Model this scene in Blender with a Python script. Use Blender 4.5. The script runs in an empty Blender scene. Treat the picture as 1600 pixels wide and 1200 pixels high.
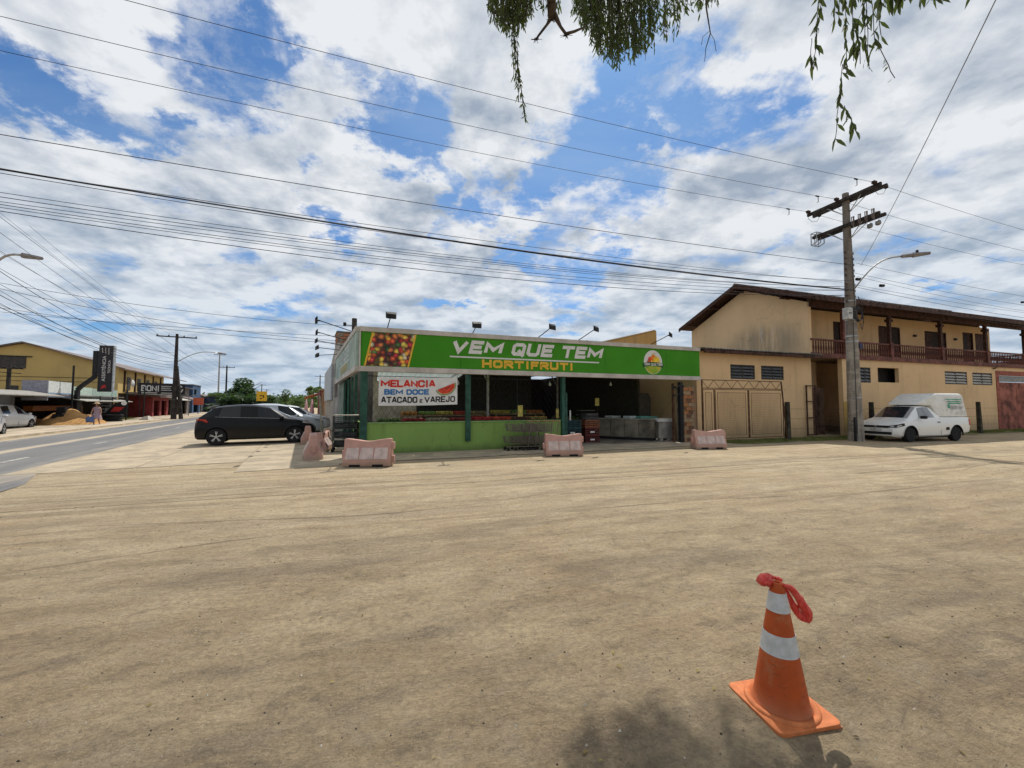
import bpy, bmesh, math, random
from mathutils import Vector, Matrix
R = math.radians
random.seed(7)
scene = bpy.context.scene
COL = scene.collection

# ------------------------------------------------------------------ camera
PITCH = R(2.954)
cam = bpy.data.cameras.new("camera")
cam.sensor_width = 36.0
cam.lens = 13.95
cam.clip_start = 0.05
cam.clip_end = 3000
camo = bpy.data.objects.new("camera", cam)
camo.location = (0, 0, 1.6)
camo.rotation_euler = (R(90) + PITCH, 0, 0)
COL.objects.link(camo)
scene.camera = camo

# ------------------------------------------------------------------ light
SUN_EL, SUN_AZ = R(58), R(13.5)          # azimuth from +Y towards +X
sun = bpy.data.lights.new("sun", 'SUN')
sun.energy = 4.3
sun.angle = R(0.55)
sun.color = (1.0, 0.955, 0.88)
suno = bpy.data.objects.new("sun", sun)
sd = Vector((math.sin(SUN_AZ) * math.cos(SUN_EL), math.cos(SUN_AZ) * math.cos(SUN_EL), math.sin(SUN_EL)))
suno.rotation_euler = sd.to_track_quat('Z', 'Y').to_euler()
suno.location = (0, 0, 60)
COL.objects.link(suno)

scene.view_settings.view_transform = 'Standard'
scene.view_settings.look = 'None'
scene.view_settings.exposure = 0.0
scene.view_settings.gamma = 1
scene.view_settings.use_curve_mapping = False
scene.render.engine = 'CYCLES'
scene.cycles.max_bounces = 6
scene.cycles.transparent_max_bounces = 8

# ------------------------------------------------------------------ sky
def ray(px, py):
    v = (600 - py) / 620.0
    cp, sp = math.cos(PITCH), math.sin(PITCH)
    return Vector(((px - 800) / 620.0, cp - v * sp, v * cp + sp))

world = bpy.data.worlds.new("World")
scene.world = world
world.use_nodes = True
wt = world.node_tree
wt.nodes.clear()
class NT:
    def __init__(s, t): s.t = t
    def n(s, kind, **kw):
        nd = s.t.nodes.new(kind)
        for k, v in kw.items():
            if k.startswith('i_'):
                nd.inputs[k[2:].replace('_', ' ')].default_value = v
            else:
                setattr(nd, k, v)
        return nd
    def l(s, a, b): s.t.links.new(a, b)
    def put(s, x, sock):
        if isinstance(x, (int, float)): sock.default_value = x
        elif isinstance(x, (tuple, list)): sock.default_value = x
        else: s.l(x, sock)
    def m(s, op, a, b=None, c=None, clamp=False):
        nd = s.t.nodes.new('ShaderNodeMath'); nd.operation = op; nd.use_clamp = clamp
        for i, x in enumerate((a, b, c)):
            if x is not None: s.put(x, nd.inputs[i])
        return nd.outputs[0]
    def vm(s, op, a, b=None, scale=None):
        nd = s.t.nodes.new('ShaderNodeVectorMath'); nd.operation = op
        s.put(a, nd.inputs[0])
        if b is not None: s.put(b, nd.inputs[1])
        if scale is not None: s.put(scale, nd.inputs['Scale'])
        return nd.outputs['Value'] if op in ('DISTANCE', 'DOT_PRODUCT', 'LENGTH') else nd.outputs[0]
    def ss(s, x, a, b, o0=0.0, o1=1.0):
        nd = s.t.nodes.new('ShaderNodeMapRange'); nd.interpolation_type = 'SMOOTHSTEP'
        s.put(x, nd.inputs[0]); s.put(a, nd.inputs[1]); s.put(b, nd.inputs[2])
        s.put(o0, nd.inputs[3]); s.put(o1, nd.inputs[4])
        return nd.outputs[0]
    def noise(s, vec, scale, detail=4, rough=0.55, dist=0.0, color=False):
        nd = s.t.nodes.new('ShaderNodeTexNoise')
        if vec is not None: s.l(vec, nd.inputs['Vector'])
        nd.inputs['Scale'].default_value = scale; nd.inputs['Detail'].default_value = detail
        nd.inputs['Roughness'].default_value = rough; nd.inputs['Distortion'].default_value = dist
        return nd.outputs['Color'] if color else nd.outputs['Fac']
    def mix(s, f, a, b, blend='MIX'):
        nd = s.t.nodes.new('ShaderNodeMix'); nd.data_type = 'RGBA'; nd.blend_type = blend
        s.put(f, nd.inputs[0])
        s.put(a if not isinstance(a, tuple) else (*a[:3], 1), nd.inputs[6])
        s.put(b if not isinstance(b, tuple) else (*b[:3], 1), nd.inputs[7])
        return nd.outputs[2]
    def mapping(s, vec, loc=(0, 0, 0), rot=(0, 0, 0), scale=(1, 1, 1)):
        nd = s.t.nodes.new('ShaderNodeMapping'); s.l(vec, nd.inputs[0])
        nd.inputs[1].default_value = loc; nd.inputs[2].default_value = rot; nd.inputs[3].default_value = scale
        return nd.outputs[0]

w = NT(wt)
sky = w.n('ShaderNodeTexSky', sky_type='NISHITA', sun_disc=False)
sky.sun_elevation = SUN_EL
sky.sun_rotation = SUN_AZ
sky.air_density = 1.0; sky.dust_density = 0.6; sky.ozone_density = 2.0; sky.altitude = 20
tc = w.n('ShaderNodeTexCoord')
D = tc.outputs['Generated']
sep = w.n('ShaderNodeSeparateXYZ'); w.l(D, sep.inputs[0])
dz = w.m('MAXIMUM', sep.outputs[2], 0.0)
den = w.m('ADD', dz, 0.20)
comb = w.n('ShaderNodeCombineXYZ')
w.l(w.m('DIVIDE', sep.outputs[0], den), comb.inputs[0])
w.l(w.m('DIVIDE', sep.outputs[1], den), comb.inputs[1])
P = comb.outputs[0]
# warp for the edges of the gaps
warpc = w.noise(P, 3.6, 8, 0.64, color=True)
warp = w.vm('SCALE', w.vm('SUBTRACT', warpc, (0.5, 0.5, 0.5)), scale=0.40)
Dw = w.vm('ADD', D, warp)
# gaps in the cloud deck, (direction, angular radius, strength)
gaps = [((398, 105), .115, 1.0), ((335, 60), .06, .7), ((442, 128), .075, .9), ((655, 225), .11, 1.0), ((690, 285), .075, .9), ((622, 178), .05, .8),
        ((745, 335), .085, .9), ((830, 310), .10, .95), ((835, 385), .08, .8), ((905, 262), .13, .95), ((968, 205), .13, .9),
        ((1012, 268), .09, .85), ((870, 440), .12, .7), ((955, 330), .10, .8), ((1080, 165), .12, .8), ((1020, 355), .05, .5),
        ((30, 160), .07, .7), ((130, 180), .06, .6), ((230, 205), .05, .5), ((500, 310), .07, .7), ((560, 120), .05, .4),
        ((700, 458), .06, .8), ((1020, 60), .09, .6), ((1430, 428), .04, .6), ((90, 470), .07, .4), ((350, 440), .07, .35),
        ((620, 560), .1, .35), ((880, 335), .15, .72), ((1000, 300), .10, .7), ((760, 285), .08, .8), ((1100, 50), .10, .55), ((1190, 150), .07, .5), ((700, 360), .06, .7), ((250, 330), .06, .4), ((560, 400), .06, .45), ((180, 420), .09, .42), ((1240, 360), .06, .4), ((470, 480), .1, .42), ((1480, 420), .08, .45), ((780, 400), .06, .6), ((1115, 120), .07, .6), ((60, 395), .06, .3), ((1560, 470), .06, .4)]
hole = None
for (px, py), rad, st in gaps:
    c = ray(px, py).normalized()
    k = 0.62 if py < 500 else 0.5
    dist = w.vm('DISTANCE', Dw, tuple(c))
    h = w.ss(dist, rad * 1.35, rad * 0.15, 0.0, st)
    hole = h if hole is None else w.m('MAXIMUM', hole, h)
aniso = w.mapping(P, rot=(0, 0, R(-52)), scale=(0.55, 1.55, 1))
n1 = w.noise(aniso, 1.25, 10, 0.58, 0.25)
n2 = w.noise(P, 3.4, 10, 0.58, 0.15)
base = w.m('ADD', w.m('MULTIPLY', n1, 0.62), w.m('MULTIPLY', n2, 0.38))
cover = w.m('SUBTRACT', w.m('ADD', base, 0.142), w.m('MULTIPLY', hole, 0.27))
alpha = w.ss(cover, 0.435, 0.575)
wisp = w.noise(w.vm('ADD', aniso, w.vm('SCALE', warpc, scale=.5)), 2.6, 10, 0.66, 0.5)
wisp2 = w.noise(P, 7.0, 9, 0.62, 0.4)
alpha = w.m('MAXIMUM', alpha, w.m('MULTIPLY', w.ss(w.m('ADD', w.m('MULTIPLY', wisp, .55), w.m('MULTIPLY', wisp2, .45)), .50, .66), .75))
# cloud self shading: compare with density a step towards the sun
Ps = w.vm('ADD', P, (0.05, 0.13, 0))
n2s = w.noise(Ps, 3.4, 10, 0.58, 0.15)
relief = w.m('SUBTRACT', n2, n2s)
thick = w.ss(cover, 0.50, 0.80)
n3 = w.noise(aniso, 1.5, 6, 0.58, 0.4)
lowg = w.ss(n3, 0.34, 0.62)
shade = w.m('ADD', w.m('MULTIPLY', thick, 0.48), w.m('MULTIPLY', lowg, 0.40))
shade = w.m('ADD', shade, w.m('MULTIPLY', w.m('SUBTRACT', wisp2, .5), .9))
shade = w.m('SUBTRACT', shade, w.m('MULTIPLY', relief, 3.4), clamp=True)
# bright, silvered edges near the sun side of the sky
ccol = w.mix(shade, (10.3, 10.6, 11.0), (4.2, 5.1, 6.4))
hz = w.ss(sep.outputs[2], 0.0, 0.42)
ccol = w.mix(hz, w.mix(0.5, ccol, (5.4, 7.2, 9.2)), ccol)
blue = w.mix(1.0, sky.outputs[0], (0.56, 0.98, 1.38), 'MULTIPLY')
veil = w.mix(w.ss(n3, .35, .7, 0.05, 0.32), blue, (5.8, 7.8, 10.0))
skyc = w.mix(alpha, veil, ccol)
bg = w.n('ShaderNodeBackground')
bg.inputs[1].default_value = 0.080
w.l(skyc, bg.inputs[0])
wo = w.n('ShaderNodeOutputWorld')
w.l(bg.outputs[0], wo.inputs[0])

# ------------------------------------------------------------------ frames
class F:
    def __init__(s, x, y, deg):
        s.o = Vector((x, y, 0)); s.a = R(deg)
        s.u = Vector((math.cos(s.a), math.sin(s.a), 0)); s.n = Vector((-s.u.y, s.u.x, 0))
    def w(s, x, y, z=0): return s.o + s.u * x + s.n * y + Vector((0, 0, z))
    def px(s, px, py, d=0.0):
        r = ray(px, py); t = (d + s.o.dot(s.n)) / (r.x * s.n.x + r.y * s.n.y)
        P = Vector((r.x * t, r.y * t, 0)) - s.o
        return (P.dot(s.u), 1.6 + r.z * t)
SH = F(-4.73, 12.67, 20.27)      # shop front
YB = F(14.9, 19.75, 18.5)        # yellow building
RD = F(-22.2, 17.2, 118.5)       # main road's far edge: x along it, y away from us is negative n
def gp(px, py, z=0.0):
    r = ray(px, py); t = (z - 1.6) / r.z
    return Vector((r.x * t, r.y * t, z))
def dp(px, py, Y):
    r = ray(px, py); t = Y / r.y
    return Vector((r.x * t, Y, 1.6 + r.z * t))

# ------------------------------------------------------------------ materials
MATS = {}
def mat(name, col, rough=0.7, metal=0.0, var=0.12, nscale=6.0, bump=0.0, bscale=40.0, col2=None, spec=0.28, alpha=None, coat=0.0, trans=0.0):
    if name in MATS: return MATS[name]
    m = bpy.data.materials.new(name); m.use_nodes = True
    t = NT(m.node_tree); b = m.node_tree.nodes['Principled BSDF']
    tcn = t.n('ShaderNodeTexCoord'); v = tcn.outputs['Object']
    nz = t.noise(v, nscale, 6, 0.62)
    c2 = col2 if col2 else tuple(max(0, c * (1 - var * 2.2)) for c in col)
    c1 = col if col2 else tuple(min(1, c * (1 + var)) for c in col)
    cc = t.mix(t.ss(nz, .32, .68), c1, c2)
    t.l(cc, b.inputs['Base Color'])
    b.inputs['Metallic'].default_value = metal
    b.inputs['Specular IOR Level'].default_value = spec
    b.inputs['Coat Weight'].default_value = coat
    b.inputs['Transmission Weight'].default_value = trans
    t.l(t.ss(nz, .3, .7, max(0.02, rough - .06), min(1, rough + .08)), b.inputs['Roughness'])
    if bump:
        bn = t.n('ShaderNodeBump'); bn.inputs['Strength'].default_value = bump; bn.inputs['Distance'].default_value = 0.02
        t.l(t.noise(v, bscale, 5, 0.6), bn.inputs['Height']); t.l(bn.outputs[0], b.inputs['Normal'])
    if alpha is not None: b.inputs['Alpha'].default_value = alpha
    MATS[name] = m
    return m

def wall_mat(name, col, stain=(0.16, 0.13, 0.09), amount=0.5, base_h=0.9, base_amt=0.7, top=None, patch=None):
    """plaster with vertical runs of dirt, splash dirt near the ground"""
    m = bpy.data.materials.new(name); m.use_nodes = True
    t = NT(m.node_tree); b = m.node_tree.nodes['Principled BSDF']
    tcn = t.n('ShaderNodeTexCoord'); v = tcn.outputs['Object']
    sp = t.n('ShaderNodeSeparateXYZ'); t.l(v, sp.inputs[0])
    big = t.noise(v, 0.5, 6, 0.6)
    runs = t.noise(t.mapping(v, scale=(2.6, 2.6, 0.22)), 1.0, 7, 0.65)
    fine = t.noise(v, 14, 5, 0.6)
    c = t.mix(t.ss(big, .3, .7), col, tuple(k * .86 for k in col))
    c = t.mix(t.ss(fine, .35, .75, 0, .14), c, tuple(k * .55 for k in col))
    c = t.mix(t.m('MULTIPLY', t.ss(runs, .5, .78), amount), c, stain)
    hb = t.m('ADD', sp.outputs[2], t.m('MULTIPLY', t.m('SUBTRACT', runs, .5), base_h * 1.6))
    c = t.mix(t.ss(hb, base_h, 0.0, 0, base_amt), c, stain)
    if patch:      # a large stained patch: centre (y,z) in local space, radii
        (cy, cz, ry, rz) = patch
        dy = t.m('DIVIDE', t.m('SUBTRACT', sp.outputs[1], cy), ry); dzz = t.m('DIVIDE', t.m('SUBTRACT', sp.outputs[2], cz), rz)
        rr = t.m('SQRT', t.m('ADD', t.m('MULTIPLY', dy, dy), t.m('MULTIPLY', dzz, dzz)))
        runs2 = t.noise(t.mapping(v, scale=(3, 3, .3)), 1.0, 8, 0.7)
        f = t.m('MULTIPLY', t.ss(rr, 1.15, 0.35), t.ss(runs2, .3, .58))
        c = t.mix(t.m('MULTIPLY', f, .62), c, (0.23, .2, .155))
        runs3 = t.noise(t.mapping(v, loc=(3, 5, 1), scale=(5, 5, .45)), 1.0, 6, 0.7)
        f3 = t.m('MULTIPLY', t.ss(rr, 1.0, 0.45), t.ss(runs3, .57, .66))
        c = t.mix(t.m('MULTIPLY', f3, .6), c, (0.6, .57, .5))
    spl = t.noise(v, 1.7, 9, .72, .5)
    c = t.mix(t.ss(spl, .56, .70, 0, amount * .8), c, tuple(k * .62 for k in col))
    vo = t.n('ShaderNodeTexVoronoi'); vo.feature = 'DISTANCE_TO_EDGE'; t.l(t.vm('ADD', v, t.vm('SCALE', t.noise(v, 2.5, 4, .6, color=True), scale=.5)), vo.inputs['Vector']); vo.inputs['Scale'].default_value = .55
    c = t.mix(t.m('MULTIPLY', t.ss(vo.outputs['Distance'], .008, .002), t.ss(big, .45, .6, 0, .5)), c, stain)
    t.l(c, b.inputs['Base Color'])
    b.inputs['Roughness'].default_value = .9; b.inputs['Specular IOR Level'].default_value = .15
    bn = t.n('ShaderNodeBump'); bn.inputs['Strength'].default_value = .25; bn.inputs['Distance'].default_value = 0.02
    t.l(t.noise(v, 30, 6, 0.65), bn.inputs['Height']); t.l(bn.outputs[0], b.inputs['Normal'])
    MATS[name] = m
    return m

# ------------------------------------------------------------------ mesh builder
class MB:
    def __init__(s): s.v = []; s.f = []; s.mi = []; s.cur = 0
    def add(s, vs, fs):
        n = len(s.v); s.v += [tuple(v) for v in vs]
        for f in fs: s.f.append(tuple(i + n for i in f)); s.mi.append(s.cur)
        return s
    def box(s, x0, x1, y0, y1, z0, z1):
        return s.add([(x0,y0,z0),(x1,y0,z0),(x1,y1,z0),(x0,y1,z0),(x0,y0,z1),(x1,y0,z1),(x1,y1,z1),(x0,y1,z1)],
                     [(3,2,1,0),(4,5,6,7),(0,1,5,4),(1,2,6,5),(2,3,7,6),(3,0,4,7)])
    def quad(s, a, b, c, d): return s.add([a, b, c, d], [(0, 1, 2, 3)])
    def bar(s, a, b, r, r2=None, n=4, up=None):
        """square / n-gon bar between two points"""
        a, b = Vector(a), Vector(b); r2 = r if r2 is None else r2
        d = (b - a)
        if d.length < 1e-6: return s
        d.normalize()
        h = Vector((0, 0, 1)) if abs(d.z) < .95 else Vector((1, 0, 0))
        x = d.cross(h).normalized(); y = x.cross(d).normalized()
        off = math.pi / n if n == 4 else 0
        vs = []
        for c, rr in ((a, r), (b, r2)):
            for i in range(n):
                t = off + 2 * math.pi * i / n
                vs.append(c + (x * math.cos(t) + y * math.sin(t)) * rr)
        fs = [(i, (i + 1) % n, n + (i + 1) % n, n + i) for i in range(n)]
        fs += [tuple(range(n - 1, -1, -1)), tuple(range(n, 2 * n))]
        return s.add(vs, fs)
    def tube(s, pts, r, n=6, rs=None):
        pts = [Vector(p) for p in pts]; k = len(pts); vs = []; fs = []
        px = None
        for j, p in enumerate(pts):
            d = (pts[min(j + 1, k - 1)] - pts[max(j - 1, 0)]).normalized()
            h = Vector((0, 0, 1)) if abs(d.z) < .93 else Vector((1, 0, 0))
            x = d.cross(h).normalized() if px is None else (px - d * px.dot(d)).normalized()
            px = x; y = d.cross(x)
            rr = rs[j] if rs else r
            for i in range(n):
                t = 2 * math.pi * i / n
                vs.append(p + (x * math.cos(t) + y * math.sin(t)) * rr)
        for j in range(k - 1):
            for i in range(n):
                fs.append((j * n + i, j * n + (i + 1) % n, (j + 1) * n + (i + 1) % n, (j + 1) * n + i))
        fs += [tuple(range(n - 1, -1, -1)), tuple(range((k - 1) * n, k * n))]
        return s.add(vs, fs)
    def lathe(s, prof, n=16, c=(0, 0, 0), axis='z', cap=True):
        """prof: list of (r, h)"""
        vs = []; fs = []; k = len(prof)
        for (r, h) in prof:
            for i in range(n):
                t = 2 * math.pi * i / n
                p = (r * math.cos(t), r * math.sin(t), h)
                if axis == 'y': p = (p[0], h, p[1])
                if axis == 'x': p = (h, p[0], p[1])
                vs.append((p[0] + c[0], p[1] + c[1], p[2] + c[2]))
        for j in range(k - 1):
            for i in range(n):
                fs.append((j * n + i, j * n + (i + 1) % n, (j + 1) * n + (i + 1) % n, (j + 1) * n + i))
        if cap: fs += [tuple(range(n - 1, -1, -1)), tuple(range((k - 1) * n, k * n))]
        return s.add(vs, fs)
    def prism(s, poly, y0, y1, plane='xz'):
        """extrude polygon (2D) between y0 and y1"""
        n = len(poly)
        def p(a, b, h): return (a, h, b) if plane == 'xz' else ((a, b, h) if plane == 'xy' else (h, a, b))
        vs = [p(a, b, y0) for a, b in poly] + [p(a, b, y1) for a, b in poly]
        fs = [tuple(range(n)), tuple(range(2 * n - 1, n - 1, -1))]
        fs += [((i + 1) % n, i, n + i, n + (i + 1) % n) for i in range(n)]
        return s.add(vs, fs)
    def wall(s, x0, x1, z0, z1, y0, y1, holes):
        """wall slab with rectangular holes (hx0,hx1,hz0,hz1) with reveals"""
        xs = sorted({x0, x1, *[h[0] for h in holes], *[h[1] for h in holes]})
        zs = sorted({z0, z1, *[h[2] for h in holes], *[h[3] for h in holes]})
        xs = [x for x in xs if x0 <= x <= x1]; zs = [z for z in zs if z0 <= z <= z1]
        def solid(i, j):
            if i < 0 or j < 0 or i >= len(xs) - 1 or j >= len(zs) - 1: return False
            cx = (xs[i] + xs[i + 1]) / 2; cz = (zs[j] + zs[j + 1]) / 2
            return not any(h[0] < cx < h[1] and h[2] < cz < h[3] for h in holes)
        for i in range(len(xs) - 1):
            for j in range(len(zs) - 1):
                if not solid(i, j): continue
                a, b, c, d = xs[i], xs[i + 1], zs[j], zs[j + 1]
                s.quad((a, y0, c), (b, y0, c), (b, y0, d), (a, y0, d))
                s.quad((b, y1, c), (a, y1, c), (a, y1, d), (b, y1, d))
                if not solid(i - 1, j): s.quad((a, y1, c), (a, y0, c), (a, y0, d), (a, y1, d))
                if not solid(i + 1, j): s.quad((b, y0, c), (b, y1, c), (b, y1, d), (b, y0, d))
                if not solid(i, j - 1): s.quad((a, y1, c), (b, y1, c), (b, y0, c), (a, y0, c))
                if not solid(i, j + 1): s.quad((a, y0, d), (b, y0, d), (b, y1, d), (a, y1, d))
        return s
    def mesh(s, name, mats, smooth=False):
        me = bpy.data.meshes.new(name)
        me.from_pydata(s.v, [], s.f)
        mats = mats if isinstance(mats, (list, tuple)) else [mats]
        for m in mats: me.materials.append(m)
        if len(mats) > 1: me.polygons.foreach_set('material_index', s.mi)
        if smooth: me.polygons.foreach_set('use_smooth', [True] * len(me.polygons))
        me.update()
        return me

def tag(o, label=None, cat=None, group=None, kind=None):
    if label: o['label'] = label
    if cat: o['category'] = cat
    if group: o['group'] = group
    if kind: o['kind'] = kind
    return o
def link(name, me, parent=None, loc=(0, 0, 0), rz=0.0):
    o = bpy.data.objects.new(name, me); COL.objects.link(o)
    o.location = loc; o.rotation_euler = (0, 0, rz)
    if parent: o.parent = parent
    return o
def part(name, mb, m, parent, smooth=False, label=None, kind=None, loc=(0, 0, 0), rz=0.0, bevel=0.0, angle=None):
    me = mb.mesh(name, m, smooth) if isinstance(mb, MB) else mb
    if bevel or angle:
        bm = bmesh.new(); bm.from_mesh(me)
        if bevel:
            bmesh.ops.bevel(bm, geom=[e for e in bm.edges if e.is_manifold and e.calc_face_angle(0) > R(30)], offset=bevel, segments=2, affect='EDGES', profile=.6)
        bm.to_mesh(me); bm.free()
    if angle: 
        me.polygons.foreach_set('use_smooth', [True] * len(me.polygons))
        try: me.set_sharp_from_angle(angle=R(angle))
        except Exception: pass
    o = link(name, me, parent, loc, rz)
    return tag(o, label=label, kind=kind)
def thing(name, label, cat, loc=(0, 0, 0), rz=0.0, group=None):
    o = bpy.data.objects.new(name, None); COL.objects.link(o)
    o.empty_display_size = .2
    o.location = loc; o.rotation_euler = (0, 0, rz)
    return tag(o, label, cat, group)
def single(name, mb, m, label, cat, loc=(0, 0, 0), rz=0.0, group=None, smooth=False, **k):
    o = part(name, mb, m, None, smooth=smooth, loc=loc, rz=rz, **k)
    return tag(o, label, cat, group)
def kids(o): return [c for c in bpy.data.objects if c.parent == o]
CH = {}
def snapshot(o):
    """list (object, [children...]) once; the tree is then copied without searching"""
    return (o, [snapshot(c) for c in kids(o)])
def copy_tree(snap, parent=None):
    o, ch = snap
    c = o.copy(); COL.objects.link(c); c.parent = parent
    for x in ch: copy_tree(x, c)
    return c
def dup(snap, loc, rz, label=None, group=None, scale=None):
    c = copy_tree(snap); c.location = loc; c.rotation_euler = (0, 0, rz)
    if label: c['label'] = label
    if group: c['group'] = group
    if scale: c.scale = (scale, scale, scale)
    return c
def structure(name, mb, m, **k): return part(name, mb, m, None, kind='structure', **k)

def text_mesh(body, width, height, offset=0.0, extrude=0.004, shear=0.0, spacing=1.0, bend=None):
    cu = bpy.data.curves.new("lettering", 'FONT'); cu.body = body
    cu.offset = offset; cu.extrude = 0.0; cu.shear = shear; cu.space_character = spacing; cu.resolution_u = 3
    o = bpy.data.objects.new("lettering", cu); COL.objects.link(o)
    bpy.context.view_layer.update()
    dg = bpy.context.evaluated_depsgraph_get()
    me = bpy.data.meshes.new_from_object(o.evaluated_get(dg))
    bpy.data.objects.remove(o); bpy.data.curves.remove(cu)
    xs = [v.co.x for v in me.vertices]; ys = [v.co.y for v in me.vertices]
    x0, x1, y0, y1 = min(xs), max(xs), min(ys), max(ys)
    for v in me.vertices:
        x = (v.co.x - x0) / (x1 - x0) * width; z = (v.co.y - y0) / (y1 - y0) * height
        y = -extrude + (bend(x, z) if bend else 0)
        v.co = (x, y, z)
    return me
GLY = {
 'A': [[(0,0),(.42,1),(.58,1),(1,0)], [(.2,.30),(.8,.30)]], 'B': [[(0,0),(0,1),(.75,1),(.95,.86),(.95,.66),(.78,.53),(.12,.53)], [(.78,.53),(1,.38),(1,.16),(.8,0),(.08,0)]],
 'C': [[(1,.78),(1,.84),(.82,1),(.18,1),(0,.84),(0,.16),(.18,0),(.82,0),(1,.16),(1,.22)]], 'D': [[(0,0),(0,1),(.7,1),(1,.78),(1,.22),(.7,0),(.08,0)]],
 'E': [[(1,1),(0,1),(0,0),(1,0)], [(.12,.5),(.85,.5)]], 'F': [[(1,1),(0,1),(0,0)], [(.12,.48),(.82,.48)]], 'H': [[(0,0),(0,1)], [(1,0),(1,1)], [(.12,.5),(.88,.5)]],
 'I': [[(.5,0),(.5,1)]], 'J': [[(.9,1),(.9,.2),(.7,0),(.25,0),(.05,.2),(.05,.3)]], 'L': [[(0,1),(0,0),(1,0)]], 'M': [[(0,0),(0,1),(.5,.3),(1,1),(1,0)]], 'N': [[(0,0),(0,1),(1,0),(1,1)]],
 'O': [[(.5,1),(.82,1),(1,.84),(1,.16),(.82,0),(.18,0),(0,.16),(0,.84),(.18,1),(.5,1)]], 'Q': [[(.5,1),(.82,1),(1,.84),(1,.16),(.82,0),(.18,0),(0,.16),(0,.84),(.18,1),(.5,1)], [(.58,.30),(.98,-.12)]],
 'R': [[(0,0),(0,1),(.8,1),(1,.86),(1,.62),(.8,.46),(.12,.46)], [(.5,.44),(1,0)]], 'S': [[(1,.84),(.82,1),(.18,1),(0,.84),(0,.66),(.18,.52),(.82,.48),(1,.34),(1,.16),(.82,0),(.18,0),(0,.16)]],
 'T': [[(0,1),(1,1)], [(.5,.9),(.5,0)]], 'U': [[(0,1),(0,.16),(.18,0),(.82,0),(1,.16),(1,1)]], 'V': [[(0,1),(.5,0),(1,1)]]}
def stroke_text(body, width, height, th=.2, shear=0.0, bend=None, gap=.34):
    """bold sign-writer's capitals: mitred strokes, each stroke a hair in front of the last so nothing is coplanar"""
    adv, x = [], 0.0
    for ch in body:
        if ch == ' ': x += .62; continue
        wd = {'I': .26, 'M': 1.12, 'V': .95, 'J': .7, 'E': .72, 'F': .7, 'L': .68, 'T': .84}.get(ch, .82)
        adv.append((ch, x, wd)); x += wd + gap
    tot = x - gap; sx = (width - th * height) / tot; h2 = height - th * height; r = th * height / 2
    mb = MB(); lay = 0
    for ch, x0, wd in adv:
        for pl in GLY[ch]:
            pts = [Vector((r + (x0 + px * wd) * sx, r + pz * h2)) for px, pz in pl]
            closed = (pts[0] - pts[-1]).length < 1e-6
            if closed: pts = pts[:-1]
            n = len(pts); Ls, Rs = [], []
            for i in range(n):
                a = pts[i - 1] if (i or closed) else None; b_ = pts[(i + 1) % n] if (i < n - 1 or closed) else None
                d1 = (pts[i] - a).normalized() if a is not None else None; d2 = (b_ - pts[i]).normalized() if b_ is not None else None
                if d1 is None: d1 = d2
                if d2 is None: d2 = d1
                n1_, n2_ = Vector((-d1.y, d1.x)), Vector((-d2.y, d2.x)); mm = (n1_ + n2_)
                mm = mm.normalized() if mm.length > .2 else n1_
                k = min(1 / max(.42, mm.dot(n1_)), 2.2); e = Vector((0, 0))
                if not closed and i == 0: e = -d2 * r * (1 if ch not in 'AVMN' else .0)
                if not closed and i == n - 1: e = d1 * r * (1 if ch not in 'AVMN' else .0)
                Ls.append(pts[i] + mm * r * k + e); Rs.append(pts[i] - mm * r * k + e)
            vs = []
            for P2 in Ls + Rs:
                X = P2.x + P2.y * shear; Z = min(max(P2.y, -.12 * height), height)
                vs.append((X, (bend(X, Z) if bend else 0) - .0012 * (lay % 3), Z))
            m_ = n if closed else n - 1
            mb.add(vs, [(n + i, n + (i + 1) % n, (i + 1) % n, i) for i in range(m_)]); lay += 1
    me = mb.mesh('lettering', [M_white]); me.materials.clear()
    return me
def painted(name, body, x, y, z, width, height, m, parent, **k):
    me = stroke_text(body, width, height, **k); me.materials.append(m)
    return part(name, me, None, parent, loc=(x, y, z))
def letters(name, body, x, y, z, width, height, m, parent, **k):
    me = text_mesh(body, width, height, **k)
    me.materials.clear(); me.materials.append(m)
    return part(name, me, None, parent, loc=(x, y, z))

# ------------------------------------------------------------------ common materials
M_dark = mat('near_black_metal', (.018, .018, .02), .55, .2)
M_black = mat('black_rubber', (.015, .015, .016), .85)
M_grey_metal = mat('grey_metal', (.25, .25, .25), .5, .6)
M_galv = mat('galvanised_steel', (.38, .38, .37), .45, .75, var=.15)
M_white = mat('white_paint', (.78, .78, .76), .5)
M_conc = mat('concrete', (.33, .31, .28), .9, var=.2, bump=.35)
M_concd = mat('weathered_concrete_post', (.17, .155, .135), .92, var=.25, bump=.5, nscale=3)
M_rust = mat('rusty_steel', (.12, .06, .035), .8, .3, var=.3)
M_glass = mat('dark_glass', (.006, .007, .008), .05, 0, spec=.42, var=.02)
M_cable = mat('black_cable', (.035, .035, .04), .8)
M_darkroom = mat('dark_room_plaster', (.07, .063, .052), .95)

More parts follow.
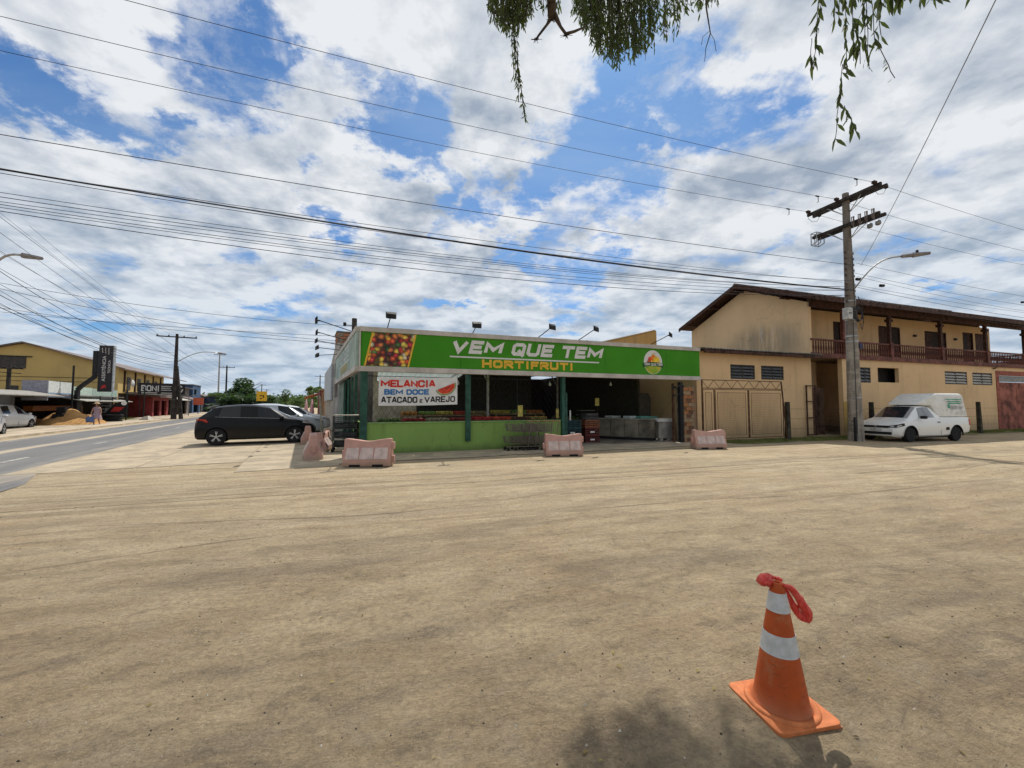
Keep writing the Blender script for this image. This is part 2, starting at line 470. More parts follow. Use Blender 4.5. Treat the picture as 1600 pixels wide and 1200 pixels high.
# ================================================================== GROUND
def ground_mat():
    m = bpy.data.materials.new('sandy_dirt'); m.use_nodes = True
    t = NT(m.node_tree); b = m.node_tree.nodes['Principled BSDF']
    g = t.n('ShaderNodeNewGeometry'); v = g.outputs['Position']
    rot = t.mapping(v, rot=(0, 0, R(-17)))
    wr = t.noise(v, .10, 2, .5, color=True)
    wv = t.vm('ADD', rot, t.vm('SCALE', t.vm('SUBTRACT', wr, (.5, .5, .5)), scale=1.6))
    big = t.noise(v, .33, 6, .62, .3)
    mid = t.noise(t.mapping(rot, scale=(.55, 1.2, 1)), 1.7, 9, .68, .15)
    blot = t.noise(t.mapping(rot, scale=(.8, 1.1, 1)), 3.6, 10, .74, .3)
    wm_ = t.noise(v, 1.1, 4, .6, color=True)
    wv3 = t.vm('ADD', wv, t.vm('SCALE', t.vm('SUBTRACT', wm_, (.5, .5, .5)), scale=.42))
    streak = t.noise(t.mapping(wv3, scale=(.34, 1.5, 1)), 1.0, 9, .70)
    streak2 = t.noise(t.mapping(wv3, scale=(.9, 5.5, 1)), 1.0, 8, .74)
    streak3 = t.noise(t.mapping(wv, scale=(.16, 4.2, 1)), 1.0, 8, .70)
    fine = t.noise(v, 22, 8, .74)
    grit = t.noise(v, 62, 7, .82)
    sp = t.n('ShaderNodeSeparateXYZ'); t.l(v, sp.inputs[0])
    # loose pale sand lies on the part in front of the shops, packed greyer dirt on the near part
    yy = t.m('ADD', sp.outputs[1], t.m('MULTIPLY', t.m('SUBTRACT', big, .5), 5.0))
    yy = t.m('SUBTRACT', yy, t.m('MULTIPLY', sp.outputs[0], .18))
    far = t.ss(yy, 2.0, 9.5)
    packed = t.mix(t.ss(mid, .34, .66), (.34, .258, .155), (.48, .375, .235))
    loose = t.mix(t.ss(mid, .33, .67), (.42, .325, .20), (.545, .44, .285))
    c = t.mix(far, packed, loose)
    c = t.mix(t.ss(big, .45, .66, 0, .45), c, (.40, .275, .155))           # orange sand
    c = t.mix(t.ss(blot, .50, .64, 0, .42), c, t.mix(far, (.115, .095, .075), (.27, .215, .155)))
    c = t.mix(t.ss(blot, .48, .37, 0, .38), c, t.mix(far, (.36, .30, .22), (.56, .47, .35)))
    c = t.mix(t.ss(streak, .47, .63, 0, .46), c, t.mix(far, (.15, .12, .09), (.29, .235, .17)))
    c = t.mix(t.ss(streak2, .5, .66, 0, .24), c, t.mix(far, (.40, .33, .24), (.52, .435, .315)))
    c = t.mix(t.ss(streak2, .46, .34, 0, .18), c, t.mix(far, (.14, .11, .085), (.27, .22, .16)))
    sf = t.m('ADD', t.m('MULTIPLY', far, .75), t.m('MULTIPLY', t.ss(big, .42, .6), .3))
    c = t.mix(t.m('MULTIPLY', t.ss(streak3, .51, .62, 0, .62), sf), c, t.mix(far, (.16, .125, .085), (.31, .25, .17)))
    c = t.mix(t.m('MULTIPLY', t.ss(streak3, .47, .37, 0, .48), sf), c, t.mix(far, (.44, .36, .25), (.60, .50, .35)))
    c = t.mix(t.ss(fine, .40, .66, 0, .36), c, (.11, .085, .06))
    c = t.mix(t.ss(grit, .53, .66, 0, .56), c, (.085, .066, .05))
    c = t.mix(t.ss(grit, .46, .34, 0, .46), c, (.62, .52, .39))
    # tyre tracks: soft dark lines running along the street at slightly different headings
    lines = None
    for k, (ang_, d0, wd, amp_) in enumerate(((-14, 8.1, .045, .6), (-14.5, 9.5, .05, .5), (-19, 5.3, .05, .9), (-16, 6.8, .05, .7), (-15, 11.4, .04, .5), (-18, 10.4, .05, .5))):
        r2 = t.n('ShaderNodeSeparateXYZ'); t.l(t.mapping(v, rot=(0, 0, R(ang_))), r2.inputs[0])
        wob = t.noise(t.mapping(v, loc=(k * 9.1, k * 3.3, 0)), .09, 1, .4)
        yv = t.m('ADD', r2.outputs[1], t.m('MULTIPLY', t.m('SUBTRACT', wob, .5), amp_ * 4))
        yv = t.m('ADD', yv, t.m('MULTIPLY', t.m('SUBTRACT', blot, .5), .10))
        one = t.ss(t.m('ABSOLUTE', t.m('SUBTRACT', yv, d0)), wd, wd * .15)
        mask = t.ss(t.noise(t.mapping(v, loc=(k * 7, 3, 0)), .45, 3, .5), .36, .6)
        one = t.m('MULTIPLY', one, mask)
        lines = one if lines is None else t.m('MAXIMUM', lines, one)
    c = t.mix(t.m('MULTIPLY', lines, .5), c, (.13, .10, .078))
    t.l(c, b.inputs['Base Color'])
    b.inputs['Roughness'].default_value = .95
    b.inputs['Specular IOR Level'].default_value = .2
    hgt = t.m('ADD', t.m('MULTIPLY', fine, .6), t.m('MULTIPLY', grit, .55))
    hgt = t.m('ADD', hgt, t.m('MULTIPLY', streak2, 1.2))
    hgt = t.m('ADD', hgt, t.m('MULTIPLY', blot, .9))
    hgt = t.m('ADD', hgt, t.m('MULTIPLY', streak3, .45))
    hgt = t.m('SUBTRACT', hgt, t.m('MULTIPLY', lines, .6))
    bn = t.n('ShaderNodeBump'); bn.inputs['Strength'].default_value = .9; bn.inputs['Distance'].default_value = 0.045
    t.l(hgt, bn.inputs['Height']); t.l(bn.outputs[0], b.inputs['Normal'])
    return m
M_ground = ground_mat()
def sheet(poly, z):
    mb = MB(); mb.add([(x, y, z) for x, y in poly], [tuple(range(len(poly)))]); return mb
# near ground with real low relief, far ground flat
mb = MB()
xs = [-900, -300, -90, -40] + [-24 + i * .4 for i in range(121)] + [40, 90, 300, 900]
ys = [-200, -30, -6] + [-2 + i * .4 for i in range(56)] + [30, 60, 150, 500, 1500]
from mathutils import noise as mn
def gz(x, y):
    if x < -12 or x > 23.5 or y > 18 or y < -2: return 0.0
    # fade out at edges
    e = min((x + 12) / 3, (23.5 - x) / 3, (18 - y) / 1.0, (y + 2) / 1.0, 1.0)
    p = SH.o
    s = (x - p.x) * SH.u.x + (y - p.y) * SH.u.y; d = (x - p.x) * SH.n.x + (y - p.y) * SH.n.y
    if d > -2.4: return 0.0
    e = min(e, (-2.4 - d) / 1.5)
    cr = mn.noise(Vector((s * .12, d * 1.1, 0))) * .028 + mn.noise(Vector((x * .5, y * .5, 4))) * .02
    return max(-.03, min(.03, cr)) * max(e, 0)
for j, y in enumerate(ys):
    for i, x in enumerate(xs): mb.v.append((x, y, gz(x, y) - .0))
nx = len(xs)
for j in range(len(ys) - 1):
    for i in range(nx - 1):
        mb.f.append((j * nx + i, j * nx + i + 1, (j + 1) * nx + i + 1, (j + 1) * nx + i)); mb.mi.append(0)
structure('ground', mb, M_ground, smooth=True)

# asphalt road with sand drifted over it
def road_mat():
    m = bpy.data.materials.new('sandy_asphalt'); m.use_nodes = True
    t = NT(m.node_tree); b = m.node_tree.nodes['Principled BSDF']
    g = t.n('ShaderNodeNewGeometry'); v = g.outputs['Position']
    al = t.mapping(v, rot=(0, 0, R(-118.5)))
    sp = t.n('ShaderNodeSeparateXYZ'); t.l(al, sp.inputs[0])
    tcn = t.n('ShaderNodeTexCoord'); so = t.n('ShaderNodeSeparateXYZ'); t.l(tcn.outputs['Object'], so.inputs[0])
    n = t.noise(t.mapping(al, scale=(.15, 1.5, 1)), 1.0, 7, .65)
    n2 = t.noise(v, .7, 6, .6)
    fine = t.noise(v, 60, 4, .7)
    c = t.mix(t.ss(n, .3, .7), (.125, .125, .125), (.18, .175, .168))
    c = t.mix(t.ss(fine, .4, .7, 0, .4), c, (.06, .06, .06))
    # sand: strong near our edge, a ribbon along the centre line
    edge = t.ss(t.m('ADD', so.outputs[1], t.m('MULTIPLY', t.m('SUBTRACT', n2, .5), 3.2)), -4.6, -7.4)
    cen = t.ss(t.m('ABSOLUTE', t.m('ADD', so.outputs[1], t.m('ADD', 2.7, t.m('MULTIPLY', t.m('SUBTRACT', n2, .5), .5)))), .34, .08)
    farE = t.ss(t.m('ADD', so.outputs[1], t.m('MULTIPLY', n2, .6)), -.1, .35)
    streak = t.ss(n, .57, .7, 0, .4)
    s = t.m('MAXIMUM', t.m('MAXIMUM', t.m('MULTIPLY', edge, t.ss(n, .34, .55)), t.m('MULTIPLY', cen, .85)), t.m('MAXIMUM', streak, farE))
    c = t.mix(s, c, t.mix(fine, (.34, .27, .19), (.50, .415, .30)))
    t.l(c, b.inputs['Base Color']); b.inputs['Roughness'].default_value = .9
    bn = t.n('ShaderNodeBump'); bn.inputs['Strength'].default_value = .4; bn.inputs['Distance'].default_value = 0.01
    t.l(fine, bn.inputs['Height']); t.l(bn.outputs[0], b.inputs['Normal'])
    return m
# road local frame: x along road, y = away to the far side (0 = far edge, -7 = our edge)
mb = MB()
edge_pts = []
for i in range(0, 121):
    s = -34 + i * 2.0
    near = -6.6 - (.5 * mn.noise(Vector((s * .35, 0, 0)))) - (1.1 * math.exp(-((s - 2) / 5.0) ** 2)) + (.6 if -14 < s < -8 else 0)
    edge_pts.append((s, near))
vs = [];
for s, near in edge_pts:
    for y in (near, near * .66, near * .33, 0.1 + .12 * mn.noise(Vector((s * .5, 9, 0)))): vs.append((s, y, .006))
fs = []
for i in range(len(edge_pts) - 1):
    for j in range(3): fs.append((i * 4 + j, (i + 1) * 4 + j, (i + 1) * 4 + j + 1, i * 4 + j + 1)[::-1])
mb.add(vs, fs)
road = structure('road', mb, road_mat())
road.rotation_euler = (0, 0, R(118.5)); road.location = RD.o
M_line = mat('worn_road_paint', (.42, .40, .35), .8, var=.3, nscale=4)
mb = MB()
for s0, d0, ln, wd in ((-3.5, -4.25, 1.2, .14), (-9.4, -4.3, 1.3, .14), (2.6, -6.2, 1.8, .14), (8.5, -4.3, 1.2, .12), (-6.3, -.55, 1.5, .1), (-.5, -.55, 1.6, .1), (16, -4.3, 1.4, .12), (24, -4.3, 1.6, .12), (8, -.55, 2, .1), (18, -.55, 2, .1)):
    mb.add([(s0, d0, .011), (s0 + ln, d0, .011), (s0 + ln, d0 + wd, .011), (s0, d0 + wd, .011)], [(0, 1, 2, 3)])
o = structure('road_markings', mb, M_line); o.rotation_euler = (0, 0, R(118.5)); o.location = RD.o

# far pavement, one low step of sandy concrete
M_pave = mat('sandy_pavement', (.46, .38, .28), .92, var=.14, nscale=1.2, bump=.3)
mb = MB(); mb.box(-34, 200, .55, 4.6, .0, .10)
o = structure('pavement', mb, M_pave); o.rotation_euler = (0, 0, R(118.5)); o.location = RD.o

# shop apron: concrete slabs in front of and beside the shop
def apron_mat():
    m = bpy.data.materials.new('dusty_concrete_apron'); m.use_nodes = True
    t = NT(m.node_tree); b = m.node_tree.nodes['Principled BSDF']
    v = t.n('ShaderNodeNewGeometry').outputs['Position']
    n = t.noise(v, 1.3, 9, .68, .6); f = t.noise(v, 20, 6, .65)
    c = t.mix(t.ss(n, .4, .6), (.31, .255, .18), (.44, .355, .24))
    c = t.mix(t.ss(f, .4, .75, 0, .3), c, (.15, .13, .11))
    t.l(c, b.inputs['Base Color']); b.inputs['Roughness'].default_value = .93
    bn = t.n('ShaderNodeBump'); bn.inputs['Strength'].default_value = .3; bn.inputs['Distance'].default_value = 0.01
    t.l(f, bn.inputs['Height']); t.l(bn.outputs[0], b.inputs['Normal'])
    return m
M_apron = apron_mat()
mb = MB()
def slab_poly(pts, z): mb.add([(*SH.w(x, y, 0).xy, z) for x, y in pts], [tuple(range(len(pts)))])
ap = [(-.6, -1.85), (1.2, -1.72), (3.0, -1.8), (4.5, -1.66), (6.2, -1.74), (8.0, -1.6), (10.2, -1.66), (13.6, -1.25), (14.4, -.9), (14.4, 0), (13.8, 14), (-2, 14), (-1.4, 5), (-2.6, 5.0), (-2.2, -.4)]
slab_poly(ap, .016)
structure('shop_apron', mb, M_apron)
# side forecourt where the cars stand, patched concrete slabs with recessed joints
fore = MB()
rng = random.Random(3)
fc = F(-5.3, 12.2, 117.6)   # x along side of shop, y towards the road
forecourt = tag(bpy.data.objects.new('forecourt', None), kind='structure'); COL.objects.link(forecourt)
forecourt.location = fc.o; forecourt.rotation_euler = (0, 0, fc.a)
for i in range(-1, 9):
    for j in range(0, 3):
        if (i, j) in ((-1, 2), (-1, 1)): continue
        a, b_, c, d = i * 2.6 + .006, (i + 1) * 2.6 - .006, .1 + j * 2.3 + .006, .1 + (j + 1) * 2.3 - .006
        if i == -1 and j == 0: a += .7
        s = MB()
        q = [(a + rng.uniform(0, .03), c), (b_ - rng.uniform(0, .03), c + .01), (b_, d), (a, d - rng.uniform(0, .03))]
        h = .012 + rng.uniform(-.003, .003)
        s.prism([(x, y) for x, y in q], -.01, h, plane='xy')
        part('paving_slab', s, M_apron, forecourt)

# ================================================================== loose stones and litter on the dirt
rng = random.Random(11)
mb = MB(); mb2 = MB()
def pebble(mb, x, y, r, z=0):
    n = 5; vs = [(x, y, z + r * .7)]
    a0 = rng.uniform(0, 6)
    for i in range(n):
        t = a0 + 2 * math.pi * i / n; rr = r * rng.uniform(.6, 1.2)
        vs.append((x + rr * math.cos(t), y + rr * math.sin(t) * .8, z - .004))
    mb.add(vs, [(0, 1 + i, 1 + (i + 1) % n) for i in range(n)])
for k in range(3400):
    y = 1.2 + 12 * rng.random() ** 1.6; x = (rng.random() * 2 - 1) * (y * 1.35 + .6)
    if k < 500: x = (rng.random() * 2 - 1) * 4; y = 1.2 + rng.random() * 3
    pebble(mb, x, y, rng.choice((.002, .003, .003, .004, .005, .009)) * (1 + y * .08), gz(x, y))
for k in range(520):
    y = 1.2 + 9 * rng.random() ** 1.4; x = (rng.random() * 2 - 1) * (y * 1.3 + .6)
    pebble(mb2, x, y, rng.choice((.006, .009, .012)), gz(x, y))
tag(part('pebbles', mb, mat('dark_gravel', (.17, .14, .11), .9, var=.4, nscale=30), None, kind='stuff'), 'small dark stones scattered over the sandy dirt', 'pebbles')
tag(part('pale_stones', mb2, mat('pale_stone', (.55, .5, .42), .85, var=.2, nscale=30), None, kind='stuff'), 'tiny pale stone chips scattered over the dirt', 'stone chips')
# fallen leaves
mb = MB()
def flat_leaf(mb, x, y, l, a, z):
    c, s_ = math.cos(a), math.sin(a)
    pts = [(-l/2, 0, 0), (-l*.1, l*.14, .006), (l/2, 0, .002), (-l*.1, -l*.14, .006)]
    mb.add([(x + p[0]*c - p[1]*s_, y + p[0]*s_ + p[1]*c, z + p[2] + .004) for p in pts], [(0,3,2,1)])
for k in range(90):
    y = 1.25 + 4 * rng.random() ** 1.3; x = (rng.random() * 2 - 1) * (y * 1.3 + .3)
    flat_leaf(mb, x, y, rng.uniform(.02, .05), rng.uniform(0, 6), gz(x, y))
p = gp(1100, 1167); flat_leaf(mb, p.x, p.y, .05, 2.0, 0)
tag(part('fallen_leaves', mb, mat('dry_leaf', (.36, .30, .08), .7, col2=(.12, .07, .03), nscale=8), None, kind='stuff'), 'small dry leaves fallen on the dirt in the foreground', 'fallen leaves')

# ================================================================== TRAFFIC CONE
cone = thing('traffic_cone', 'orange traffic cone with two white bands, leaning slightly in the foreground', 'traffic cone', (1.425, 2.185, 0), R(11))
M_cone = mat('faded_orange_rubber', (.47, .085, .016), .6, var=.16, nscale=9, bump=.12, bscale=18, col2=(.40, .068, .014))
t_ = NT(M_cone.node_tree); b_ = M_cone.node_tree.nodes['Principled BSDF']; src = b_.inputs['Base Color'].links[0].from_socket
v_ = t_.n('ShaderNodeTexCoord').outputs['Object']; sp_ = t_.n('ShaderNodeSeparateXYZ'); t_.l(v_, sp_.inputs[0])
sc_ = t_.noise(t_.mapping(v_, scale=(3, 3, 9)), 6, 8, .7, .6); sm_ = t_.noise(v_, 7, 6, .65)
c_ = t_.mix(t_.ss(sc_, .56, .66, 0, .55), src, (.14, .05, .02)); c_ = t_.mix(t_.ss(sm_, .5, .7, 0, .45), c_, (.40, .22, .11))
c_ = t_.mix(t_.ss(t_.m('ADD', sp_.outputs[2], t_.m('MULTIPLY', sm_, .12)), .2, .04, 0, .5), c_, (.34, .20, .11)); t_.l(c_, b_.inputs['Base Color'])
M_conetop = mat('faded_orange_sheet', (.56, .175, .06), .65, var=.12, nscale=12)
def ring(z0, z1, r0, r1, n=40, th=.0):
    mb = MB(); mb.lathe([(r0, z0), (r1, z1)], n, cap=False); return mb
H = .645
def cr(z): return .130 + (.030 - .130) * (z - .035) / (H - .035)
mb = MB()
prof = [(.130 + .012, .03), (cr(.05) , .05)]
zz = .05
while zz < H - .01:
    zz += .03; prof.append((cr(min(zz, H)), min(zz, H)))
prof += [(cr(H) - .008, H + .004), (cr(H) - .016, H), (cr(H) - .02, H - .08)]
mb.lathe(prof, 40, cap=False)
part('cone_body', mb, M_cone, cone, smooth=True)
mb = MB()
n = 40
# square base sheet with rounded corners, turned-up rim around the cone
bs = .182
poly = []
for cx_, cy_, a0 in ((1, 1, 0), (-1, 1, 90), (-1, -1, 180), (1, -1, 270)):
    for k in range(5):
        t = R(a0 + k * 22.5); poly.append((cx_ * (bs - .035) + .035 * math.cos(t), cy_ * (bs - .035) + .035 * math.sin(t)))
mb.prism([(a, b) for a, b in poly], .008, .028, plane='xy')
part('cone_base', mb, M_conetop, cone, bevel=.004)
mb = MB()
mb.lathe([(.172, .0285), (.170, .036), (.162, .041), (.150, .040), (.140, .034), (.136, .030)], 40, cap=False)
part('base_rim', mb, M_conetop, cone, smooth=True)
for k in range(4):
    a = R(45 + 90 * k); x, y = math.cos(a) * .21, math.sin(a) * .21
    mb = MB(); mb.box(x - .03, x + .03, y - .03, y + .03, 0, .009)
    part('foot', mb, M_cone, cone)
M_band = mat('dirty_reflective_white', (.60, .61, .60), .45, var=.09, nscale=18, col2=(.46, .46, .44))
for z0, z1 in ((.295, .395), (.505, .60)):
    mb = MB(); mb.lathe([(cr(z0) + .0008, z0), (cr(z0) + .0028, z0 + .001), (cr(z1) + .0028, z1 - .001), (cr(z1) + .0008, z1)], 40, cap=False)
    part('reflective_band', mb, M_band, cone, smooth=False, angle=40)
# red plastic film knotted round the top: a puffy tail on the left, a long hanging loop on the right
def bag_mat():
    m = bpy.data.materials.new('red_plastic_film'); m.use_nodes = True
    t = NT(m.node_tree); b = m.node_tree.nodes['Principled BSDF']
    v = t.n('ShaderNodeTexCoord').outputs['Object']
    n = t.noise(t.mapping(v, scale=(1, 1, .35)), 70, 5, .6, 1.0)
    t.l(t.mix(t.ss(n, .35, .7), (.72, .03, .025), (.85, .13, .09)), b.inputs['Base Color'])
    b.inputs['Roughness'].default_value = .28; b.inputs['Transmission Weight'].default_value = .15
    b.inputs['Subsurface Weight'].default_value = .3; b.inputs['Subsurface Radius'].default_value = (.03, .005, .004)
    bn = t.n('ShaderNodeBump'); bn.inputs['Strength'].default_value = .8; bn.inputs['Distance'].default_value = 0.01
    t.l(n, bn.inputs['Height']); t.l(bn.outputs[0], b.inputs['Normal'])
    return m
M_bag = bag_mat()
bag = thing('plastic_bag', 'crumpled red plastic film tied over the top of the traffic cone', 'plastic bag', (1.425, 2.185, H))
def lumpy_tube(pts, rs, n=12, seed=0, amp=.25, flat=1.0):
    mb = MB(); rg = random.Random(seed)
    pts = [Vector(p) for p in pts]
    # resample
    P2, R2 = [], []
    for i in range(len(pts) - 1):
        for k in range(4):
            t = k / 4; P2.append(pts[i].lerp(pts[i + 1], t)); R2.append(rs[i] * (1 - t) + rs[i + 1] * t)
    P2.append(pts[-1]); R2.append(rs[-1])
    for _ in range(2):
        P2 = [P2[0]] + [(P2[i - 1] + P2[i] * 2 + P2[i + 1]) / 4 for i in range(1, len(P2) - 1)] + [P2[-1]]
    mb.tube(P2, 1, n, rs=R2)
    vs = []
    for i, v in enumerate(mb.v):
        c = P2[min(i // n, len(P2) - 1)]; d = Vector(v) - c
        f = 1 + amp * mn.noise(Vector((v[0] * 60 + seed, v[1] * 60, v[2] * 28)))
        d = d * f; d.y *= flat
        vs.append(tuple(c + d))
    mb.v = vs
    return mb
mb = lumpy_tube([(.015, -.03, .0), (.06, -.02, -.02), (.105, -.015, -.08), (.145, -.01, -.145), (.150, -.01, -.185), (.128, -.005, -.186), (.098, -.0, -.15), (.065, 0, -.08), (.03, 0, -.01)],
                [.008, .016, .022, .025, .023, .020, .018, .014, .008], 12, 2, .4, .8)
part('hanging_loop', mb, M_bag, bag, smooth=True)
mb = lumpy_tube([(-.0, .03, .012), (-.025, .032, .016), (-.045, .02, .010), (-.068, .01, -.002), (-.078, .0, -.010)], [.010, .018, .030, .030, .012], 12, 5, .7)
part('bunched_tail', mb, M_bag, bag, smooth=True)
mb = lumpy_tube([(-.035, .02, .006), (-.01, .045, .010), (.02, .045, .006), (.042, .02, .0)], [.010, .011, .011, .010], 10, 8, .5)
part('twisted_band', mb, M_bag, bag, smooth=True)

# ================================================================== GREENGROCER'S SHOP
M_green = wall_mat('light_green_painted_plaster', (.24, .38, .10), stain=(.10, .15, .05), amount=.45, base_h=.30, base_amt=.75)
M_post = mat('dark_green_paint', (.022, .085, .058), .5, var=.2, nscale=5)
M_beige = mat('beige_plaster', (.42, .37, .27), .9, var=.15, nscale=1.5)
M_floor = mat('worn_floor_concrete', (.17, .15, .125), .75, var=.2, nscale=1.2)
shop = thing('greengrocer_shop', 'single-storey open-fronted greengrocer shop with light green low wall and dark green posts', 'shop', SH.o, SH.a)
SIDE = Vector((-.127, .992, 0))          # the side wall's direction in the shop's frame
def sd_(t, off=0.0):                      # point on the side line, off = towards the road
    return Vector((SIDE.x * t - .992 * off, SIDE.y * t - .127 * off, 0))
mb = MB(); mb.wall(.06, 7.02, .0, .99, 0, .15, []); part('low_wall', mb, M_green, shop)
mb = MB(); mb.box(.06, 7.02, -.03, .18, .99, 1.02); part('wall_coping', mb, mat('pale_green_paint', (.25, .40, .14), .8), shop)
mb = MB()
a, b_ = sd_(.1, 0), sd_(3.0, 0); c, d = sd_(3.0, -.15), sd_(.1, -.15)
mb.add([(*a.xy, 0), (*b_.xy, 0), (*c.xy, 0), (*d.xy, 0), (*a.xy, 1.0), (*b_.xy, 1.0), (*c.xy, 1.0), (*d.xy, 1.0)], [(3,2,1,0),(4,5,6,7),(0,1,5,4),(1,2,6,5),(2,3,7,6),(3,0,4,7)])
part('low_wall', mb, M_green, shop)
for s0, w0, zb in ((-.0, .11, .12), (3.4, .085, .34), (7.1, .075, .02), (7.22, .035, .02)):
    mb = MB(); mb.box(s0 - w0, s0 + w0, -.09, .07, zb, 2.66 if s0 != 7.22 else 2.05); part('post', mb, M_post, shop, bevel=.008)
for t in (1.7, 3.0, 4.6, 6.3):
    p = sd_(t, .05); mb = MB(); mb.box(p.x - .045, p.x + .045, p.y - .05, p.y + .05, 0, 2.66); part('post', mb, M_post, shop)
# sheet metal wall at the far end of the side
for k in range(5):
    a, b_ = sd_(6.6 + k * .62, .04), sd_(6.6 + (k + 1) * .62 - .02, .04)
    mb = MB(); mb.bar((a.x, a.y, 1.28), (b_.x, b_.y, 1.28), .02)
    n_ = Vector((-.992, -.127, 0)) * .02
    mb = MB(); mb.add([(a + n_).to_tuple(), (b_ + n_).to_tuple(), (*(b_ + n_).xy, 2.62), (*(a + n_).xy, 2.62), a.to_tuple(), b_.to_tuple(), (*b_.xy, 2.62), (*a.xy, 2.62)],
                      [(0,3,2,1),(4,5,6,7),(0,4,7,3),(1,2,6,5),(3,7,6,2)])
    part('sheet_panel', mb, mat('grey_green_sheet', (.22, .28, .22), .7, var=.25, nscale=2), shop)
mb = MB(); mb.box(.16, 13.4, .15, 14, .004, .06); part('floor', mb, M_floor, shop)
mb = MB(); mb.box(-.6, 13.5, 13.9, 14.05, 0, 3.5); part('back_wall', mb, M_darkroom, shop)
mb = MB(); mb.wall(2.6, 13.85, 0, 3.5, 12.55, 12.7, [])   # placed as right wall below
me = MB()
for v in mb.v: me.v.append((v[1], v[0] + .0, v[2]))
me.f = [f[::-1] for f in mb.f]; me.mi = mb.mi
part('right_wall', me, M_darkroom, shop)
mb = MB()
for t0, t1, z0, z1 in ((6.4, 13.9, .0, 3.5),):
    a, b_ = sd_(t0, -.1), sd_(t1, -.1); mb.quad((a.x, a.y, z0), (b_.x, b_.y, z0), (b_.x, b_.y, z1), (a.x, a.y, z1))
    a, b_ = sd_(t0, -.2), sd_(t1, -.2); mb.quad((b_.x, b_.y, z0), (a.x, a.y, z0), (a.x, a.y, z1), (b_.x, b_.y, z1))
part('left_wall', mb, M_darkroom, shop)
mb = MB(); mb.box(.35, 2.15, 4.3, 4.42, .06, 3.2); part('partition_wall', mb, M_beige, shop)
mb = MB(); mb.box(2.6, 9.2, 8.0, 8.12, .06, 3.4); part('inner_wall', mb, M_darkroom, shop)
# roof: corrugated fibre cement with an opening over a translucent sheet near the left corner
M_fibre = mat('fibre_cement_sheet', (.22, .20, .18), .9, var=.2, nscale=1.5)
mb = MB()
def corr(mb, x0, x1, y0, y1, z0, z1, pitch=.177, amp=.025, seg=6):
    n = int((x1 - x0) / pitch * seg); vs = []; fs = []
    for i in range(n + 1):
        x = x0 + (x1 - x0) * i / n; dz_ = amp * math.cos(2 * math.pi * (x - x0) / pitch)
        vs += [(x, y0, z0 + dz_), (x, y1, z1 + dz_), (x, y0, z0 + dz_ - .008), (x, y1, z1 + dz_ - .008)]
    for i in range(n):
        a = i * 4; fs += [(a, a + 4, a + 5, a + 1), (a + 2, a + 3, a + 7, a + 6), (a, a + 2, a + 6, a + 4)]
    mb.add(vs, fs)
corr(mb, 3.7, 13.4, .42, 14, 3.52, 3.95); corr(mb, .35, 3.7, 3.3, 14, 3.61, 3.95); corr(mb, -.1, 3.7, .42, .75, 3.52, 3.53)
part('roof', mb, M_fibre, shop, smooth=True)
def trans_mat():
    m = bpy.data.materials.new('translucent_fibreglass'); m.use_nodes = True
    t = m.node_tree; b = t.nodes['Principled BSDF']; out = t.nodes['Material Output']
    b.inputs['Base Color'].default_value = (.75, .78, .75, 1); b.inputs['Roughness'].default_value = .6
    tr = t.nodes.new('ShaderNodeBsdfTranslucent'); tr.inputs[0].default_value = (.75, .8, .8, 1)
    mx = t.nodes.new('ShaderNodeMixShader'); mx.inputs[0].default_value = .6
    t.links.new(b.outputs[0], mx.inputs[1]); t.links.new(tr.outputs[0], mx.inputs[2]); t.links.new(mx.outputs[0], out.inputs[0])
    return m
for k in range(3):
    mb = MB(); corr(mb, .45 + k * 1.0, 1.42 + k * 1.0, .30, 2.6, 2.78, 2.52, amp=.012); part('translucent_sheet', mb, trans_mat() if k == 0 else bpy.data.materials['translucent_fibreglass'], shop, smooth=True)
mb = MB()
for s0 in (3.4, 7.1, 10.4): mb.bar((s0, .1, 3.4), (s0, 13.8, 3.5), .05)
for y in (.12, 3.0, 6.0): mb.bar((3.5, y, 3.42), (12.4, y, 3.42), .04)
part('roof_frame', mb, M_dark, shop)
for (x, y) in ((4.55, 1.4), (9.3, 4.8)):
    mb = MB(); mb.bar((x, y, 1.0), (x, y, 3.4), .055); mb.bar((x, y, 2.5), (x - .5, y, 3.35), .03); part('inner_column', mb, mat('pale_grey_paint', (.33, .32, .29), .8), shop)
# expanded-metal grilles between the posts
def grille(x0, x1, z0, z1, y=.03):
    mb = MB(); st = .165
    k = 0; x = x0
    L = z1 - z0
    t = x0 - L * .55
    while t < x1:
        for sgn in (1, -1):
            pts = []
            a, b_ = (t, z0), (t + L * .55, z1)
            if sgn < 0: a, b_ = (t + L * .55, z0), (t, z1)
            # clip in x
            def clip(a, b_):
                (ax, az), (bx, bz) = a, b_
                if bx == ax: return None
                lo, hi = 0.0, 1.0
                for lim, s in ((x0, 1), (x1, -1)):
                    da, db = (ax - lim) * s, (bx - lim) * s
                    if da < 0 and db < 0: return None
                    if da < 0: lo = max(lo, da / (da - db))
                    if db < 0: hi = min(hi, da / (da - db))
                if lo >= hi: return None
                return (ax + (bx - ax) * lo, az + (bz - az) * lo), (ax + (bx - ax) * hi, az + (bz - az) * hi)
            r = clip(a, b_)
            if r: mb.bar((r[0][0], y + .002 * sgn, r[0][1]), (r[1][0], y + .002 * sgn, r[1][1]), .0035, n=3)
        t += st
    mb.bar((x0, y - .012, z0), (x1, y - .012, z0), .015); mb.bar((x0, y - .012, z1), (x1, y - .012, z1), .015)
    mb.bar(((x0 + x1) / 2, y - .012, z0), ((x0 + x1) / 2, y - .012, z1), .012)
    part('wire_grille', mb, M_dark, shop)
grille(.12, 3.3, 1.04, 2.52); grille(3.5, 7.0, 1.04, 2.52)

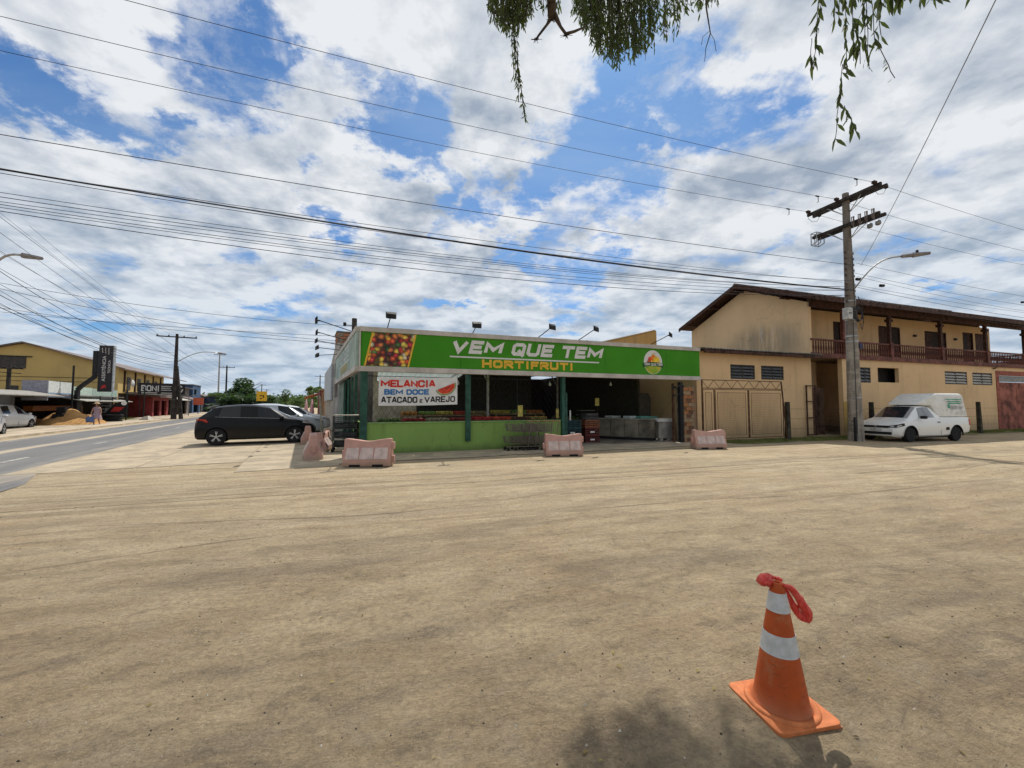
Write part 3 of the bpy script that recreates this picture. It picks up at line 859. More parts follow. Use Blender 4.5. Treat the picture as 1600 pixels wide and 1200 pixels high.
# ---- fascia sign on the front
M_alu = mat('pale_aluminium_trim', (.50, .46, .41), .55, var=.1, nscale=2)
M_sgreen = mat('printed_sign_green', (.05, .24, .014), .65, var=.04, nscale=1, spec=.15)
M_swhite = mat('sign_white', (.66, .65, .62), .5, var=.05)
M_syel = mat('sign_yellow', (.72, .42, .04), .5, var=.06)
sign = thing('fascia_sign', 'long green fascia sign reading VEM QUE TEM HORTIFRUTI across the shop front', 'sign', SH.w(0, 0, 2.65), SH.a)
L_ = 13.72
mb = MB(); mb.box(-.12, L_, -.16, -.02, .17, 1.27); part('sign_panel', mb, M_sgreen, sign)
mb = MB(); mb.box(-.14, L_ + .03, -.20, .0, 1.272, 1.43); part('top_trim', mb, M_alu, sign, bevel=.008)
mb = MB(); mb.box(-.14, L_ + .03, -.20, .0, -.0, .168); part('bottom_trim', mb, M_alu, sign, bevel=.008)
mb = MB(); mb.box(-.165, -.122, -.205, .0, .0, 1.432); part('corner_trim', mb, M_alu, sign)
for s0 in (3.1, 5.9, 8.9, 11.9):
    mb = MB(); mb.box(s0 - .008, s0 + .008, -.1635, -.15, .17, 1.27); part('panel_joint', mb, mat('joint_green', (.035, .17, .011), .6), sign)
Y_ = -.166
painted('lettering', 'VEM QUE TEM', 2.72, Y_, .71, 6.0, .47, M_swhite, sign, th=.27, shear=.26, gap=.40)
painted('lettering', 'HORTIFRUTI', 3.86, Y_, .24, 3.62, .29, M_syel, sign, th=.30, gap=.42)
mb = MB(); mb.box(2.72, 8.62, -.170, -.163, .56, .61); part('underline', mb, M_swhite, sign)
# printed photograph of fruit
def fruit_print():
    m = bpy.data.materials.new('fruit_photo_print'); m.use_nodes = True
    t = NT(m.node_tree); b = m.node_tree.nodes['Principled BSDF']
    v = t.n('ShaderNodeTexCoord').outputs['Object']
    wv = t.vm('ADD', v, t.vm('SCALE', t.noise(v, 3, 2, .5, color=True), scale=.12))
    vo = t.n('ShaderNodeTexVoronoi'); t.l(wv, vo.inputs['Vector']); vo.inputs['Scale'].default_value = 6.8
    sepc = t.n('ShaderNodeSeparateColor'); t.l(vo.outputs['Color'], sepc.inputs[0])
    cr_ = t.n('ShaderNodeValToRGB'); t.l(sepc.outputs[0], cr_.inputs[0]); cr_.color_ramp.interpolation = 'CONSTANT'
    cols = [(.35, .02, .015), (.62, .08, .02), (.75, .33, .03), (.08, .16, .03), (.65, .5, .08), (.12, .02, .03), (.72, .2, .05), (.6, .5, .3), (.5, .03, .03), (.75, .5, .06)]
    el = cr_.color_ramp.elements
    el[0].color = (*cols[0], 1); el[1].position = .1; el[1].color = (*cols[1], 1)
    for i in range(2, 10): e = el.new(i / 10); e.color = (*cols[i], 1)
    sh = t.ss(vo.outputs['Distance'], .1, .75, 1.25, .12)
    c = t.mix(1.0, cr_.outputs[0], sh, 'MULTIPLY')
    c = t.mix(t.ss(vo.outputs['Distance'], .16, .02, 0, .35), c, (.95, .85, .7))
    t.l(c, b.inputs['Base Color']); b.inputs['Roughness'].default_value = .5
    return m
mb = MB(); mb.add([(.03, -.168, .19), (1.33, -.168, .19), (1.56, -.168, 1.25), (.26, -.168, 1.25)], [(0, 1, 2, 3)])
part('fruit_picture', mb, fruit_print(), sign)
for x in (0.0, 1.34):
    mb = MB(); mb.add([(x - .02, -.171, .18), (x + .035, -.171, .18), (x + .265, -.171, 1.26), (x + .21, -.171, 1.26)], [(0, 1, 2, 3)]); part('yellow_stripe', mb, M_syel, sign)
# round emblem: fruit on a white disc with a name ribbon
em = Vector((11.22, -.166, .70)); er = .50
def disc(mb, cx, cz, r, y, n=40, a0=0, a1=360, sx=1):
    pts = [(cx + sx * r * math.cos(R(a0 + (a1 - a0) * i / n)), y, cz + r * math.sin(R(a0 + (a1 - a0) * i / n))) for i in range(n if a1 - a0 == 360 else n + 1)]
    mb.add(pts, [tuple(range(len(pts)))])
mb = MB(); disc(mb, em.x, em.z, er, -.168, sx=.93); emblem = part('emblem', mb, M_swhite, sign)
mb = MB(); disc(mb, em.x, em.z, er * .97, -.1705, a0=198, a1=342, sx=.93); part('emblem_base', mb, mat('emblem_green_yellow', (.45, .42, .03), .5, col2=(.15, .35, .02), nscale=5), emblem)
for (x, z, r, c) in ((-.13, .1, .13, (.7, .06, .03)), (.02, .17, .14, (.8, .2, .02)), (.17, .1, .15, (.8, .55, .03)), (.0, .02, .12, (.85, .6, .04)), (-.22, .0, .09, (.5, .1, .05)), (.27, .02, .09, (.75, .5, .1))):
    mb = MB(); disc(mb, em.x + x, em.z + z, r, -.172 - .0015 * abs(x * 9 + 1), 16); part('printed_fruit', mb, mat('fruit_%d' % int(c[1] * 1000 + c[0] * 100), c, .5), emblem)
mb = MB()
for k in range(5):
    a = R(60 + 15 * k); mb.add([(em.x + .02, -.1765, em.z + .25), (em.x + .02 + math.cos(a) * .2 - .012, -.1765, em.z + .22 + math.sin(a) * .16), (em.x + .02 + math.cos(a) * .2 + .012, -.1765, em.z + .22 + math.sin(a) * .16)], [(0, 1, 2)])
part('printed_leaves', mb, M_syel, emblem)
mb = MB()
pts = [(em.x + x, -.1775, em.z - .20 + .06 * (1 - (x / .52) ** 2) - .02) for x in [-.52 + .104 * i for i in range(11)]] + [(em.x + x, -.1775, em.z - .03 + .06 * (1 - (x / .52) ** 2) - .02) for x in [.52 - .104 * i for i in range(11)]]
mb.add(pts, [tuple(range(22))]); part('ribbon', mb, mat('dark_green_ribbon', (.02, .09, .02), .5), emblem)
letters('ribbon_lettering', 'VEM QUE TEM', em.x - .46, -.180, em.z - .165, .92, .13, M_swhite, emblem, offset=.03, bend=None)

# ---- side sign, sun-bleached
sside = thing('side_fascia_sign', 'sun-bleached pale green fascia sign on the road side of the shop', 'sign', SH.w(-.16, -.1, 2.65), R(117.6) + math.pi)
# local x runs from far end (-9.4) to the corner (0); local -y faces the road
M_bleach = mat('bleached_sign_green', (.33, .42, .36), .6, var=.14, nscale=1.2)
mb = MB(); mb.box(-9.3, 0, -.10, .0, .17, 1.27)
part('sign_panel', mb, M_bleach, sside)
mb = MB(); mb.box(-9.3, .01, -.13, .0, 1.272, 1.43); part('top_trim', mb, M_alu, sside)
mb = MB(); mb.box(-9.3, .01, -.13, .0, .0, .168); part('bottom_trim', mb, M_alu, sside)
M_bw = mat('bleached_white_letter', (.55, .60, .58), .6)
painted('lettering', 'VEM QUE TEM', -6.6, -.104, .71, 4.9, .47, M_bw, sside, th=.22, shear=.16)
painted('lettering', 'HORTIFRUTI', -5.8, -.104, .25, 3.0, .30, mat('bleached_yellow_letter', (.50, .42, .14), .6), sside, th=.28)
mb = MB(); mb.box(-6.6, -1.8, -.107, -.1, .56, .61); part('underline', mb, M_bw, sside)

# ---- watermelon banner
def bwave(x, z): return .018 * math.sin(x * 3.1) + .012 * math.sin(x * 7 + z * 3)
ban = thing('banner', 'white hand-painted banner reading MELANCIA BEM DOCE with a watermelon slice', 'banner', SH.w(.44, -.14, 1.56), SH.a)
BW, BH = 2.56, .92
mb = MB(); nxx, nzz = 40, 10
for j in range(nzz + 1):
    for i in range(nxx + 1):
        x = BW * i / nxx; z = BH * j / nzz; sag = .03 * math.sin(math.pi * i / nxx) * (1 if j else 1.0)
        mb.v.append((x, bwave(x, z), z + x * .017 - sag * .5))
for j in range(nzz):
    for i in range(nxx):
        a = j * (nxx + 1) + i; mb.f.append((a, a + 1, a + nxx + 2, a + nxx + 1)); mb.mi.append(0)
def cloth_print():
    m = bpy.data.materials.new('painted_banner_cloth'); m.use_nodes = True
    t = NT(m.node_tree); b = m.node_tree.nodes['Principled BSDF']
    v = t.n('ShaderNodeTexCoord').outputs['Object']
    c = t.mix(t.ss(t.noise(v, 3, 5, .6), .3, .7), (.72, .71, .68), (.60, .60, .58))
    vo = t.n('ShaderNodeTexVoronoi'); t.l(v, vo.inputs['Vector']); vo.inputs['Scale'].default_value = 11
    c = t.mix(t.ss(vo.outputs['Distance'], .13, .10), c, (.2, .25, .15))
    t.l(c, b.inputs['Base Color']); b.inputs['Roughness'].default_value = .8
    return m
part('banner_cloth', mb, cloth_print(), ban, smooth=True)
M_pr = mat('banner_red_paint', (.62, .035, .02), .7); M_pb = mat('banner_blue_paint', (.02, .16, .42), .7); M_pk = mat('banner_black_paint', (.02, .02, .025), .7)
def bl(body, x, z, w_, h_, m, th=.2):
    me = stroke_text(body, w_, h_, th=th, bend=lambda a, c: bwave(a + x, c + z) - .006)
    for v in me.vertices: v.co.z += (v.co.x + x) * .017 - .015 * math.sin(math.pi * (v.co.x + x) / BW)
    me.materials.clear(); me.materials.append(m)
    part('lettering', me, None, ban, loc=(x, 0, z))
bl('MELANCIA', .06, .60, 1.75, .24, M_pr, .25)
bl('BEM DOCE', .17, .355, 1.42, .18, M_pb, .25)
bl('ATACADO', .08, .09, 1.14, .20, M_pk, .2); bl('E', 1.29, .09, .09, .12, M_pk, .22); bl('VAREJO', 1.44, .09, 1.04, .20, M_pk, .2)
wm = [(math.cos(R(a)), math.sin(R(a))) for a in range(180, 361, 10)]
def slice_mesh(r, y, rot=R(22)):
    mb = MB(); pts = []
    for a, b_ in wm:
        x, z = a * r, b_ * r * .78
        X, Z = x * math.cos(rot) - z * math.sin(rot), x * math.sin(rot) + z * math.cos(rot)
        X += 2.16; Z += .63; pts.append((X, bwave(X, Z) + y, Z + X * .017 - .015))
    mb.add(pts, [tuple(range(len(pts)))]); return mb
sl = part('watermelon_slice', slice_mesh(.36, -.024), mat('melon_rind_paint', (.08, .22, .04), .7), ban)
part('pale_rind', slice_mesh(.335, -.028), mat('melon_pale_paint', (.5, .6, .3), .7), sl)
part('red_flesh', slice_mesh(.31, -.032), mat('melon_red_paint', (.68, .07, .035), .7), sl)
mb = MB(); rg = random.Random(4)
for k in range(16):
    a = R(rg.uniform(195, 345)); r = rg.uniform(.08, .27); x, z = math.cos(a) * r, math.sin(a) * r * .78
    X, Z = x * math.cos(R(22)) - z * math.sin(R(22)) + 2.16, x * math.sin(R(22)) + z * math.cos(R(22)) + .63
    disc(mb, X, Z + X * .017 - .015, .011, bwave(X, Z) - .042, 6)
part('melon_seeds', mb, M_pk, sl)
mb = MB()
mb.bar((0, -.0, BH + .0), (-.40, .10, BH + .08), .006); mb.bar((BW, 0, BH + .04), (BW + .35, .1, BH + .05), .006)
part('cord', mb, M_dark, ban)

# ---- floodlights on stalks over the sign
def floodlight(name_lab, base, tip, rz=0):
    """base, tip are points in world space"""
    t = thing('sign_floodlight', name_lab, 'floodlight', base, 0, 'floodlights on stalks over the shop signs')
    d = Vector(tip) - Vector(base)
    mb = MB(); mb.bar((0, 0, 0), d, .016, n=6); part('stalk', mb, M_dark, t)
    mb = MB(); e = d.normalized(); hx = Vector((e.x, e.y, 0)); hx = hx.normalized() if hx.length > .05 else Vector((0, -1, 0))
    # lamp box facing back at the sign
    up = Vector((0, 0, 1)); si = hx.cross(up)
    c = d + hx * .05 - up * .02
    vs = []
    for k in (-1, 1):
        for (a, b_) in ((-.13, -.08), (.13, -.08), (.13, .09), (-.13, .09)):
            sc = 1.0 if k > 0 else 1.25
            vs.append(c + si * a * sc + (up * b_ * sc) * .9 + (hx * .5 - up * .4) * (.07 * k))
    mb.add(vs, [(3, 2, 1, 0), (4, 5, 6, 7), (0, 1, 5, 4), (1, 2, 6, 5), (2, 3, 7, 6), (3, 0, 4, 7)])
    part('lamp_housing', mb, M_dark, t)
    mb = MB(); mb.bar(d - e * .1, c, .02); part('bracket', mb, M_dark, t)
fl = [((605, 514), (611, 493), 'floodlight on upright stalk above the printed fruit picture'),
      ((738, 522), (745, 508), 'floodlight on short stalk above the letters VEM'),
      ((840, 527), (862, 511), 'floodlight on slanted stalk above the letters QUE'),
      ((903, 531), (930, 514), 'floodlight on slanted stalk above the letters TEM'),
      ((1015, 538), (1046, 523), 'floodlight on slanted stalk above the round fruit emblem')]
for (b0, t0, lab) in fl:
    s0, z0 = SH.px(*b0, -.1); 
    s1, z1 = SH.px(*t0, -.75)
    floodlight(lab, SH.w(s0, -.1, 4.07), SH.w(s1, -.75, z1))
SD = F(*SH.w(-.16, -.1).xy, 117.6)
sl_ = [((562, 518), (497, 500), 1.2, 'nearest'), ((536, 527), (497, 519), 3.4, 'second'), ((534, 541), (496, 532), 5.0, 'third'), ((533, 551), (497, 543), 6.6, 'fourth'), ((531, 562), (497, 555), 8.2, 'farthest')]
for k, (b0, t0, tt, w_) in enumerate(sl_):
    A = SD.w(tt * .95, .02, 4.07)
    p = dp(t0[0], t0[1], A.y - 1.2 + 0.0 * k)
    # stalks reach out over the pavement, perpendicular to the side sign
    q = SD.w(tt * .95, 1.0 + .17 * k, 0)
    p = dp(t0[0], t0[1], q.y)
    floodlight(w_ + ' of the five floodlights reaching out from the side sign', A, p)

# ---- hanging bulbs in the shop
for (px, py, d, lab) in ((859, 600, 1.6, 'bare white bulb hanging inside left of the wide opening'), (954, 600, 2.6, 'bare white bulb hanging over the shop entrance'), (715, 598, .6, 'bare white bulb hanging behind the corner of the banner')):
    s0, z0 = SH.px(px, py, d)
    t = thing('light_bulb', lab, 'light bulb', SH.w(s0, d, z0), 0, 'bulbs hanging in the shop')
    mb = MB(); mb.bar((0, 0, .1), (0, 0, 3.4 - z0), .008); part('wire', mb, M_dark, t)
    mb = MB(); mb.lathe([(.01, -.09), (.05, -.07), (.065, -.03), (.05, .02), (.025, .06), (.022, .1)], 12); part('bulb', mb, M_white, t, smooth=True)

# ---- things inside: produce tables, crates, freezer counter
M_wood = mat('raw_wood', (.30, .19, .10), .8, var=.25, nscale=3)
def crate(label, loc, rz, col, cat='crate', group=None, w_=.56, d=.36, h=.3, label_paper=False):
    t = thing('plastic_crate', label, cat, loc, rz, group)
    m = mat('crate_plastic_%d_%d_%d' % tuple(int(c * 100) for c in col), col, .6, var=.15)
    mb = MB(); th = .02
    for z0, z1 in ((0, .05), (.09, .13), (.17, .21), (h - .05, h)):
        mb.box(-w_/2, w_/2, -d/2, -d/2 + th, z0, z1); mb.box(-w_/2, w_/2, d/2 - th, d/2, z0, z1)
        mb.box(-w_/2, -w_/2 + th, -d/2 + th, d/2 - th, z0, z1); mb.box(w_/2 - th, w_/2, -d/2 + th, d/2 - th, z0, z1)
    for x in (-.26, -.09, .09, .26):
        x = x / .56 * w_ * .98
        mb.box(x - .012, x + .012, -d/2 + .003, -d/2 + th - .003, .001, h - .001); mb.box(x - .012, x + .012, d/2 - th + .003, d/2 - .003, .001, h - .001)
    mb.box(-w_/2 + th, w_/2 - th, -d/2 + th, d/2 - th, .01, .03)
    part('shell', mb, m, t)
    if label_paper:
        mb = MB(); mb.box(-.1, .1, -d/2 - .004, -d/2 - .001, .09, .15); part('paper_tag', mb, M_swhite, t)
    return t
G1 = 'crates stacked at the shop entrance'
cx0, _ = SH.px(892, 690, .45)
names = ['bottom', 'second lowest', 'topmost']
for k in range(3): crate('%s dark teal crate in the stack beside the entrance post' % names[k], SH.w(7.72, .62, .06 + k * .305), SH.a, (.012, .045, .055), group=G1, w_=.8, d=.5, label_paper=(k == 1))
for k in range(3): crate('%s crate of the dark red stack inside the entrance' % names[k], SH.w(8.72, .75, .06 + k * .305), SH.a, (.10, .018, .015) if k < 2 else (.22, .07, .03), group=G1, w_=.66, d=.45, label_paper=(k < 2))
crate('dark crate lying on the red crate stack', SH.w(8.72, .75, .06 + 3 * .305), SH.a + .1, (.05, .05, .05), group=G1, w_=.6, d=.4, h=.26)
# produce tables seen over the low wall
def produce(label, loc, rz, w_, d, h, cols, seed):
    t = thing('produce_stand', label, 'produce stand', loc, rz)
    mb = MB(); mb.box(-w_/2, w_/2, -d/2, d/2, h - .06, h)
    part('table_top', mb, M_wood, t)
    for x in (-w_/2 + .05, w_/2 - .05):
        for y in (-d/2 + .05, d/2 - .05):
            mb = MB(); mb.box(x - .03, x + .03, y - .03, y + .03, 0, h - .06); part('leg', mb, M_wood, t)
    rg = random.Random(seed)
    nseg = len(cols)
    for k, c in enumerate(cols):
        mb = MB(); x0 = -w_/2 + w_ * k / nseg + .03; x1 = -w_/2 + w_ * (k + 1) / nseg - .03
        r = .042; nn = int((x1 - x0) / (r * 2))
        for i in range(nn):
            for j in range(int(d / (r * 2.2))):
                for lay in range(2):
                    x = x0 + r + i * 2 * r + rg.uniform(-.01, .01); y = -d/2 + r + j * 2.2 * r; z = h + r * .9 + lay * r * 1.5 * (1 if (i + j) % 2 else .6)
                    mb.lathe([(.001, -r), (r * .7, -r * .7), (r, 0), (r * .7, r * .7), (.001, r)], 6, (x, y, z), cap=False)
        o = part('produce_pile', mb, mat('produce_%d' % int(c[0] * 1000 + c[1] * 97 + c[2] * 31), c, .45, var=.25, nscale=9), t, smooth=True, kind='stuff')
produce('long produce table with tomatoes behind the low wall under the banner', SH.w(2.1, 1.0, .06), SH.a, 3.4, .8, .92, [(.1, .16, .03), (.35, .03, .02), (.4, .32, .2), (.25, .03, .02)], 1)
produce('produce table with red fruit behind the wall right of the middle post', SH.w(5.3, 1.0, .06), SH.a, 3.0, .8, .94, [(.42, .03, .02), (.45, .06, .02), (.12, .05, .02), (.3, .2, .05)], 2)
produce('tiered produce stand in the middle of the shop behind the banner', SH.w(3.2, 3.2, .06), SH.a, 3.6, 1.0, 1.12, [(.45, .2, .04), (.2, .3, .06), (.5, .4, .08), (.42, .05, .03), (.3, .22, .1)], 5)
produce('second inner produce stand, behind the low wall right of the middle post', SH.w(6.6, 3.6, .06), SH.a, 2.4, 1.0, 1.15, [(.5, .38, .06), (.15, .25, .05), (.45, .15, .04)], 6)
produce('low produce table deep inside the shop', SH.w(10.0, 5.0, .06), SH.a, 1.6, .9, .8, [(.25, .2, .12), (.1, .18, .05)], 3)
mb = MB()
sh_ = thing('wire_shelf', 'wooden tiered shelf at the back of the shop entrance', 'shelf', SH.w(10.6, 4.2, .06), SH.a)
for k in range(4):
    mb = MB(); mb.box(-.45, .45, -.2, .2, .55 + k * .22, .60 + k * .22); part('shelf_board', mb, mat('grey_board', (.25, .22, .18), .8), sh_)
mb = MB(); 
for x in (-.45, .45): mb.box(x - .02, x + .02, -.21, -.17, 0, 1.3)
part('uprights', mb, M_dark, sh_)
for (px, py, d, w_, h_, lab, col) in ((813, 642, .5, .2, .42, 'yellow price card on a stick above the red fruit', (.6, .5, .12)), (871, 646, .35, .12, .36, 'yellow price card beside the entrance post', (.6, .48, .14)), (933, 628, 2.6, .22, .36, 'pale yellow notice hanging inside the entrance', (.45, .4, .14)), (891, 649, .5, .06, .4, 'white upright price stick over the teal crates', (.6, .6, .58))):
    s0, z0 = SH.px(px, py, d)
    t = thing('price_card', lab, 'price card', SH.w(s0, d, z0 - h_ / 2), SH.a)
    mb = MB(); mb.box(-w_/2, w_/2, -.004, .004, 0, h_); part('card', mb, mat('card_%d' % int(col[2] * 1000), col, .7), t)
    mb = MB(); mb.bar((0, .01, -.35), (0, .01, h_ * .9), .006); part('stick', mb, M_wood, t)

# stainless freezer counter running back into the shop
M_steel = mat('dull_stainless', (.25, .235, .21), .5, .35, var=.2, nscale=2)
M_steeld = mat('grimy_stainless', (.17, .15, .115), .6, .25, var=.25, nscale=2)
ang = math.atan2(1.9, -1.35)
fz = thing('counter_freezer', 'long stainless counter freezer running back from the shop opening', 'freezer', SH.w(12.03, .55, .06), SH.a + R(128))
for k in range(5):
    x0 = .05 + k * .62
    mb = MB(); mb.box(x0, x0 + .605, -.05, .68, .12, .88)
    part('front_panel', mb, M_steeld, fz, bevel=.01)
mb = MB(); mb.box(.02, 3.18, -.08, .72, .885, .93); part('worktop', mb, M_steel, fz, bevel=.008)
mb = MB(); mb.box(.1, 3.1, .02, .6, 0, .12); part('plinth', mb, M_dark, fz)
fb = thing('chest_cabinet', 'stainless cabinet with rounded lid on two feet nearest the brick pillar', 'cabinet', SH.w(12.16, .22, .02), SH.a)
mb = MB(); mb.box(-.40, .33, -.02, .5, .14, .84); part('cabinet_body', mb, M_steel, fb, bevel=.012)
mb = MB(); mb.prism([(-.45, .845), (.36, .845), (.36, .93), (.28, .985), (-.32, .985), (-.45, .9)], -.05, .53); part('lid', mb, mat('pale_lid', (.5, .5, .47), .5), fb)
for x in (-.3, .1): 
    mb = MB(); mb.box(x, x + .15, .02, .18, 0, .138); part('foot', mb, M_conc, fb)
rg = random.Random(5)
for k, (dx, dy, col, lab) in enumerate(((0, 0, (.10, .25, .2), 'pale green tray lying on the freezer counter'), (.35, .1, (.45, .5, .48), 'white tray beside the green tray on the counter'), (.9, .0, (.4, .42, .4), 'crumpled white sack at the left end of the counter'))):
    p = SH.w(11.75 - dx * 1.1, 1.0 + dx * 1.2, .995 + (0 if k != 1 else .0))
    t = thing('tray', lab, 'tray', p, SH.a + .1 * k)
    mb = MB(); mb.box(-.42 + k * .08, .42 - k * .08, -.2, .2, 0, .03); part('tray_base', mb, mat('tray%d' % k, col, .5), t)
    mb = MB(); mb.box(-.44 + k * .08, .44 - k * .08, -.22, -.2, 0, .09); mb.box(-.44 + k * .08, .44 - k * .08, .2, .22, 0, .09); part('rim', mb, mat('tray%d' % k, col, .5), t)

# brick pillar with real bricks
M_mortar = mat('old_mortar', (.26, .22, .17), .95, var=.2)
M_brick = mat('worn_brick', (.33, .17, .085), .9, var=.25, nscale=5, bump=.4, col2=(.27, .2, .13))
pil = thing('brick_pillar', 'rough brick gate pillar between the shop opening and the wire gate', 'pillar', SH.w(12.95, -.25, 0), SH.a)
mb = MB(); mb.box(-.24, .34, 0.012, .42, 0, 2.36); part('mortar_core', mb, M_mortar, pil)
BRK = [M_brick, mat('pale_brick', (.36, .25, .15), .9, var=.2), mat('dark_brick', (.17, .085, .05), .9, var=.2), mat('orange_brick', (.38, .17, .07), .9, var=.2)]
def brick_set(w2, h2, d0=-.015, d1=.05):
    out = []
    for m_ in BRK: q_ = MB(); q_.box(-w2, w2, d0, d1, 0, h2); out.append(q_.mesh('brick', m_))
    return out
bme, hme = brick_set(.118, .145), brick_set(.056, .145)
rg = random.Random(2)
for r in range(14):
    z = .03 + r * .166
    if r % 2: lay = [(-.12, bme), (.14, bme), (.30, None)]
    else: lay = [(-.18, hme), (.01, bme), (.24, hme)]
    for x, me in lay:
        if me is None: continue
        link('brick', rg.choice(me), pil, (x + .0, rg.uniform(-.008, .008), z))
mb = MB(); mb.box(.42, .68, .35, .6, 0, 2.1); pil2 = single('thin_pillar', mb, M_brick, 'narrower weathered brick pillar behind the rough brick gate pillar', 'pillar', SH.w(12.95, -.35, 0), SH.a)
for (dx, dy, r_, h_, lab, tilt) in ((-.62, .25, .055, 2.5, 'thin dark iron gate post left of the brick pillar', .0), (-.38, .10, .10, 2.55, 'thick dark iron gate post against the brick pillar', .01)):
    t = thing('gate_post', lab, 'gate post', SH.w(12.95 + dx, dy - .3, 0), SH.a)
    mb = MB(); mb.bar((0, 0, 0), (tilt, 0, h_), r_); part('post_shaft', mb, M_rust if dx < -.5 else M_dark, t)
    mb = MB(); mb.box(-r_ - .05, r_ + .05, -.08, -.04, h_ - .22, h_ - .12); mb.box(-r_ - .02, r_ + .02, -.08, -.04, h_ - .55, h_ - .48); part('hinge', mb, M_dark, t)
t = thing('rusty_panel', 'dark arched wooden door panel standing beside the freezer at the opening', 'door panel', SH.w(12.1, 1.5, .06), SH.a)
mb = MB(); mb.prism([(-.3, 0), (.35, 0), (.35, 1.85), (.2, 2.05), (-.15, 2.08), (-.3, 1.95)], 0, .05); part('panel_board', mb, mat('dark_wood', (.06, .05, .04), .8), t)
t = thing('leaning_beam', 'dark green timber beam leaning down from the brick pillar into the yard', 'beam', SH.w(13.75, .6, 0), SH.a)
mb = MB(); mb.bar((-.05, 0, 1.75), (.62, .1, .45), .07); mb.bar((0, .02, 1.1), (0.02, .02, 1.95), .05); part('timber', mb, mat('mossy_timber', (.05, .06, .035), .9), t)
mb = MB(); mb.bar((.3, .05, 0), (.62, .1, .46), .05); part('prop', mb, M_dark, t)

# metal threshold strip and yard behind, roofs behind the shop
t = thing('rear_building', 'yellowish sloping gable wall rising behind the shop roof', 'building', SH.w(0, 14.3, 0), SH.a)
P_ = [SH.px(x, y, 14.5) for x, y in ((944, 537), (961, 529), (1023, 515.5), (1026, 540))]
mb = MB(); mb.prism([(P_[0][0] - 1, 0), (P_[3][0], 0), (P_[3][0], P_[2][1] - .1), (P_[2][0], P_[2][1]), (P_[1][0], P_[1][1]), (P_[0][0] - 1, P_[1][1] - .5)], .2, 6)
part('gable_wall', mb, wall_mat('dirty_yellow_render', (.45, .30, .12), amount=.8), t)
mb = MB(); mb.add([(P_[1][0] - 1.2, .1, P_[1][1] - .35), (P_[2][0] + .1, .1, P_[2][1] + .02), (P_[2][0] + .1, .4, P_[2][1] + .08), (P_[1][0] - 1.2, .4, P_[1][1] - .29)], [(0, 1, 2, 3)]); part('roof_edge', mb, M_dark, t)
mb = MB(); a = SH.px(905, 534, 14.5); b_ = SH.px(925, 529, 14.5); c = SH.px(946, 536, 14.5)
mb.prism([(a[0], a[1] - 1), (c[0], c[1] - 1), (c[0], c[1]), (b_[0], b_[1]), (a[0], a[1])], 1, 8)
single('rear_roof', mb, mat('pale_roof_sheet', (.42, .4, .37), .8), 'low pale sheet roof ridge just showing behind the shop sign', 'roof', SH.w(0, 14.3, 0), SH.a)

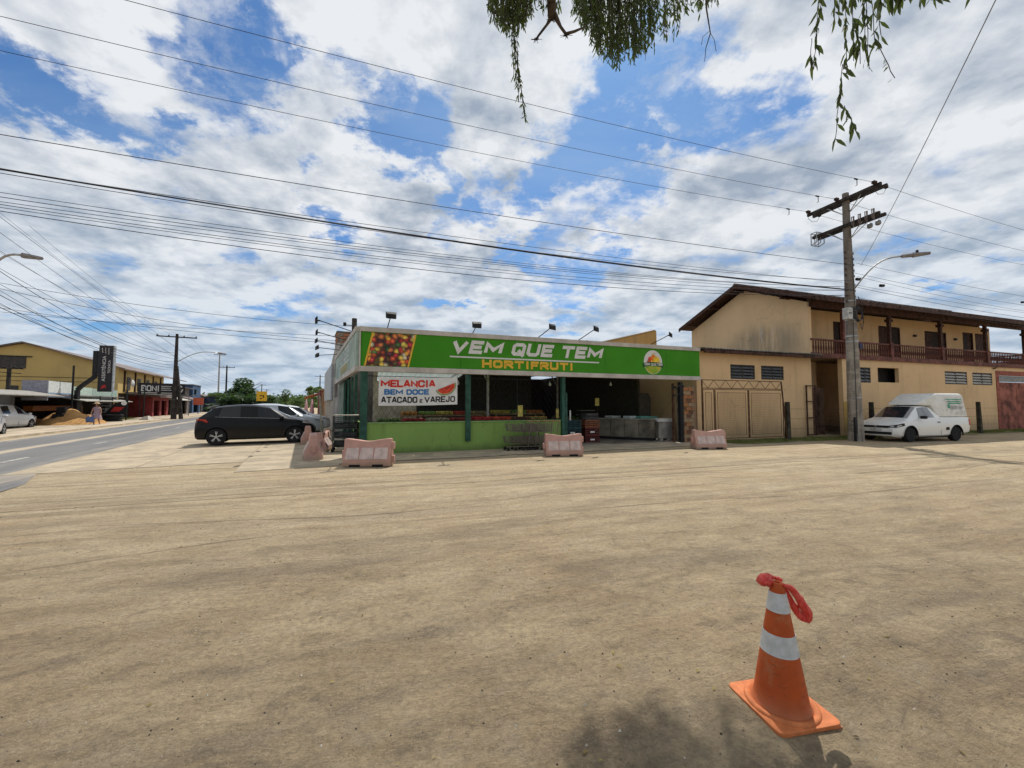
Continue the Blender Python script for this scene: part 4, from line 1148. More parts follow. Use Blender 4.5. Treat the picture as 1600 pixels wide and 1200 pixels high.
# ================================================================== BARRIERS
def barrier_proto():
    t = thing('road_barrier', '', 'barrier', (0, 0, 0), 0, 'faded pink water-filled road barriers')
    M_b = mat('faded_pink_plastic', (.52, .29, .235), .75, var=.13, nscale=4, bump=.2, bscale=14, col2=(.43, .245, .20))
    M_bp = mat('sun_bleached_plastic', (.55, .43, .39), .75, var=.1, nscale=5)
    for m_ in (M_b,):      # every barrier has faded and soiled differently
        t_ = NT(m_.node_tree); b_ = m_.node_tree.nodes['Principled BSDF']; src = b_.inputs['Base Color'].links[0].from_socket
        oi = t_.n('ShaderNodeObjectInfo'); v_ = t_.n('ShaderNodeTexCoord').outputs['Object']; sp_ = t_.n('ShaderNodeSeparateXYZ'); t_.l(v_, sp_.inputs[0])
        c_ = t_.mix(t_.m('MULTIPLY', oi.outputs['Random'], .45), src, (.56, .40, .34))
        off = t_.vm('ADD', v_, t_.vm('SCALE', (1, 1, 1), scale=t_.m('MULTIPLY', oi.outputs['Random'], 20)))
        dirt = t_.noise(off, 3.5, 7, .65)
        z_ = t_.m('ADD', sp_.outputs[2], t_.m('MULTIPLY', t_.m('SUBTRACT', dirt, .5), .5))
        c_ = t_.mix(t_.ss(z_, .22, .0, 0, .55), c_, (.30, .23, .16)); c_ = t_.mix(t_.ss(dirt, .56, .72, 0, .5), c_, (.22, .15, .12))
        t_.l(c_, b_.inputs['Base Color'])
    L = 1.12; nst = 17
    prof = [(.225, 0.0), (.235, .03), (.235, .17), (.115, .44), (.10, .60), (.085, .635)]
    mb = MB(); vs = []
    k = len(prof) * 2
    for i in range(nst):
        x = -L/2 + L * i / (nst - 1)
        e = 1 - .10 * max(0, (abs(x) - .5) / .06)
        dip = .045 * math.exp(-((x) / .22) ** 2) - .02 * math.exp(-((abs(x) - .5) / .12) ** 2)
        for (w_, z) in prof: vs.append((x * (1), w_ * e, z - (dip if z > .5 else 0)))
        for (w_, z) in prof[::-1]: vs.append((x, -w_ * e, z - (dip if z > .5 else 0)))
    fs = []
    for i in range(nst - 1):
        for j in range(k):
            if j == k - 1: 
                if .15 < (i + .5) / (nst - 1) < .32 or .68 < (i + .5) / (nst - 1) < .85: continue
            fs.append((i * k + j, (i + 1) * k + j, (i + 1) * k + (j + 1) % k, i * k + (j + 1) % k))
    fs.append(tuple(range(k))); fs.append(tuple(range((nst - 1) * k + k - 1, (nst - 1) * k - 1, -1)))
    mb.add(vs, fs)
    part('barrier_body', mb, M_b, t, angle=50)
    # forklift slots at the foot, both sides
    for y in (-1, 1):
        for x in (-.27, .27):
            m2 = MB(); m2.box(x - .13, x + .13, y * .2365 - .003 * (y < 0) , y * .2365 + .003 * (y > 0), .0, .05); part('fork_slot', m2, M_black, t)
        # bleached recessed panels on the slope between ribs
        for x0, x1 in ((-.50, -.185), (-.165, .155), (.175, .50)):
            def P(x, f, o=.006):
                w_ = .235 + (.115 - .235) * f; z = .17 + .27 * f
                return (x, y * (w_ + o), z + o * .4)
            m2 = MB(); q = [P(x0, .0), P(x1, .0), P(x1 - .01, 1.0), P(x0 + .01, 1.0)]
            q2 = [P(x0 + .02, .05, .012), P(x1 - .02, .05, .012), P(x1 - .03, .96, .012), P(x0 + .03, .96, .012)]
            m2.add(q + q2, [(4, 5, 6, 7), (0, 1, 5, 4), (1, 2, 6, 5), (2, 3, 7, 6), (3, 0, 4, 7)]); part('bleached_panel', m2, M_bp, t)
    for s_, z0 in ((-1, .2), (1, .07), (1, .40), (-1, .52)):
        if z0 in (.52,): continue
        m2 = MB(); m2.box(min(s_ * .555, s_ * .63), max(s_ * .555, s_ * .63), -.05, .05, z0, z0 + .17); part('end_lug', m2, M_b, t, bevel=.008)
    m2 = MB(); m2.lathe([(.03, 0), (.03, .03)], 10, (.3, 0, .605)); part('fill_cap', m2, M_b, t)
    return t
b0 = barrier_proto(); bsnap = snapshot(b0)
def place_b(first, px, py, ang, label, back=.0, sc=1.0):
    p = gp(px, py); d = Vector((p.x, p.y, 0)).normalized()
    loc = p + d * back
    if first: b0.location = (loc.x, loc.y, .016); b0.rotation_euler = (0, 0, ang); b0['label'] = label; b0.scale = (sc,) * 3; return b0
    return dup(bsnap, (loc.x, loc.y, .016), ang, label, scale=sc)
place_b(True, 576, 730, SH.a - R(16), 'pink plastic barrier lying crosswise below the melon banner, nearest the shop corner', .24, 1.06)
place_b(False, 880, 713.5, SH.a - R(14), 'pink plastic barrier beside the shopping trolleys at the entrance post', .24, 1.02)
place_b(False, 1107, 702, SH.a - R(15), 'pink plastic barrier in front of the brick gate pillar', .24, 1.02)
place_b(False, 489, 720, R(117.6), 'pink plastic barrier seen end-on, nearest of the row by the black car', .62, 1.08)
place_b(False, 505, 707, R(117.6 - 14), 'second pink barrier of the roadside row, half hidden behind the first', .5, 1.0)
p = SD.w(5.0, 1.35); d_ = dup(bsnap, (p.x, p.y, .016), R(117.6), 'third pink barrier of the roadside row, beside the black bonnet')
p = SD.w(7.6, 1.5); d_ = dup(bsnap, (p.x, p.y, .016), R(117.6), 'fourth and farthest pink barrier beside the silver car')

# ================================================================== TROLLEYS
def cart_proto():
    t = thing('shopping_trolley', '', 'shopping trolley', (0, 0, 0), 0, 'nested shopping trolleys against the green wall')
    r = .0065
    def wires(name, segs, rr=r, m=mat('dull_trolley_wire', (.20, .17, .14), .5, .5)):
        mb = MB()
        for a, b_ in segs: mb.bar(a, b_, rr)
        return part(name, mb, m, t)
    # chassis: front at -x
    wires('chassis', [((-.42, -.16, .14), (.32, -.24, .14)), ((-.42, .16, .14), (.32, .24, .14)), ((-.42, -.16, .14), (-.42, .16, .14)), ((.3, -.24, .14), (.42, -.25, .98)), ((.3, .24, .14), (.42, .25, .98)), ((.32, -.24, .14), (.32, .24, .14))], .017)
    def basket(name, x0, x1, z0, z1, w0, w1, nz=4, nx=9):
        seg = []
        def pt(fx, fz, y): 
            x = x0 + (x1 - x0) * fx - .06 * fz * (1 - fx); z = z0 + (z1 - z0) * fz + .05 * (1 - fz) * (1 - fx)
            return (x, y * (w0 + (w1 - w0) * fx), z)
        for y in (-1, 1):
            for k in range(nz + 1): seg.append((pt(0, k / nz, y), pt(1, k / nz, y)))
            for k in range(nx + 1): seg.append((pt(k / nx, 0, y), pt(k / nx, 1, y)))
        for k in range(nz + 1): seg.append((pt(0, k / nz, -1), pt(0, k / nz, 1))); 
        for k in range(nx + 1): seg.append((pt(k / nx, 0, -1), pt(k / nx, 0, 1)))
        for k in range(1, 6):
            y = -1 + k / 3; seg.append((pt(0, 0, y), pt(0, 1, y))); seg.append((pt(0, 0, y), pt(1, 0, y)))
        wires(name, seg, .0062)
    basket('upper_basket', -.36, .38, .62, .90, .15, .24)
    basket('lower_basket', -.44, .30, .22, .48, .15, .22)
    mb = MB(); mb.bar((.45, -.27, .99), (.45, .27, .99), .018, n=8); part('handle', mb, mat('orange_handle', (.45, .2, .1), .6), t)
    for x, y in ((-.4, -.17), (-.4, .17), (.3, -.24), (.3, .24)):
        mb = MB(); mb.lathe([(.055, -.015), (.055, .015)], 12, (x, y, .056), axis='y'); part('wheel', mb, M_black, t)
        mb = MB(); mb.bar((x, y, .06), (x + .02, y, .14), .012); part('caster_fork', mb, M_dark, t)
    return t
c0 = cart_proto(); csnap = snapshot(c0)
base_ = SH.px(812, 706, -.45)
for k, lab in enumerate(('foremost shopping trolley of the nested row by the low wall', 'second shopping trolley nested behind the foremost one', 'third shopping trolley in the nested row', 'fourth shopping trolley nested close to the pink barrier', 'last shopping trolley of the row, beside the entrance post')):
    loc = SH.w(base_[0] - .12 + k * .27, -.55 + .03 * math.sin(k * 2), .016); rz = SH.a + R((0, 2, -1, 3, 1)[k])
    if k == 0: c0.location = loc; c0.rotation_euler = (0, 0, rz); c0['label'] = lab
    else: dup(csnap, loc, rz, lab)

# tiered stock trolley by the corner
p = gp(534, 707)
st_ = thing('stock_trolley', 'tall grey tiered stock trolley standing at the shop corner', 'stock trolley', (p.x, p.y + .25, .016), R(20))
for x in (-.37, .37):
    for y in (-.26, .26):
        mb = MB(); mb.bar((x, y, .12), (x, y, 1.2), .018); part('upright', mb, M_dark, st_)
        mb = MB(); mb.lathe([(.06, -.02), (.06, .02)], 12, (x, y, .06), axis='y'); part('wheel', mb, M_black, st_)
for k, z in enumerate((.16, .46, .76, 1.0)):
    mb = MB(); mb.box(-.38, .38, -.27, .27, z, z + .02)
    for zz in (.08, .14): 
        for y in (-.27, .27): mb.bar((-.38, y, z + zz), (.38, y, z + zz), .008)
    part('tray', mb, mat('grimy_grey_metal', (.10, .10, .10), .6, .4), st_)
mb = MB(); mb.box(-.42, .42, -.3, .3, 1.2, 1.235); part('top_board', mb, mat('pale_board', (.42, .38, .32), .8), st_)
for k in range(3):
    mb = MB(); mb.box(-.35, .35, -.24, .24, .19 + .3 * k + .0, .19 + .3 * k + .17); part('crate_load', mb, mat('dark_grey_crate', (.04, .045, .045), .7, var=.3), st_, bevel=.02)

# leaning board by the side wall
t = single('leaning_board', (lambda m: m.bar((0, 0, 0), (.25, .1, 2.0), .05) or m)(MB()), mat('pale_timber', (.40, .36, .27), .8), 'pale plank leaning against the sheet metal side wall', 'plank', SD.w(7.6, .75, 0), R(117.6))

# ================================================================== YELLOW TWO-STOREY BUILDING
M_yel = wall_mat('ochre_plaster', (.74, .51, .285), stain=(.27, .20, .12), amount=.30, base_h=1.1, base_amt=.6)
M_gab = wall_mat('stained_gable_plaster', (.75, .53, .31), stain=(.27, .20, .12), amount=.2, base_h=.1, base_amt=.3, patch=(2.4, 5.0, 2.9, 1.25))
M_brown = mat('dark_brown_wood', (.065, .028, .018), .75, var=.3, nscale=6)
M_redwood = mat('red_brown_paint', (.15, .05, .035), .65, var=.25, nscale=4)
M_tile = mat('weathered_clay_tile', (.12, .08, .06), .9, var=.35, nscale=4, bump=.3)
yb = thing('yellow_building', 'ochre two-storey building with brown timber balcony and stained gable', 'building', YB.o, YB.a)
YX1 = 26.0
holes_low = [(-5.17, -3.68, 2.77, 3.44), (-3.29, -1.83, 2.78, 3.44), (3.62, 4.54, 2.76, 3.57), (5.12, 6.9, 2.80, 3.60), (11.14, 13.38, 2.80, 3.56), (13.93, 16.06, 2.80, 3.55), (16.75, 21.3, -.1, 3.45)]
mb = MB(); mb.wall(-7.12, .05, 0, 4.0, 0, .18, [h for h in holes_low if h[0] < 0]); part('street_wall', mb, M_yel, yb)
mb = MB(); mb.wall(2.77, YX1, 0, 3.98, 0, .18, [h for h in holes_low if h[0] > 0]); part('street_wall', mb, M_yel, yb)
# recessed porch
mb = MB(); mb.wall(.05, 2.77, 0, 3.98, 1.6, 1.75, [(.55, 2.3, 2.68, 3.5)]); part('porch_wall', mb, M_yel, yb)
mb = MB(); mb.quad((.05, .18, 0), (.05, 1.6, 0), (.05, 1.6, 3.98), (.05, .18, 3.98)); part('porch_side_wall', mb, M_yel, yb)
mb = MB(); mb.box(2.3, 2.765, -.02, .2, 0, 3.97); part('porch_column', mb, M_yel, yb)
mb = MB(); mb.box(2.28, 2.785, -.04, .0 - .021, .0, 1.75); part('column_base', mb, wall_mat('yellow_stained_base', (.50, .33, .10), amount=.8), yb)
# dark rooms behind the lower openings
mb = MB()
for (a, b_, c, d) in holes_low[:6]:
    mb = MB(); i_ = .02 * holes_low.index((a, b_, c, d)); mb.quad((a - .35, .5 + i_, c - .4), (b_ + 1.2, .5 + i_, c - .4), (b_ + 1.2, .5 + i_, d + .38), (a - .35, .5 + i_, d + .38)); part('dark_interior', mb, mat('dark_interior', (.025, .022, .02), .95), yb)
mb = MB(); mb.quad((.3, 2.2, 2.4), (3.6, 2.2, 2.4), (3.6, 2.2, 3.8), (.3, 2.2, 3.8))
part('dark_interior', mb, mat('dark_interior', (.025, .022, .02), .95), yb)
# louvre windows: frame + concrete/metal blades
M_frame = mat('dark_window_frame', (.05, .045, .04), .6)
M_blade = mat('grey_louvre_blade', (.13, .135, .14), .6, .2)
M_blade2 = mat('pale_louvre_blade', (.42, .40, .36), .7)
def louvre(x0, x1, z0, z1, y, blades, mbl, proud=False):
    fr = MB(); t_ = .05
    fr.box(x0, x1, y, y + .07, z0, z0 + t_); fr.box(x0, x1, y, y + .07, z1 - t_, z1)
    fr.box(x0, x0 + t_, y, y + .07, z0 + t_, z1 - t_); fr.box(x1 - t_, x1, y, y + .07, z0 + t_, z1 - t_)
    xm = (x0 + x1) / 2; fr.box(xm - .03, xm + .03, y, y + .07, z0 + t_, z1 - t_)
    win = part('window', fr, M_frame, yb)
    for k in range(blades):
        z = z0 + t_ + (z1 - z0 - 2 * t_) * (k + .5) / blades; hh = (z1 - z0 - .1) / blades * .36
        for (a, b_) in ((x0 + t_ + .01, xm - .04), (xm + .04, x1 - t_ - .01)):
            m2 = MB(); m2.add([(a, y - .03, z - hh), (b_, y - .03, z - hh), (b_, y + .06, z + hh), (a, y + .06, z + hh), (a, y - .02, z - hh - .012), (b_, y - .02, z - hh - .012), (b_, y + .07, z + hh - .012), (a, y + .07, z + hh - .012)],
                            [(0, 1, 2, 3), (7, 6, 5, 4), (0, 4, 5, 1), (1, 5, 6, 2), (2, 6, 7, 3), (3, 7, 4, 0)])
            part('louvre_blade', m2, mbl, win)
for (a, b_, c, d) in holes_low[:3]: louvre(a, b_, c, d, .02, 4, M_blade)
for (a, b_, c, d) in holes_low[4:6]: louvre(a, b_, c, d, .02, 4, M_blade2)
louvre(.55, 2.3, 2.68, 3.5, 1.62, 4, M_frame)
# red door
x0, x1, z1 = 16.75, 21.3, 3.45
mb = MB(); mb.box(x0 - .30, x0 + .0, -.03, -.002, 0, z1 + .28); mb.box(x0 + .002, x1 + .3, -.03, -.002, z1 + .0, z1 + .28); part('door_frame', mb, mat('faded_red_frame', (.30, .085, .055), .75, var=.2), yb)
for k in range(4):
    a = x0 + .02 + k * (x1 - x0) / 4; mb = MB(); mb.box(a, a + (x1 - x0) / 4 - .03, .10, .14, .02, 3.02); part('door_leaf', mb, mat('faded_red_door', (.28, .09, .06), .75, var=.3, nscale=1.5), yb)
mb = MB(); mb.box(x0 + .02, x1 - .02, .10, .13, 3.05, z1 - .02); part('transom_pane', mb, mat('dull_pane', (.2, .2, .19), .4), yb)
# iron gate of the porch
gt = MB()
for x in (-.45, .15): gt.bar((x, -.08, .08), (x, -.08, 2.55), .035)
for z in (.12, .95, 1.75, 2.52): gt.bar((-.45, -.08, z), (.15, -.08, z), .03)
part('iron_gate', gt, M_brown, yb)
gt = MB(); gt.box(.35, 2.25, .9, .94, 0, 2.5); part('porch_door', gt, mat('brown_door', (.12, .07, .045), .8, var=.3, nscale=2), yb)
# balcony slab and front
mb = MB(); mb.box(.05, YX1, -.03, 2.0, 3.985, 4.09); part('balcony_slab', mb, mat('balcony_underside', (.30, .2, .11), .9), yb)
mb = MB(); mb.box(.06, 20.3, -.10, -.035, 3.96, 4.19); part('balcony_beam', mb, M_redwood, yb)
mb = MB(); mb.box(.06, 20.2, -.07, .0, 4.84, 4.92); part('handrail', mb, M_redwood, yb)
mb = MB(); mb.box(.06, 20.2, -.055, -.015, 4.16, 4.21); part('bottom_rail', mb, M_redwood, yb)
bal = MB(); bal.bar((0, 0, 4.20), (0, 0, 4.85), .026)
bal.lathe([(.02, 4.3), (.04, 4.4), (.04, 4.5), (.022, 4.65), (.035, 4.72)], 6)
bme = bal.mesh('baluster', M_redwood)
posts_x = [2.62, 6.25, 10.9, 15.55, 20.05]
nb = 106
for k in range(nb):
    x = .22 + k * (19.7 / nb)
    if any(abs(x - p) < .12 for p in posts_x): continue
    link('baluster', bme, yb, (x, -.035, 0))
for i, x in enumerate(posts_x):
    mb = MB(); mb.box(x - .11, x + .11, -.11, .09, 4.125, 4.98); part('balcony_post', mb, M_redwood, yb)
    mb = MB(); mb.box(x - (.085 if i else .2), x + (.085 if i else .2), -.07, .07, 4.98, 6.72); part('balcony_post', mb, M_redwood if i == 0 else M_brown, yb)
    if i: 
        mb = MB(); mb.box(x - .16, x + .16, -.12, .12, 6.15, 6.3); part('post_bracket', mb, M_brown, yb)
mb = MB(); mb.box(.05, 20.6, -.09, .09, 6.52, 7.06); part('eave_beam', mb, M_brown, yb)
# end railing of the balcony (seen against the sky)
for k in range(6):
    link('baluster', bme, yb, (20.1, .35 + k * .3, 0))
mb = MB(); mb.box(20.06, 20.14, .1, 2.2, 4.84, 4.92); part('handrail', mb, M_redwood, yb)
mb = MB(); mb.box(20.2, 26, 7.5, 7.6, 4.095, 5.55); part('dark_rail_backing', mb, M_brown, yb)  # dark board added behind the railing, its brown stands in for shadow there
mb = MB(); mb.box(20.11, 20.2, .1, 7.6, 4.095, 4.5); part('end_kerb', mb, M_brown, yb)
# upper wall, set back behind the balcony
UD = 1.5
up_holes = [(4.15, 4.75, 4.1, 6.35), (8.1, 10.1, 4.1, 6.35), (12.6, 14.85, 4.1, 6.3), (16.75, 17.9, 4.1, 6.45), (18.2, 19.7, 4.1, 6.45)]
uph = [(a * 1.0, b_, 4.85 if i == 4 else 4.1, d) for i, (a, b_, c, d) in enumerate(up_holes)]
UXE = 20.1 - 0.0
mb = MB(); mb.wall(.2, 19.95, 4.09, 6.9, UD, UD + .18, uph); part('upper_wall', mb, M_yel, yb)
for i, (a, b_, c, d) in enumerate(uph):
    mb = MB(); fr = .07
    mb.box(a, a + fr, UD - .02, UD + .1, c, d); mb.box(b_ - fr, b_, UD - .02, UD + .1, c, d); mb.box(a + fr, b_ - fr, UD - .02, UD + .1, d - fr, d)
    dr = part('door', mb, M_brown, yb)
    n_ = max(1, round((b_ - a) / .75)); 
    for k in range(n_):
        xa = a + fr + (b_ - a - 2 * fr) * k / n_; xb = a + fr + (b_ - a - 2 * fr) * (k + 1) / n_
        m2 = MB(); m2.box(xa + .01, xb - .01, UD + .03 + .02 * (k % 2), UD + .07 + .02 * (k % 2), c, d - fr - .01)
        part('door_leaf', m2, M_brown if (i + k) % 3 else mat('dark_shutter', (.035, .025, .02), .8), dr)
for x in (5.6, 11.4, 15.7): 
    mb = MB(); mb.box(x, x + .22, UD - .1, UD - .001, 5.85, 5.98); part('wall_lamp', mb, M_dark, yb)
# gable wall (end wall), perpendicular to the street
gy = [(0.0, 4.09), (7.9, 4.09), (7.9, 6.62), (3.74, 8.36), (0.0, 6.75)]
mb = MB(); mb.prism(gy, .05, .19, plane='yz'); part('gable_wall', mb, M_gab, yb)
# end wall at the far side + side walls
mb = MB(); mb.prism([(2.0, 4.09), (7.9, 4.09), (7.9, 6.62), (3.74, 8.36), (2.0, 7.5)], 19.97, 20.1, plane='yz'); part('end_wall', mb, M_yel, yb)
mb = MB(); mb.box(-7.1, 26, 7.75, 7.9, 0, 4.08); part('rear_wall', mb, M_yel, yb)
mb = MB(); mb.box(.2, 19.95, 7.75, 7.9, 4.09, 6.6); part('rear_wall', mb, M_yel, yb)
mb = MB(); mb.quad((-7.12, 7.7, 0), (-7.12, .18, 0), (-7.12, .18, 4.0), (-7.12, 7.7, 4.6)); part('side_wall', mb, M_yel, yb)
# main roof: two pitches with overhang; verge board on the gable, tiles at the eave
ridge_y, ridge_z = 3.74, 8.62
ev_y, ev_z = -.75, 6.86; bk_y, bk_z = 8.35, 6.84
RX0, RX1 = -.62, 20.7
def slope(name, y0, z0, y1, z1, m, x0=RX0, x1=RX1, th=.09):
    # tiled slope as a shallow wave across x
    mb = MB(); corr(mb, x0, x1, y0, y1, z0, z1, pitch=.34, amp=.035, seg=6)
    return part(name, mb, m, yb, smooth=True)
slope('roof_tiles', ev_y, ev_z, ridge_y, ridge_z, M_tile); slope('roof_tiles', ridge_y, ridge_z, bk_y, bk_z, M_tile)
mb = MB()
mb.add([(RX0 + .05, ev_y + .03, ev_z - .07), (RX1 - .05, ev_y + .03, ev_z - .07), (RX1 - .05, ridge_y, ridge_z - .07), (RX0 + .05, ridge_y, ridge_z - .07), (RX0 + .05, bk_y, bk_z - .07), (RX1 - .05, bk_y, bk_z - .07)], [(0, 1, 2, 3), (3, 2, 5, 4)])
part('roof_boarding', mb, M_brown, yb)
for (y0, z0, y1, z1) in ((ev_y, ev_z, ridge_y, ridge_z), (ridge_y, ridge_z, bk_y, bk_z)):
    mb = MB(); mb.add([(RX0 - .04, y0, z0 - .20), (RX0, y0, z0 - .20), (RX0, y0, z0 + .03), (RX0 - .04, y0, z0 + .03), (RX0 - .04, y1, z1 - .20), (RX0, y1, z1 - .20), (RX0, y1, z1 + .03), (RX0 - .04, y1, z1 + .03)],
                      [(0, 1, 2, 3), (7, 6, 5, 4), (0, 4, 5, 1), (1, 5, 6, 2), (2, 6, 7, 3), (3, 7, 4, 0)]); part('verge_board', mb, M_brown, yb)
mb = MB(); mb.box(RX0, RX1, ev_y - .03, ev_y, ev_z - .22, ev_z - .02); part('fascia_board', mb, M_brown, yb)
mb = MB(); mb.tube([(RX0, ridge_y, ridge_z + .03), (RX1, ridge_y, ridge_z + .03)], .1, 8); part('ridge_tiles', mb, M_tile, yb)
raf = MB()
for k in range(43):
    x = RX0 + .3 + k * .49; raf.bar((x, ev_y + .02, ev_z - .12), (x, UD + .1, ev_z - .12 + (UD + .1 - ev_y) * (ridge_z - ev_z) / (ridge_y - ev_y)), .05)
part('rafters', raf, M_brown, yb)
for (yy, zz) in ((7.5, 7.0), (1.0, 7.25), (3.74, 8.35), (5.6, 7.75)):
    mb = MB(); mb.bar((-.58, yy, zz - .06), (.05, yy, zz - .06), .08); part('purlin_end', mb, M_brown, yb)
# lean-to roof in front of the gable
mb = MB(); corr(mb, -7.0, .35, -.42, 7.4, 4.06, 5.0, pitch=.177, amp=.028)
part('lean_to_roof', mb, mat('grey_fibre_roof', (.19, .18, .165), .9, var=.2), yb, smooth=True)
mb = MB(); mb.box(-7.0, .35, -.40, -.33, 3.86, 4.0); part('lean_to_fascia', mb, M_brown, yb)
mb = MB(); mb.box(-7.0, .05, -.33, 0, 3.97, 3.985); part('lean_to_soffit', mb, M_brown, yb)
mb = MB(); mb.bar((16.2, -.1, 3.35 + .55), (16.9, -.7, 3.6 + .55), .02); mb.bar((16.2, -.01, 3.85), (16.25, -.15, 3.9), .05); part('flag_bracket', mb, M_rust, yb)

# ---- wire gate in front of the lower wall
gate = thing('wire_gate', 'thin rusty double-leaf wire gate with zigzag header in front of the ochre wall', 'gate', YB.w(0, -.95, 0), YB.a)
def yx(px, d=-.95): return YB.px(px, 640, d)[0]
gx = [yx(1097), yx(1117), yx(1170), yx(1222)]
ztop, zh = 2.62, 2.28
mb = MB(); mb.bar((gx[0], 0, ztop), (gx[3], 0, ztop), .022); mb.bar((gx[0], 0, zh), (gx[3], 0, zh), .022)
n_ = 14
for k in range(n_):
    xa = gx[0] + (gx[3] - gx[0]) * k / n_; xb = gx[0] + (gx[3] - gx[0]) * (k + 1) / n_
    mb.bar((xa, 0, zh if k % 2 else ztop), (xb, 0, ztop if k % 2 else zh), .010)
mb.bar((gx[0] + .02, 0, 0), (gx[0] + .02, 0, ztop), .03); mb.bar((gx[3] + .0, 0, ztop), (gx[3] + .25, 0, .0), .03)
part('header_frame', mb, M_rust, gate)
for (a, b_) in ((gx[0] + .06, gx[1] - .03), (gx[1] + .03, gx[2] - .03), (gx[2] + .03, gx[3] + .06)):
    mb = MB()
    for i_ in (0, .13):
        mb.bar((a + i_, 0, .18 + i_), (a + i_, 0, zh - .05 - i_), .018 if not i_ else .009); mb.bar((b_ - i_, 0, .18 + i_), (b_ - i_, 0, zh - .05 - i_), .018 if not i_ else .009)
        mb.bar((a + i_, 0, zh - .05 - i_), (b_ - i_, 0, zh - .05 - i_), .018 if not i_ else .009); mb.bar((a + i_, 0, .18 + i_), (b_ - i_, 0, .18 + i_), .018 if not i_ else .009)
    for k in range(1, int((b_ - a - .26) / .075)):
        x = a + .13 + k * .075; mb.bar((x, 0, .31), (x, 0, zh - .18), .0022, n=3)
    for k in range(1, 24): mb.bar((a + .13, 0, .31 + k * .077), (b_ - .13, 0, .31 + k * .077), .0022, n=3)
    part('gate_leaf', mb, M_rust, gate)
# concrete fence posts
fp = []
for px, d, h, lab, lean in ((1230, -.9, 1.72, 'dark weathered fence post beside the wire gate', .03), (1362, -1.0, 1.72, 'dark rounded fence post just behind the white pickup', 0), (1530, -1.2, 1.75, 'dark fence post right of the white pickup, before the red door', -.04)):
    x = YB.px(px, 650, d)[0]
    mb = MB(); mb.add([(-.10, -.09, 0), (.10, -.09, 0), (.10, .09, 0), (-.10, .09, 0), (-.08 + lean, -.07, h), (.08 + lean, -.07, h), (.08 + lean, .07, h), (-.08 + lean, .07, h)], [(3,2,1,0),(4,5,6,7),(0,1,5,4),(1,2,6,5),(2,3,7,6),(3,0,4,7)])
    single('fence_post', mb, mat('dark_mossy_post', (.055, .05, .035), .95, var=.3, nscale=3, bump=.5), lab, 'fence post', YB.w(x, d, 0), YB.a, bevel=.015); fp.append(YB.w(x, d, 0))
wf = thing('wire_fence', 'slack strands of fence wire strung between the dark posts along the ochre wall', 'fence', (0, 0, 0))
for z in (.5, .95, 1.4):
    mb = MB(); a = YB.w(gx[3] + .2, -.9, z)
    pts = [a, fp[0] + Vector((0, 0, z)), YB.w(2.2, -.95, z - .04), fp[1] + Vector((0, 0, z)), YB.w(9, -1.1, z - .05), fp[2] + Vector((0, 0, z)), YB.w(24, -1.2, z)]
    for i in range(len(pts) - 1): mb.bar(pts[i], pts[i + 1], .006, n=3)
    part('strand', mb, M_rust, wf)
# grass verge
def grass(name, n, fn, label, hmin=.05, hmax=.16, seed=0, col=(.10, .15, .03)):
    rg = random.Random(seed); mb = MB()
    for k in range(n):
        p, dens = fn(rg)
        h = rg.uniform(hmin, hmax) * dens; a = rg.uniform(0, 6.28); w_ = rg.uniform(.006, .014); lx, ly = rg.uniform(-.5, .5) * h, rg.uniform(-.5, .5) * h
        c, s_ = math.cos(a) * w_, math.sin(a) * w_
        mb.add([(p.x - c, p.y - s_, p.z), (p.x + c, p.y + s_, p.z), (p.x + lx, p.y + ly, p.z + h)], [(0, 1, 2)])
    return tag(part(name, mb, mat(name + '_green', col, .8, col2=(.22, .21, .06), nscale=1.5), None, kind='stuff'), label, 'grass')
def gf(rg):
    x = rg.uniform(-6.6, 23); e = .55 + .35 * mn.noise(Vector((x * .8, 2, 0)))
    if 4.2 < x < 11: d = rg.uniform(-1.0, -.1)
    else: d = -.05 - 2.1 * e * rg.random() ** .8 - (.35 if x < 3 else .0)
    dens = 1 - .6 * max(0, (-d - 1.2)) ; dens *= .75 + .5 * mn.noise(Vector((x * 2, d * 2, 5)))
    return YB.w(x, d, 0), max(.3, dens)
grass('verge_grass', 26000, gf, 'green grass verge along the foot of the ochre wall', .04, .15, 3, (.085, .125, .03))
mb = MB()
for k in range(60):
    a = -6.6 + k * .5; 
    e = lambda x: -1.7 - .5 * mn.noise(Vector((x * .8, 2, 0)))
    mb.add([(a, -.02, .008), (a + .5, -.02, .008), (a + .5, e(a + .5), .008), (a, e(a), .008)][::-1], [(0, 1, 2, 3)])
o = structure('verge_soil', mb, mat('mossy_soil', (.18, .155, .09), .95, var=.3, nscale=3, col2=(.14, .15, .06))); o.location = YB.o; o.rotation_euler = (0, 0, YB.a)

